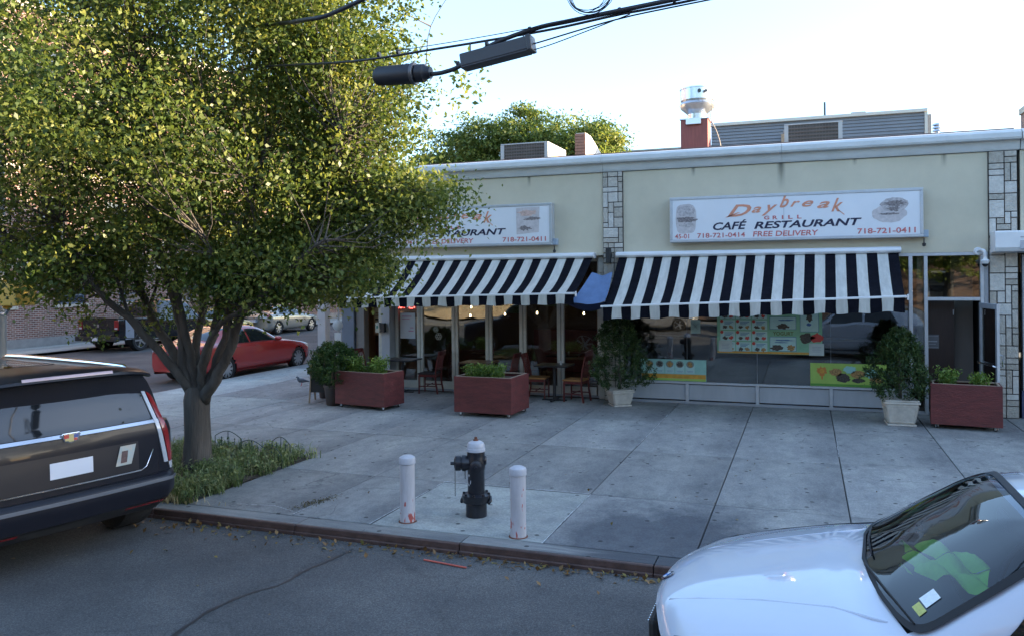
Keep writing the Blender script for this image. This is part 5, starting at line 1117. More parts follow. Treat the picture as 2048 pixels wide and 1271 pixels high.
# ------------------------------------------------------------------ yellow pedestrian signal, corner post and round sign
ps = thing('pedestrian_signal', 'yellow pedestrian signal housing seen from its side at the left edge', 'traffic signal', (-12.08, 9.5, 2.39), R(2))
yl = mat('signal_yellow', (.58, .36, .04), .45, var=.12)
MB().box(-.36, .27, -.19, .19, -.19, .19).build('housing', yl, ps, bevel=.014)
MB().box(.10, .112, -.14, .14, -.16, .16).build('door_seam', mat('seam', (.2, .13, .02), .6), ps)
for s_ in (-1, 1): MB().lathe([(.06, .0), (.07, .02), (.07, .035), (.04, .06)], 16, (-.14, 0, s_ * .19), (0, 0, s_)).build('mounting_bracket', yl, ps, smooth=40)
sgp = thing('signal_pole', 'grey steel signal pole standing on the corner outside the left edge', 'pole', (-12.9, 9.9, 0)); MB().lathe([(.18, 0), (.18, .05), (.10, .07), (.09, .4), (.075, 5)], 20).build('shaft', mat('galv', (.3, .31, .32), .5, metal=.5, var=.1), sgp, smooth=40)
MB().tube([(0, 0, 2.75), (.5, -.3, 2.75), (.66, -.38, 2.66)], .025, 8).build('signal_arm', MC['galv'], sgp, smooth=True); MB().tube([(0, 0, 2.05), (.5, -.3, 2.05), (.66, -.38, 2.12)], .025, 8).build('signal_arm', MC['galv'], sgp, smooth=True)
po = thing('square_post', 'white square post standing beside the corner with the side street', 'post', (-13.1, 20.0, 0)); MB().box(-.13, .13, -.13, .13, 0, 2.6).build('shaft', mat('post_white', (.42, .42, .42), .6, var=.1), po, bevel=.01); MB().box(-.16, .16, -.16, .16, 2.6, 2.66).build('post_cap', MC['post_white'], po, bevel=.01)
rs = thing('round_sign', 'round grey sign seen from behind next to the corner column', 'sign', (-9.95, 15.75, 1.53)); MB().lathe([(.115, -.003), (.12, 0), (.115, .003)], 28, (0, 0, 0), (.25, -1, 0)).build('disc', alu, rs, smooth=40)
MB().box(-.02, .02, .02, .04, -1.53, .9).build('sign_post', MC['galv'], rs); MB().box(-.09, .08, .005, .015, -.36, -.17).build('lower_plate', alu, rs)
bi = thing('pigeon', 'small grey pigeon walking on the sidewalk left of the potted shrubs', 'bird', (-11.5, 16.6, 0), R(205))
pg = mat('pigeon_grey', (.10, .11, .13), .7, var=.3, scale=20)
b = MB(); b.tube([(-.17, 0, .10), (-.10, 0, .115), (-.02, 0, .125), (.06, 0, .13), (.09, 0, .16), (.10, 0, .20), (.125, 0, .215), (.145, 0, .205)], [.012, .022, .05, .052, .035, .024, .024, .010], 12); b.build('body', pg, bi, smooth=True)
MB().tube([(.14, 0, .205), (.165, 0, .198)], [.006, .001], 6).build('beak', MC['black_case'], bi)
for s_ in (-1, 1): MB().tube([(.01, s_ * .02, .08), (.015, s_ * .022, .01)], .004, 5).tube([(.015, s_ * .022, .006), (.045, s_ * .022, .004)], .003, 5).build('leg', redc, bi); MB().lathe([(.001, -.003), (.004, 0), (.001, .003)], 8, (.125, s_ * .022, .212), (0, 1, 0)).build('eye', MC['black_case'], bi)
MB().grid([[(-.16, s * .03, .125 + .01), (0, s * .054, .145), (.06, s * .045, .15)] for s in (-1, -.3, .3, 1)]).build('wing', pg, bi, smooth=True)
# ------------------------------------------------------------------ vehicles: a lofted shell, local x runs from the nose (0) to the tail, nose towards -X
def cr1(p0, p1, p2, p3, t): return .5 * (2 * p1 + (p2 - p0) * t + (2 * p0 - 5 * p1 + 4 * p2 - p3) * t * t + (3 * p1 - p0 - 3 * p2 + p3) * t ** 3)
class Shell:
    """stations: (x, w, zs, zsh, wb, zb, wt, zt, e, c)"""
    def __init__(s, st):
        s.n = len(st); A = []
        for (x, w_, zs, zsh, wb, zb, wt, zt, e, c) in st:
            row = [(0, zt), (.5 * wt, zt - .10 * e), (wt, zt - e), (wb, zb), (w_, zsh), (w_ + .004, .5 * (zsh + zs) + .03), (w_ - .02, zs + .12), (w_ - .12, zs)]
            A.append([(x + c * (y / max(w_, .01)) ** 2, y, z) for y, z in row])
        s.A = np.array(A); s.m = 8
    def _row(s, u):
        i = min(int(u), s.n - 2); t = u - i; A = s.A
        g_ = lambda k: A[min(max(k, 0), s.n - 1)]
        return cr1(g_(i - 1), g_(i), g_(i + 1), g_(i + 2), t)
    def pt(s, u, v, off=0.):
        sg = 1 if v >= 0 else -1; v = abs(v); u = min(max(u, 0), s.n - 1 - 1e-6); v = min(v, s.m - 1 - 1e-6)
        def P(u, v):
            r = s._row(u); j = min(int(v), s.m - 2); t = v - j
            def g_(k):
                if k < 0: q = r[-k].copy(); q[1] = -q[1]; return q
                return r[min(k, s.m - 1)]
            return cr1(g_(j - 1), g_(j), g_(j + 1), g_(j + 2), t)
        p = P(u, v)
        if off:
            e = .02; du = P(min(u + e, s.n - 1.0001), v) - P(max(u - e, 0), v); dv = P(u, min(v + e, s.m - 1.0001)) - P(u, max(v - e, 0)) if v > e else np.array([0, 1., 0])
            nn = np.cross(du, dv); L = np.linalg.norm(nn); nn = nn / L if L > 1e-9 else np.array([0, 0, 1.])
            if nn[2] < 0 and v < 3: nn = -nn
            elif v >= 3 and nn[1] < 0: nn = -nn
            p = p + nn * off
        p = p.copy(); p[1] *= sg; return p
    def body(s, ku=8, kv=5, wheels=(), R_=.35, holes=()):
        us = np.linspace(0, s.n - 1, (s.n - 1) * ku + 1); vs_ = np.linspace(-(s.m - 1), s.m - 1, 2 * (s.m - 1) * kv + 1)
        P = np.array([[s.pt(u, v) for v in vs_] for u in us]); inside = np.zeros(P.shape[:2], bool)
        for xc, zc in wheels:
            dx = P[..., 0] - xc; dz = P[..., 2] - zc; d = np.hypot(dx, dz); mk = (d < R_) & (np.abs(vs_)[None, :] > 3.9); inside |= mk
            fac = np.where(mk, R_ / np.maximum(d, .02), 1); Pn = P.copy(); Pn[..., 0] = xc + dx * fac; Pn[..., 2] = zc + dz * fac
            s_in = mk; nb_ = np.zeros_like(mk); nb_[1:] |= ~s_in[:-1]; nb_[:-1] |= ~s_in[1:]; nb_[:, 1:] |= ~s_in[:, :-1]; nb_[:, :-1] |= ~s_in[:, 1:]
            P = np.where((mk & nb_)[..., None], Pn, P)
        nu, nv = P.shape[:2]; fs = []
        for i in range(nu - 1):
            for j in range(nv - 1):
                if inside[i, j] and inside[i + 1, j] and inside[i, j + 1] and inside[i + 1, j + 1]: continue
                uc, vc = (us[i] + us[i + 1]) / 2, (vs_[j] + vs_[j + 1]) / 2
                if any(a < uc < b_ and c < abs(vc) < d for a, b_, c, d in holes): continue
                fs.append((i * nv + j, i * nv + j + 1, (i + 1) * nv + j + 1, (i + 1) * nv + j))
        mb = MB(); mb.add(P.reshape(-1, 3).tolist(), fs)
        for i in (0, nu - 1):        # close nose and tail
            c = P[i].mean(0); k = len(mb.v); mb.v.append(tuple(c)); mb.f += [(i * nv + j, i * nv + j + 1, k) for j in range(nv - 1)] + [(i * nv + nv - 1, i * nv, k)]; mb.mi += [0] * nv
        return mb
    def patch(s, c4, off=.004, nu=14, nv=10, rnd=0., mirror=False):
        """corners in (u,v): a,b along the bottom, c,d along the top"""
        a, b_, c, d = [np.array(q, float) for q in c4]; sides = []
        for sg in ((1, -1) if mirror else (1,)):
            G = []; mb = MB(); sides.append(mb)
            for i in range(nu + 1):
                t = i / nu; row = []
                for j in range(nv + 1):
                    r = j / nv; q = (a * (1 - t) + b_ * t) * (1 - r) + (d * (1 - t) + c * t) * r; row.append(s.pt(q[0], q[1] * sg, off))
                G.append(row)
            mb.grid(G)
        return Pair(sides) if mirror else mb
    def line(s, pts, r=.004, off=0., mirror=True):
        return Pair([MB().tube([s.pt(u, v * sg, off) for u, v in pts], r, 5) for sg in ((1, -1) if mirror else (1,))])
tyre_m = mat('tyre', (.018, .018, .019), .85, var=.2, scale=20, bump=.3, bscale=60); gap = mat('panel_gap', (.008, .008, .009), .7, var=0)
rimm_ = mat('alloy', (.52, .53, .55), .3, metal=.8, var=.04); dkg = mat('car_glass', (.012, .014, .017), .04, var=0, coat=.3, spec=.6); trim_k = mat('black_trim', (.02, .02, .022), .5, var=.1)
chrome = MC['chrome']; redlamp = mat('lamp_red', (.22, .012, .014), .15, var=.15, scale=20, coat=.5); clear = mat('lamp_clear', (.40, .42, .46), .12, var=.1, coat=.6); plate_m = mat('plate', (.62, .64, .70), .5, var=.03)
def wheel(par, x, y, R_, w_=.21, spokes=5, twin=False, rim=None):
    s_ = 1 if y > 0 else -1; wo_ = bpy.data.objects.new('wheel', None); C.objects.link(wo_); wo_.parent = par; wo_.location = (x, y, R_)
    ax = (0, s_, 0); h = w_ / 2
    MB().lathe([(R_ * .70, -h), (R_ * .96, -h), (R_, -h * .7), (R_, h * .7), (R_ * .96, h), (R_ * .72, h), (R_ * .70, h * .8)], 36, (0, 0, 0), ax).build('tyre', tyre_m, wo_, smooth=35)
    b = MB().lathe([(R_ * .70, -h * .6), (R_ * .705, h * .85), (R_ * .66, h * .86), (R_ * .64, h * .3), (.05, h * .2)], 36, (0, 0, 0), ax)
    for k in range(spokes * (2 if twin else 1)):
        a = 2 * math.pi * k / (spokes * (2 if twin else 1)); ws = .035 if twin else .06
        b.beam((.03 * math.cos(a), s_ * h * .85, .03 * math.sin(a)), (R_ * .67 * math.cos(a), s_ * h * .80, R_ * .67 * math.sin(a)), .025, ws, up=(math.sin(a) * -1, 0, math.cos(a)))
    b.lathe([(.05, h * .5), (.05, h * .92), (.02, h * .98)], 16, (0, 0, 0), ax); b.build('rim', rim or rimm_, wo_, smooth=35)
    MB().lathe([(R_ * .62, h * .1), (R_ * .62, h * .15)], 24, (0, 0, 0), ax).build('brake', trim_k, wo_)
def wells(par, wheels, w_, R_):
    for xc in wheels:
        for s_ in (-1, 1):
            b = MB(); n = 24; P = [[(xc + R_ * math.cos(t), s_ * yy, R_ * .97 + R_ * math.sin(t)) for t in np.linspace(-.5, math.pi + .5, n)] for yy in (w_ - .012, w_ - .34)]; b.grid(P)
            P2 = [P[1], [(xc, s_ * (w_ - .34), R_ * .97)] * n]; b.grid(P2); b.build('wheel_arch', trim_k, par, smooth=True)
    out = []
    for xc in wheels:
        for s_ in (-1, 1): b = MB(); out.append(b); b.tube([(xc + (R_ + .004) * math.cos(t), s_ * (w_ - .006), R_ * .97 + (R_ + .004) * math.sin(t)) for t in np.linspace(-.1, math.pi + .1, 22)], .011, 6)
    return Pair(out)
def mirror_(par, x, y, z, paint):
    s_ = 1 if y > 0 else -1
    mo = MB(); mo.lathe([(.02, -.10), (.055, -.085), (.075, -.03), (.075, .04), (.05, .095), (.02, .105)], 16, (0, 0, 0), (0, 1, 0)); mo.v = [(a * .75 + x, b_ * 1.05 + y + s_ * .10, c * .85 + z) for a, b_, c in mo.v]
    mo.build('wing_mirror', paint, par, smooth=35); MB().beam((x + .0, y - s_ * .02, z - .05), (x, y + s_ * .06, z - .03), .05, .03).build('mirror_arm', trim_k, par, bevel=.005)
#            x    w    zs   zsh   wb   zb    wt   zt    e    c
SED = [(0.00, .60, .28, .56, .56, .62, .42, .665, .02, .22), (.06, .80, .22, .60, .74, .67, .55, .715, .02, .26), (.30, .875, .20, .66, .80, .75, .62, .795, .03, .22), (.75, .90, .20, .72, .83, .83, .66, .875, .03, .16),
       (1.15, .91, .20, .77, .84, .89, .68, .93, .03, .12), (1.42, .91, .20, .80, .84, .92, .66, .985, .03, .12), (1.80, .91, .20, .81, .85, .94, .60, 1.215, .05, .10), (2.22, .91, .20, .82, .85, .95, .555, 1.385, .06, .06), (2.75, .91, .20, .83, .85, .95, .555, 1.425, .06, .02), (3.20, .91, .20, .84, .85, .955, .54, 1.40, .06, -.02),
       (3.62, .905, .20, .85, .84, .96, .53, 1.28, .06, -.05), (4.0, .90, .21, .86, .82, .99, .60, 1.085, .04, -.08), (4.25, .89, .22, .86, .80, .985, .64, 1.04, .03, -.12), (4.50, .85, .25, .82, .76, .93, .60, .99, .03, -.20), (4.60, .76, .32, .74, .68, .80, .50, .86, .02, -.22)]
def sedan(label, paint, loc, rotz, st=SED, R_=.325, wx=(.86, 3.62), white=False, spokes=5, twin=False, beige=False, group=None, sx=1.0, name='parked_car', hw_=.905):
    t = thing(name, label, 'car', loc, rotz); 
    if group: t['group'] = group
    st = [(a[0] * sx,) + a[1:] for a in st]; wx = [q * sx for q in wx]
    sh = Shell(st); Ra = R_ + .045; wls = [(q, R_ * .98) for q in wx]
    holes = ((5.06, 6.93, 0, 1.83),) if white else ()
    sh.body(8, 5, wls, Ra, holes).build('body', paint, t, smooth=40)
    wells(t, wx, hw_, Ra).build('arch_lip', paint, t, smooth=True)
    for q in wx:
        for s_ in (-1, 1): wheel(t, q, s_ * (hw_ - .105), R_, .2, spokes, twin)
    gm_ = glass('windscreen_glass', tint=(.55, .72, .85), dark=.12, gain=1.15) if white else dkg
    if white:
        def se(a, n_): ca, sa = math.cos(a), math.sin(a); return math.copysign(abs(ca) ** (2 / n_), ca), math.copysign(abs(sa) ** (2 / n_), sa)
        def ring(f0, n0, f1, n1, off): return [[sh.pt(5.995 + .975 * ((1 - q) * se(a, n0)[0] * f0 + q * se(a, n1)[0] * f1), 1.9 * ((1 - q) * se(a, n0)[1] * f0 + q * se(a, n1)[1] * f1), off) for a in np.linspace(0, 2 * math.pi, 97)] for q in np.linspace(0, 1, 5 if f0 > .1 else 12)]
        MB().grid(ring(.01, 2, 1.0, 9, .010)).build('windscreen', gm_, t, smooth=True)
        MB().grid(ring(.965, 8, 1.035, 9, .015)).build('windscreen_edge', gap, t, smooth=True)
    else: sh.patch([(5.05, -1.88), (5.05, 1.88), (6.97, 1.86), (6.97, -1.86)], .003, 18, 24).build('windscreen', gm_, t, smooth=True)
    sh.patch([(9.15, -1.80), (9.15, 1.80), (10.85, 1.72), (10.85, -1.72)], .004, 14, 24).build('rear_window', dkg, t, smooth=True)
    # side windows between roof rail (v=2) and belt (v=3)
    sh.patch([(5.55, 2.93), (7.92, 2.93), (7.92, 2.14), (6.75, 2.14)], .004, mirror=True).build('side_window', dkg, t, smooth=True)
    sh.patch([(8.04, 2.93), (9.75, 2.93), (9.35, 2.16), (8.04, 2.14)], .004, mirror=True).build('side_window', dkg, t, smooth=True)
    if not white: sh.line([(5.4, 2.97), (6.5, 2.97), (8, 2.97), (9.9, 2.96)], .006, .004).build('belt_trim', trim_k, t, smooth=True)
    for dl__ in ([(5.75, 3.1), (5.6, 4), (5.6, 5), (5.75, 6.3)], [(7.98, 3.1), (7.98, 4), (7.98, 5), (7.98, 6.3)], [(9.7, 3.1), (9.6, 4), (9.4, 5.2)], [(5.75, 6.3), (7, 6.35), (8.6, 6.3)]): sh.line(dl__, .004, 0).build('door_gap', gap, t)
    for s_ in (-1, 1):
        for u_ in (7.6, 9.2): p = sh.pt(u_, 3.75 * s_, .012); MB().beam((p[0] - .09, p[1], p[2]), (p[0] + .09, p[1], p[2]), .02, .025).build('door_handle', paint, t, bevel=.006)
    p = sh.pt(5.75, 3.0); mirror_(t, p[0], p[1], p[2] + .05, paint); mirror_(t, p[0], -p[1], p[2] + .05, paint)
    sh.line([(1.0, 2.2), (2, 2.25), (3, 2.3), (4, 2.35), (4.9, 2.3)], .006, -.001).build('hood_gap', gap, t)
    # head and tail lamps
    sh.patch([(.7, 3.6), (2.0, 3.3), (1.9, 2.75), (.75, 2.6)], .004, mirror=True).build('headlight', clear, t, smooth=True)
    sh.patch([(12.0, 3.7), (13.35, 3.6), (13.3, 2.7), (12.2, 2.9)], .005, mirror=True).build('tail_light', redlamp, t, smooth=True)
    sh.patch([(13.35, 3.45), (13.75, 3.3), (13.75, 2.8), (13.35, 2.85)], .007, mirror=True).build('reverse_light', clear, t, smooth=True)
    MB().box(4.41 * sx, 4.425 * sx + .19, -.26, .26, .62, .74).build('number_plate', plate_m, t, bevel=.003)
    MB().box(.02, .08, -.40, .40, .30, .42).build('lower_grille', trim_k, t, bevel=.01)
    return t, sh
def paint(n, c, met=0., rough=.25): return mat(n, c, rough, metal=met, var=.03, scale=2, coat=1.)
# --- white sedan in front
WX, WYc = -.80, 4.66
WST = [(0.00, .70, .40, .72, .66, .86, .52, .925, .03, .14), (.05, .86, .30, .80, .82, .92, .66, .975, .03, .20), (.22, .94, .26, .86, .88, .97, .74, 1.035, .035, .20), (.52, .97, .25, .93, .91, 1.02, .80, 1.095, .035, .18),
       (.84, .98, .25, .98, .93, 1.07, .84, 1.145, .035, .17), (1.08, .98, .25, 1.0, .93, 1.10, .88, 1.175, .035, .17), (1.42, .98, .25, 1.02, .94, 1.12, .84, 1.385, .06, .12), (1.80, .98, .25, 1.03, .94, 1.13, .76, 1.585, .09, .05),
       (2.5, .98, .25, 1.03, .94, 1.13, .65, 1.64, .06, .02), (3.1, .98, .25, 1.03, .94, 1.13, .65, 1.62, .06, 0), (3.7, .975, .25, 1.04, .93, 1.14, .63, 1.57, .06, -.03), (4.1, .97, .26, 1.05, .91, 1.13, .60, 1.40, .05, -.06),
       (4.35, .96, .27, 1.04, .89, 1.08, .62, 1.16, .04, -.12), (4.5, .92, .30, 1.0, .85, 1.0, .62, 1.06, .03, -.18), (4.6, .82, .40, .9, .75, .9, .5, .95, .02, -.2)]
wp = paint('white_paint', (.50, .53, .60))
wc, sh = sedan('white car at the lower right corner with its bonnet and windscreen in view', wp, (WX, WYc, -.105), 0, st=WST, white=True, wx=(.86, 3.6), spokes=5, twin=True, R_=.365, hw_=.975)
# interior
MB().grid([[(sh.pt(u, v)[0] + .02, sh.pt(u, v)[1] * .96, 1.09 + (u - 4.9) * .005) for v in np.linspace(-2.6, 2.6, 12)] for u in (5.0, 5.4, 5.8, 6.2)]).build('dashboard', mat('dash_black', (.02, .02, .023), .6, var=.1), wc, smooth=True)
MB().box(1.25, 4.0, -.80, .80, .28, .34).build('cabin_floor', MC['dash_black'], wc); MB().box(1.20, 1.24, -.85, .85, .34, 1.05).build('firewall', MC['dash_black'], wc)
seatc = mat('seat_charcoal', (.035, .035, .04), .6, var=.1)
for s_ in (-1, 1):
    MB().box(2.15, 2.65, s_ * .37 - .24, s_ * .37 + .24, .50, .72).build('seat_cushion', seatc, wc, bevel=.05); MB().box(2.62, 2.78, s_ * .37 - .23, s_ * .37 + .23, .65, 1.28, rot=Matrix.Rotation(.25, 3, 'Y')).build('seat_back', seatc, wc, bevel=.05); MB().box(2.78, 2.88, s_ * .37 - .12, s_ * .37 + .12, 1.28, 1.46).build('headrest', seatc, wc, bevel=.03)
MB().tube([(1.85 + .07 * math.sin(t), .37 + .18 * math.cos(t), 1.05 + .17 * math.sin(t)) for t in np.linspace(0, 2 * math.pi, 25)], .014, 8, cap=False).build('steering_wheel', MC['dash_black'], wc, smooth=True)
MB().box(1.72, 1.75, -.10, .10, 1.42, 1.49).build('inner_mirror', trim_k, wc, bevel=.01)
# dark printed edge of the windscreen, wipers, badge, grille, crease lines, stickers
for v0 in (-.2, 1.5): MB().tube([sh.pt(5.02, v0, .012), sh.pt(5.12, v0 - .8, .018), sh.pt(5.16, v0 - 1.55, .02)], [.008, .006, .004], 6).build('wiper', gap, wc, smooth=True)
sh.line([(1.2, 1.05), (2, 1.12), (3, 1.2), (4, 1.35), (4.85, 1.55)], .010, -.006).build('bonnet_crease', wp, wc, smooth=True)
p = Vector(sh.pt(.93, 0, .002)); nrm = (Vector(sh.pt(.93, 0, .05)) - p).normalized()
MB().lathe([(.041, 0), (.041, .006), (.036, .008)], 24, p, nrm).build('badge_ring', mat('badge_black', (.015, .02, .05), .2, coat=1), wc, smooth=40)
qx = nrm.orthogonal().normalized(); ex_ = Vector((nrm.z, 0, -nrm.x)).normalized(); ey_ = Vector((0, 1, 0))
for k in range(4):
    a0 = k * math.pi / 2; vs_ = [p + nrm * .0095] + [p + nrm * .0095 + (ex_ * math.cos(a0 + t) + ey_ * math.sin(a0 + t)) * .026 for t in np.linspace(0, math.pi / 2, 7)]
    MB().add(vs_, [tuple(range(8))]).build('badge_quadrant', mat('badge_blue', (.05, .2, .6), .2) if k % 2 else mat('badge_white', (.8, .8, .8), .3), wc)
for s_ in (-1, 1):
    b = MB(); b.box(-.006, .05, s_ * .21 - .17, s_ * .21 + .17, .62, .87); b.build('kidney_grille', gap, wc, bevel=.03)
    for k in range(9): y = s_ * .21 - .13 + k * .0325; MB().box(-.013, -.007, y - .004, y + .004, .64, .85).build('grille_bar', chrome, wc)
for (u0_, u1_, v0, v1, m_, nm) in ((5.40, 5.60, -1.60, -1.42, mat('sticker_white', (.70, .74, .74), .5, var=.1, scale=60), 'inspection_sticker'), (5.27, 5.38, -1.66, -1.48, mat('sticker_olive', (.45, .45, .12), .5, var=.2, scale=60), 'inspection_sticker')):
    sh.patch([(u0_, v0), (u0_, v1), (u1_, v1 + .02), (u1_, v0 + .02)], .013, 3, 3).build(nm, m_, wc)
cloth = thing('lime_vest_shape', 'lime green shape on the dashboard of the white car, modelled as a crumpled vest', 'vest', (0, 0, 0))  # unidentified lime shape behind the windscreen, modelled as a vest
b = MB(); cg = np.random.default_rng(3)
b.grid([[(WX + 1.50 + .20 * u + .03 * math.sin(4 * v), WYc + .28 + .34 * v - .10 * u, .985 + .045 * math.exp(-(u * 2) ** 2) + .03 * math.sin(7 * u + 5 * v) + .02 * math.cos(11 * v)) for v in np.linspace(-.8, .8, 22)] for u in np.linspace(-1, 1, 16)])
b.build('vest_cloth', mat('lime_cloth', (.50, .95, .08), .8, var=.15, scale=6), cloth, smooth=True)
b = MB(); b.grid([[(WX + 1.50 + .20 * u + .03 * math.sin(4 * v), WYc + .28 + .34 * v - .10 * u, .991 + .045 * math.exp(-(u * 2) ** 2) + .03 * math.sin(7 * u + 5 * v) + .02 * math.cos(11 * v)) for v in np.linspace(.1, .24, 4)] for u in np.linspace(-1, 1, 16)]); b.build('reflective_band', mat('silver_band', (.5, .55, .6), .3), cloth, smooth=True)

# --- red sedan, beige sedan across, taxi
sedan('red coupe parked on the side street behind the tree trunk', paint('red_paint', (.36, .018, .015)), (-15.30, 21.6, -.105), R(-90), spokes=10, sx=1.15)
sedan('beige sedan parked across the side street behind the red car', paint('beige_paint', (.36, .34, .29), .3), (-24.9, 36.4, -.105), R(-90), group='cars parked across the side street', spokes=7)
sedan('yellow car parked across the side street behind the pickup, seen between limbs', paint('cab_yellow', (.60, .38, .05)), (-24.9, 31.3, -.105), R(-90), group='cars parked across the side street')
# --- black pickup
PK = [(0.0, .80, .5, .85, .76, .98, .6, 1.06, .03, .12), (.15, .95, .42, .92, .88, 1.06, .7, 1.14, .03, .12), (.9, 1.0, .42, 1.0, .92, 1.13, .76, 1.20, .03, .06), (1.35, 1.0, .42, 1.05, .93, 1.17, .74, 1.26, .03, .05), (1.75, 1.0, .42, 1.06, .93, 1.2, .68, 1.62, .05, .04), (2.1, 1.0, .42, 1.07, .93, 1.2, .66, 1.84, .06, .02), (2.9, 1.0, .42, 1.07, .93, 1.2, .66, 1.88, .06, 0), (3.5, 1.0, .42, 1.07, .93, 1.2, .66, 1.84, .06, 0), (3.72, 1.0, .42, 1.08, .93, 1.2, .74, 1.30, .06, 0), (3.78, 1.0, .42, 1.08, .96, 1.24, .90, 1.285, .02, 0), (4.6, 1.0, .42, 1.08, .96, 1.24, .90, 1.285, .02, 0), (5.7, 1.0, .45, 1.08, .96, 1.24, .90, 1.285, .02, 0), (5.78, .98, .5, 1.06, .95, 1.22, .9, 1.27, .02, 0)]
bk = paint('black_paint', (.006, .0065, .008), rough=.2)
pu = thing('pickup_truck', 'black pickup truck with red tail light parked across the side street by the brick wall', 'pickup truck', (-25.0, 28.9, -.105), R(-90)); pu['group'] = 'cars parked across the side street'
psx = Shell(PK); psx.body(7, 5, [(1.0, .40), (4.75, .40)], .47).build('body', bk, pu, smooth=40); wells(pu, (1.0, 4.75), .995, .47).build('arch_lip', bk, pu, smooth=True)
for q in (1.0, 4.75):
    for s_ in (-1, 1): wheel(pu, q, s_ * .86, .40, .27, 5)
psx.patch([(3.3, -1.85), (3.3, 1.85), (4.9, 1.85), (4.9, -1.85)], .004).build('windscreen', dkg, pu, smooth=True); psx.patch([(3.7, 2.92), (5.9, 2.92), (5.9, 2.15), (4.8, 2.15)], .004, mirror=True).build('side_window', dkg, pu, smooth=True); psx.patch([(6.05, 2.92), (7.1, 2.92), (7.0, 2.15), (6.05, 2.15)], .004, mirror=True).build('side_window', dkg, pu, smooth=True)
MB().box(5.775, 5.82, -.78, .78, .62, 1.26).build('tailgate', bk, pu, bevel=.015); MB().box(5.74, 6.0, -.98, .98, .42, .60).build('rear_bumper', trim_k, pu, bevel=.03); MB().box(5.998, 6.01, -.16, .16, .44, .58).build('number_plate', plate_m, pu)
for s_ in (-1, 1): MB().box(5.70, 5.83, s_ * .88 - .10, s_ * .88 + .10, .84, 1.20).build('tail_light', redlamp, pu, bevel=.02); MB().box(5.72, 5.835, s_ * .88 - .07, s_ * .88 + .07, .86, .93).build('reverse_light', clear, pu, bevel=.01)
MB().box(5.1, 5.5, -1.012, -.995, .47, 1.24).build('side_stripe', mat('silver_stripe', (.30, .33, .38), .4, metal=.3), pu); MB().box(5.1, 5.5, .995, 1.012, .47, 1.24).build('side_stripe', MC['silver_stripe'], pu)
MB().box(5.823, 5.83, -.05, .05, .93, 1.05).build('tailgate_badge', chrome, pu, bevel=.004); MB().tube([(5.95, 0, .42), (6.15, 0, .40)], .03, 8).lathe([(.02, 0), (.03, .03), (.025, .06)], 10, (6.14, 0, .42)).build('tow_hitch', trim_k, pu)

# --- dark SUV at the left
SL = 5.2
SU = [(0.0, .80, .42, .90, .74, 1.02, .6, 1.08, .03, .12), (.15, .96, .34, .96, .88, 1.08, .72, 1.15, .03, .14), (.8, 1.01, .34, 1.04, .94, 1.16, .78, 1.22, .03, .08), (1.35, 1.02, .34, 1.08, .95, 1.2, .76, 1.30, .03, .06), (1.75, 1.02, .34, 1.09, .95, 1.22, .74, 1.66, .05, .04), (2.1, 1.02, .34, 1.10, .95, 1.22, .745, 1.765, .06, .02), (3.0, 1.02, .34, 1.10, .95, 1.22, .75, 1.785, .06, 0), (4.2, 1.02, .34, 1.10, .95, 1.22, .75, 1.79, .06, 0), (4.80, 1.02, .36, 1.10, .95, 1.22, .745, 1.785, .06, -.02), (4.98, 1.01, .38, 1.10, .95, 1.22, .74, 1.775, .06, -.05)]
su = thing('dark_suv', 'dark grey SUV at the left edge seen from behind by the weedy tree pit', 'SUV', (0, 0, -.105))
syaw = R(-14)      # nose swings to +Y
dx_, dy_ = math.cos(syaw), math.sin(syaw)
REARC = Vector((-6.50, 5.72)); su.rotation_euler.z = syaw; su.scale = (1, 1.12, 1.0); su.location = (REARC.x - SL * dx_, REARC.y - SL * dy_, -.105)
sp1 = mat('suv_paint', (.012, .013, .019), .3, metal=0, var=.05, scale=2, coat=.12, spec=.2); ssu = Shell(SU)
ssu.body(7, 5, [(.98, .40), (4.32, .40)], .46).build('body', sp1, su, smooth=40); wells(su, (.98, 4.32), 1.015, .46).build('arch_lip', sp1, su, smooth=True)
for q in (.98, 4.32):
    for s_ in (-1, 1): wheel(su, q, s_ * .87, .40, .28, 7)
ssu.patch([(3.25, -1.85), (3.25, 1.85), (4.9, 1.85), (4.9, -1.85)], .004).build('windscreen', dkg, su, smooth=True)
for c4 in ([(3.9, 2.92), (5.95, 2.92), (5.95, 2.12), (4.8, 2.12)], [(6.05, 2.92), (6.85, 2.92), (6.85, 2.12), (6.05, 2.12)], [(6.95, 2.92), (8.3, 2.92), (8.2, 2.12), (6.95, 2.12)]): ssu.patch(c4, .004, mirror=True).build('side_window', dkg, su, smooth=True)
ssu.patch([(5.3, -1.3), (5.3, 1.3), (6.6, 1.3), (6.6, -1.3)], .004).build('sunroof', dkg, su, smooth=True)
for s_ in (-1, 1):
    pts = [ssu.pt(u, 1.72 * s_, .03 if 5.05 < u < 8.0 else .0) for u in (4.95, 5.15, 5.6, 6.2, 7.0, 7.7, 7.95, 8.15)]; MB().tube(pts, [.012, .022, .024, .024, .024, .024, .022, .012], 10).build('roof_rail', chrome, su, smooth=True)
    p = ssu.pt(3.9, 3.0 * s_); mirror_(su, p[0], p[1], p[2] + .06, sp1)
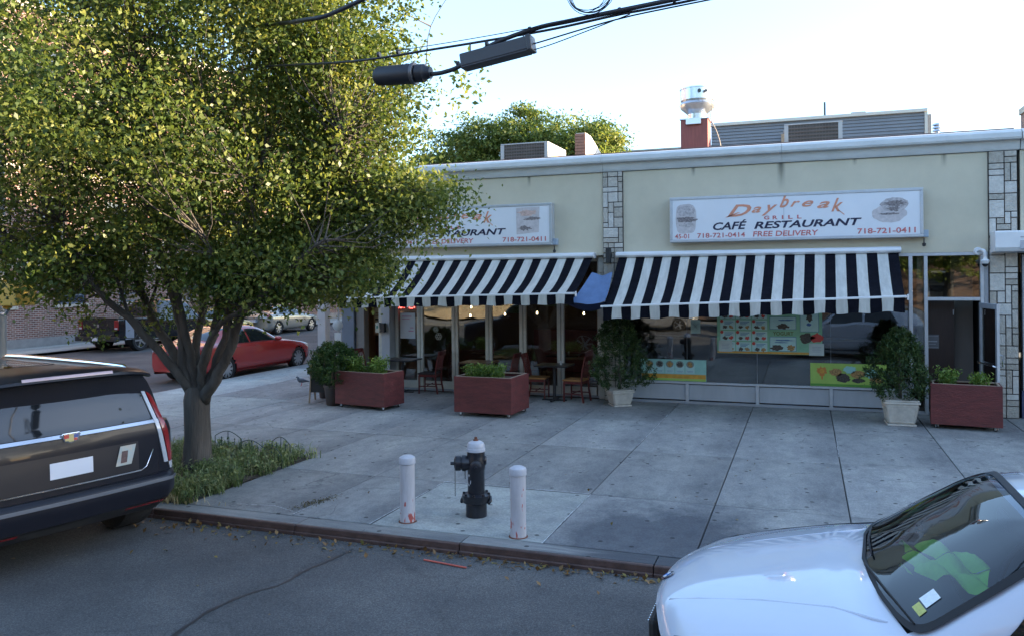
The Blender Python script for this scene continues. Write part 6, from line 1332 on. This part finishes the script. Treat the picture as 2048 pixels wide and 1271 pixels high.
# rear skin as a height field over (y, z)
RZ = [(.28, 5.02), (.36, 5.13), (.44, 5.20), (.58, 5.225), (.66, 5.22), (.70, 5.17), (.78, 5.165), (.95, 5.16), (1.12, 5.15), (1.22, 5.125), (1.28, 5.09), (1.5, 4.99), (1.74, 4.87), (1.80, 4.84)]
def rx(y, z):
    b = float(np.interp(z, [q[0] for q in RZ], [q[1] for q in RZ])); yy = abs(y); hw = (1.03 - max(0, .52 - z) * .55) if z < 1.15 else 1.03 - (z - 1.15) * .33
    t = max(0, yy / hw); return b - .05 * t ** 2 - .16 * max(0, (t - .84) / .16) ** 2.4
def rpatch(y0, y1, z0, z1, off, name, m_, ny=24, nz=10, top=None, thick=None, **k):
    """y-range may be (bottom, top) pairs"""
    f = lambda q, t: q if not isinstance(q, tuple) else q[0] + (q[1] - q[0]) * t
    G = []
    for j in range(nz + 1):
        t = j / nz; z = z0 + (z1 - z0) * t; a, b_ = f(y0, t), f(y1, t)
        G.append([(rx(a + (b_ - a) * i / ny, z) + off, a + (b_ - a) * i / ny, z) for i in range(ny + 1)])
    mb = MB(); mb.grid(G)
    if thick:
        G2 = [[(p[0] - thick, p[1], p[2]) for p in row] for row in G]; 
        for A_, B_ in ((G[0], G2[0]), (G[-1], G2[-1]), ([r[0] for r in G], [r[0] for r in G2]), ([r[-1] for r in G], [r[-1] for r in G2])): mb.grid([A_, B_])
    return mb.build(name, m_, su, smooth=True if not thick else 40, **k)
rpatch(-.98, .98, .34, .44, .0, 'lower_valance', trim_k, nz=4, thick=.3)
rpatch(-1.04, 1.04, .442, .70, .004, 'bumper', sp1, nz=10, thick=.35)
rpatch(-1.0, 1.0, .62, .655, .012, 'bumper_step', mat('step_grey', (.10, .11, .13), .5, var=.1), nz=2)
rpatch(-.80, .80, .705, 1.215, .0, 'tailgate', sp1, nz=14, thick=.05)
rpatch((-1.03, -1.0), (-.805, -.80), .705, 1.22, -.002, 'rear_quarter', sp1, ny=8, thick=.2); rpatch((.805, .80), (1.03, 1.0), .705, 1.22, -.002, 'rear_quarter', sp1, ny=8, thick=.2)
rpatch(-.83, .83, 1.222, 1.254, .008, 'chrome_strip', mat('satin_chrome', (.42, .44, .48), .2, metal=1, var=0), nz=4, thick=.03)
rpatch((-.84, -.70), (.84, .70), 1.258, 1.74, .0, 'rear_window', dkg, nz=14)
rpatch((-.60, -.60), (.60, .60), .78, 1.07, .002, 'plate_recess', mat('recess_paint', (.016, .016, .021), .35, var=.1), nz=6)
rpatch(-.19, .17, .86, 1.01, .012, 'number_plate', plate_m, ny=6, nz=4)
rpatch(-.62, .62, .765, .778, .012, 'recess_trim', chrome, nz=2)
MB().tube([(rx(y, z) + .012, y, z) for y, z in ((.62, .77), (.67, .80), (.74, .96))], .006, 6).build('recess_trim', chrome, su, smooth=True)
rpatch((.37, .42), (.52, .57), .86, 1.05, .016, 'photo_sticker', mat('photo_print', (.50, .42, .34), .4, var=.5, scale=16, col2=(.30, .42, .45)), ny=4, nz=4)
rpatch((.415, .43), (.475, .49), .885, 1.0, .019, 'photo_figure', mat('photo_figure', (.10, .06, .06), .5, var=.4, scale=30), ny=3, nz=4)
for s_ in (-1, 1):
    a, b_ = (.885, 1.0), (.80, .90)
    def sp(p, q): return (min(p, q), max(p, q))
    for (yb0, yt0, yb1, yt1, z0, z1, off, nm, m_) in ((.91, .745, .97, .79, .80, 1.74, .012, 'tail_light', redlamp), (.855, .70, .897, .732, .80, 1.74, .013, 'tail_light_clear', clear), (.92, .905, .985, .97, .725, .795, .012, 'reverse_light', clear)):
        y0, y1 = ((yb0, yt0), (yb1, yt1)) if s_ > 0 else ((-yb1, -yt1), (-yb0, -yt0)); rpatch(y0, y1, z0, z1, off, nm, m_, ny=5, nz=14, thick=.03)
    y0, y1 = ((.45, .45), (.92, .92)) if s_ > 0 else ((-.92, -.92), (-.45, -.45)); rpatch(y0, y1, .405, .425, .01, 'reflector', redlamp, ny=10, nz=2)
rpatch(-.42, .12, .35, .42, .01, 'tow_cover', MC['seam'] if False else mat('tow_dark', (.03, .03, .03), .6, var=.3), nz=3, ny=8)
# roof spoiler with its high brake light strip
b = MB(); prof_s = [(4.60, 1.825), (4.95, 1.825), (5.12, 1.79), (5.13, 1.765), (5.08, 1.75), (4.9, 1.755)]
rows = []
for y in np.linspace(-.82, .82, 25):
    k_ = .16 * (abs(y) / .82) ** 3; rows.append([(x - (k_ if x > 4.7 else 0), y, z - .07 * (abs(y) / .82) ** 4) for x, z in prof_s + prof_s[:1]])
b.grid(rows); b.add(rows[0][:-1], [tuple(range(len(prof_s)))]); b.add(rows[-1][:-1], [tuple(range(len(prof_s)))]); b.build('roof_spoiler', sp1, su, smooth=40)
b = MB(); b.grid([[(5.128 - .16 * (abs(y) / .82) ** 3 + dx, y, z - .07 * (abs(y) / .82) ** 4) for y in np.linspace(-.38, .38, 12)] for dx, z in ((-.006, 1.812), (.002, 1.80), (.006, 1.785))]); b.build('high_brake_light', mat('brake_strip', (.42, .30, .32), .15, coat=.5, var=.1), su, smooth=True)
# shield badge on the chrome strip
bc_ = MB(); sh_ = [(-.085, .035), (-.07, .05), (.07, .05), (.085, .035), (.06, -.03), (.0, -.055), (-.06, -.03)]
bc_.prism([(y, 1.215 + z) for y, z in sh_], rx(0, 1.24) + .008, rx(0, 1.24) + .026, 'x'); bc_.build('shield_badge', chrome, su, bevel=.006)
for k, (a, b2, c_, d_2, col) in enumerate([(-.06, -.02, .0, .035, (.5, .08, .06)), (-.02, .02, -.035, .035, (.55, .45, .2)), (.02, .06, .0, .035, (.1, .12, .3)), (-.05, -.02, -.025, -.002, (.55, .45, .2)), (.02, .05, -.025, -.002, (.5, .08, .06))]):
    MB().box(rx(0, 1.24) + .026, rx(0, 1.24) + .029, a, b2, 1.215 + c_, 1.215 + d_2).build('badge_field', mat('badge_field_%s' % 'abcde'[k], col, .25, coat=1, var=0), su)
MB().box(4.4, 5.05, -.80, .80, .34, .40).build('underbody', trim_k, su)

# --- cars on the far half of the road that the windows mirror
gs, _ = sedan('grey sedan standing on the far half of the road behind the viewpoint', paint('grey_paint', (.12, .125, .13), .5), (.6, -2.2, -.105), 0, group='cars across the main road')
sedan('silver sedan parked on the far side of the main road', paint('silver_paint', (.42, .43, .45), .6), (-9.5, -7.7, -.105), R(180) * 0, group='cars across the main road')
sedan('black sedan parked on the far side of the main road', bk, (-3.9, -7.7, -.105), 0, group='cars across the main road')
# ------------------------------------------------------------------ brick building across the side street
def brickmat(name, c1, c2, mo, scale=1.0, axis='yz'):
    mt = bpy.data.materials.new(name); mt.use_nodes = True; n = mt.node_tree.nodes; l = mt.node_tree.links; b = n['Principled BSDF']
    g = n.new('ShaderNodeNewGeometry'); s_ = n.new('ShaderNodeSeparateXYZ'); l.new(g.outputs['Position'], s_.inputs[0]); c = n.new('ShaderNodeCombineXYZ')
    l.new(s_.outputs[1 if axis == 'yz' else 0], c.inputs[0]); l.new(s_.outputs[2], c.inputs[1])
    t = n.new('ShaderNodeTexBrick'); t.inputs['Scale'].default_value = scale; t.inputs['Mortar Size'].default_value = .011; t.inputs['Mortar Smooth'].default_value = .2; t.inputs['Brick Width'].default_value = .22; t.inputs['Row Height'].default_value = .078
    t.inputs['Color1'].default_value = c1 + (1,); t.inputs['Color2'].default_value = c2 + (1,); t.inputs['Mortar'].default_value = mo + (1,); l.new(c.outputs[0], t.inputs[0])
    nz = n.new('ShaderNodeTexNoise'); nz.inputs['Scale'].default_value = 1.1; nz.inputs['Detail'].default_value = 6; l.new(g.outputs['Position'], nz.inputs[0])
    mr = n.new('ShaderNodeMapRange'); mr.inputs[3].default_value = .7; mr.inputs[4].default_value = 1.3; l.new(nz.outputs[0], mr.inputs[0])
    mx = n.new('ShaderNodeVectorMath'); mx.operation = 'SCALE'; l.new(t.outputs[0], mx.inputs[0]); l.new(mr.outputs[0], mx.inputs['Scale']); l.new(mx.outputs[0], b.inputs['Base Color']); b.inputs['Roughness'].default_value = .9
    bp = n.new('ShaderNodeBump'); bp.inputs['Strength'].default_value = .6; bp.inputs['Distance'].default_value = .01; bp.invert = True; l.new(t.outputs[1], bp.inputs['Height']); l.new(bp.outputs[0], b.inputs['Normal'])
    MC[name] = mt; return mt
bm = brickmat('brick_wall', (.19, .085, .065), (.10, .05, .045), (.33, .29, .25))
bb = thing('brick_building', 'tall dark red brick building across the side street behind the street tree', 'building', (-28.6, 30, 0))
BX = -28.6
# facade with real window openings
floors = [(1.62, 2.35, 1.5), (4.3, 6.0, 1.2), (7.4, 9.1, 1.2), (10.5, 11.9, 1.2)]
y0b, y1b, topz = 8.0, 47.0, 13.2
wins = []
for (za, zb_, ww) in floors:
    for yc in np.arange(11.2, 46, 3.25): wins.append((yc - ww / 2 + (0.85 if za < 3 else 0), yc + ww / 2 + (0.85 if za < 3 else 0), za, zb_))
zlev = sorted({z for w_ in wins for z in w_[2:]} | {0, topz})
def wallcols(za, zb_):
    rows = sorted([(a, b_) for a, b_, c, d in wins if c <= za + 1e-6 and d >= zb_ - 1e-6]); out = []; y = y0b
    for a, b_ in rows: out.append((y, a)); y = b_
    out.append((y, y1b)); return out
b = MB()
for za, zb_ in zip(zlev[:-1], zlev[1:]):
    for a, c in wallcols(za, zb_): b.box(BX - .3, BX, a, c, za, zb_)
B(b, 'wall', bm, bb)
B(MB().box(BX - 14, BX - .31, y0b, y1b, 0, topz - .3), 'wall', mat('inner_dark', (.03, .03, .035), .9), bb)
B(MB().box(BX - 14, BX + .12, y0b - .1, y1b + .1, topz, topz + .35), 'cornice', mat('limestone', (.40, .36, .30), .8, var=.15), bb, bevel=.03)
for z in (3.1, 6.9): B(MB().box(BX, BX + .06, y0b, y1b, z, z + .22), 'string_course', MC['limestone'], bb)
fr_ = mat('frame_dark', (.10, .13, .17), .5); wg = mat('far_glass', (.03, .04, .055), .05, var=.3, scale=1, coat=.5)
for a, c, za, zb_ in wins:
    f = B(MB().box(BX - .16, BX - .10, a, a + .06, za, zb_).box(BX - .16, BX - .10, c - .06, c, za, zb_).box(BX - .16, BX - .10, a + .06, c - .06, zb_ - .06, zb_).box(BX - .16, BX - .10, a + .06, c - .06, za, za + .06).box(BX - .15, BX - .11, a + .06, c - .06, (za + zb_) / 2 - .03, (za + zb_) / 2 + .03), 'window', fr_, bb)
    B(MB().box(BX - .14, BX - .13, a + .05, c - .05, za + .05, zb_ - .05), 'pane', wg, f); B(MB().box(BX - .1, BX + .07, a - .08, c + .08, za - .12, za - .003), 'sill', MC['limestone'], f)
B(MB().box(BX, BX + .05, y0b, y1b, 0, .35), 'plinth', mat('plinth', (.22, .21, .2), .9, var=.2), bb)
# pale sided house far down the side street
hs = thing('white_sided_house', 'pale clapboard house far down the side street beyond the corner post', 'house', (-21, 62, 0)); hm = mat('house_white', (.58, .58, .55), .7, var=.06)
B(MB().box(-27, -11.2, 60.1, 70, 0, 9), 'wall', hm, hs)
for k in range(50): z = .15 + k * .175; B(MB().prism([(60.1, z), (60.04, z), (60.08, z + .172), (60.1, z + .172)], -27, -11.2, 'x'), 'siding_board', hm, hs)
for x in (-24, -20, -16, -13.2):
    for z in (1.2, 4.2, 6.9):
        f = B(MB().box(x - .6, x + .6, 59.96, 60.03, z - .1, z + 1.5), 'window', mat('sash_white', (.65, .65, .63), .5), hs); B(MB().box(x - .5, x + .5, 59.93, 59.955, z, z + 1.4), 'pane', wg, f)
rf = B(MB().prism([(59.6, 9), (70.4, 9), (65, 11.5)], -27.3, -10.9, 'x'), 'roof', mat('shingle_grey', (.10, .10, .11), .9, var=.2), hs)
# house added behind the restaurant, its height set to shade the wall opposite
rb = thing('added_rear_house', 'brick house added behind the restaurant, hidden by trees, to shade the wall opposite', 'house', (-6, 34, 0)); rbm = brickmat('rear_brick', (.24, .11, .08), (.16, .08, .06), (.3, .27, .24), axis='xz')
B(MB().box(-10.3, -3.2, 31.5, 46, 0, 7.3), 'wall', rbm, rb); B(MB().box(-10.5, -3.0, 31.3, 46.2, 7.3, 7.5), 'roof', MC['limestone'], rb)
for x in (-9, -6.5, -4.5):
    f = B(MB().box(x - .55, x + .55, 31.42, 31.49, 3.6, 5.2), 'window', fr_, rb); B(MB().box(x - .45, x + .45, 31.38, 31.415, 3.7, 5.1), 'pane', wg, f)

# ------------------------------------------------------------------ trees behind the roof
bl = leafmat('far_leaf', (.035, .075, .020), (.13, .19, .045), (.36, .36, .10), .8, .42)
def far_tree(label, loc, H_, blobs, n, size, seed, name='leafy_tree'):
    t = thing(name, label, 'tree', loc); g = np.random.default_rng(seed)
    MB().tube([(0, 0, -.1), (.1, 0, H_ * .35), (0, .1, H_ * .55)], [.28, .2, .14], 12).build('trunk', bark, t, smooth=True)
    pos = []; tn = []; br = MB()
    for (x, y, z, rx_, ry, rz) in blobs:
        br.tube(crv([(0, .05, H_ * .5), (x * .5, y * .5, (z + H_ * .5) / 2 - .1), (x, y, z)], 3), [.12, .11, .10, .09, .07, .05, .03], 6)
        m_ = int(n * rx_ * rz / sum(q[3] * q[5] for q in blobs) / 30)
        for _ in range(m_):
            d = g.normal(size=3); d /= np.linalg.norm(d); q = g.random() ** .4 * (1 + .2 * math.sin(4 * d[0] + 3 * d[1] + seed) + .15 * math.sin(7 * d[2] + 5 * d[0])); c = np.array([x, y, z]) + d * q * np.array([rx_, ry, rz])
            k = 30; pos.append(c + g.normal(0, .16, (k, 3)) * np.array([1.3, 1.3, .45])); tn.append(np.clip(g.normal(g.uniform(.2, .8), .15, k), 0, 1))
    br.build('limbs', bark, t, smooth=True, fixn=False)
    leaves('crown', np.concatenate(pos), size, bl, t, tone=np.concatenate(tn), flat=.6, droop=.15, aspect=.5, seed=seed)
    return t
far_tree('bushy sunlit tree rising behind the left rooftop air conditioner', (-9.8, 28.2, 0), 8.3, [(-2.3, 0, 7.3, 1.7, 1.7, 1.05), (-.7, 0, 7.8, 1.6, 1.6, .85), (.9, .2, 7.45, 1.6, 1.6, .95), (2.4, 0, 7.1, 1.5, 1.5, .95), (-.3, .5, 6.2, 3.7, 2.2, 1.3), (-.1, 0, 8.72, .42, .4, .26), (.55, 0, 8.5, .5, .4, .2), (-3.0, 0, 6.3, 1.3, 1.4, 1.1)], 60000, .13, 31)
far_tree('sunlit tree rising behind the stepped brick parapet', (-6.9, 27.5, 0), 7.6, [(0, 0, 6.8, 1.1, 1.2, 1.0), (.35, 0, 5.9, 1.3, 1.4, .9), (-1.0, .4, 7.0, 1.1, 1.2, .7), (.25, 0, 7.75, .35, .4, .35), (.75, 0, 7.3, .4, .4, .35), (0, 0, 5.2, 1.6, 1.6, 1.0)], 24000, .12, 33)
far_tree('dark green tree low behind the left end of the cornice', (-14.2, 31.5, 0), 7.2, [(0, 0, 6.3, 2.0, 2, 1.4), (1.6, 0, 5.6, 1.8, 1.8, 1.2), (-2.0, 0, 5.5, 1.8, 1.8, 1.3)], 18000, .15, 35)
for k, (x, y, hh, lb) in enumerate([(-16.5, 46, 9, 'street tree down the side street near the corner post'), (-23, 50, 10, 'street tree across the side street in front of the pale house')]):
    far_tree(lb, (x, y, 0), hh, [(0, 0, hh * .72, 2.6, 2.6, 2.4), (1.2, .5, hh * .55, 1.8, 1.8, 1.3)], 7000, .2, 40 + k)

# unseen block added so the low sun leaves the far brick wall shaded
tb = thing('added_apartment_block', 'unseen brick apartment block added beyond the right edge to shade the far wall', 'building', (20, 54, 0))
B(MB().box(13.6, 27, 47, 62, 0, 13), 'wall', MC['rear_brick'], tb); B(MB().box(13.5, 27.1, 46.9, 62.1, 13, 13.4), 'cornice', MC['limestone'], tb)
for x in np.arange(14.6, 26, 2.6):
    for z in (1.5, 4.6, 7.7, 10.6):
        f = B(MB().box(x - .55, x + .55, 46.93, 46.99, z, z + 1.6), 'window', fr_, tb); B(MB().box(x - .45, x + .45, 46.89, 46.925, z + .1, z + 1.5), 'pane', wg, f)
far_tree('street tree on the same sidewalk beyond the right edge', (9.4, 8.7, 0), 8.6, [(0, 0, 6.4, 2.7, 2.5, 2.3), (-1, .3, 4.6, 1.5, 1.5, 1.1)], 11000, .13, 61)

eb = thing('added_street_end_block', 'unseen brick block added at the far end of the main road to darken car reflections', 'building', (100, -8, 0))  # added so the SUV paint mirrors dark brick instead of bright sky
B(MB().box(95, 108, -40, 14, 0, 15), 'wall', MC['block_brick'], eb); B(MB().box(94.8, 108.2, -40.2, 14.2, 15, 15.5), 'cornice', MC['limestone'], eb)
for y in np.arange(-38, 13, 3.4):
    for z in (1.5, 4.8, 8.1, 11.4):
        f = B(MB().box(94.9, 94.99, y, y + 1.3, z, z + 1.8), 'window', fr_, eb); B(MB().box(94.86, 94.895, y + .1, y + 1.2, z + .1, z + 1.7), 'pane', wg, f)
# ------------------------------------------------------------------ other side of the main road (seen only as reflections)
for k, (x0, x1, h_, c_, lb) in enumerate([(-42, -24, 9.5, (.30, .17, .12), 'brick row house across the main road, far left'), (-23.9, -8, 7.4, (.60, .47, .30), 'tan row house across the main road facing the cafe tables'), (-7.9, 9, 8.6, (.20, .13, .10), 'red brick row house across the main road facing the restaurant'), (9.1, 30, 7.8, (.42, .38, .32), 'pale row house across the main road, far right')]):
    t = thing('row_house', lb, 'house', ((x0 + x1) / 2, -14, 0)); m_ = mat('row_wall_%s' % 'abcd'[k], c_, .9, var=.15, scale=2)
    B(MB().box(x0, x1, -24, -14, 0, h_), 'wall', m_, t); B(MB().box(x0 - .1, x1 + .1, -24, -13.8, h_, h_ + .3), 'cornice', MC['limestone'], t)
    for x in np.arange(x0 + 1.5, x1 - 1, 2.6):
        for z in (1.0, 4.2):
            f = B(MB().box(x - .6, x + .6, -13.99, -13.93, z, z + 1.7), 'window', MC['sash_white'], t); B(MB().box(x - .5, x + .5, -13.925, -13.91, z + .1, z + 1.6), 'pane', wg, f)
for k, (x, y) in enumerate([(-13, -10.5), (6.4, -10.6), (14, -10.6)]):
    far_tree(['street tree across the main road opposite the cafe tables', 'street tree across the main road opposite the right window', 'street tree across the main road, furthest right'][k], (x, y, 0), 8.5, [(0, 0, 5.9, 2.8, 2.4, 2.5), (1, .4, 3.6, 2.0, 1.6, 1.3), (-1, .4, 3.4, 1.8, 1.6, 1.2)], 9000, .2, 50 + k)
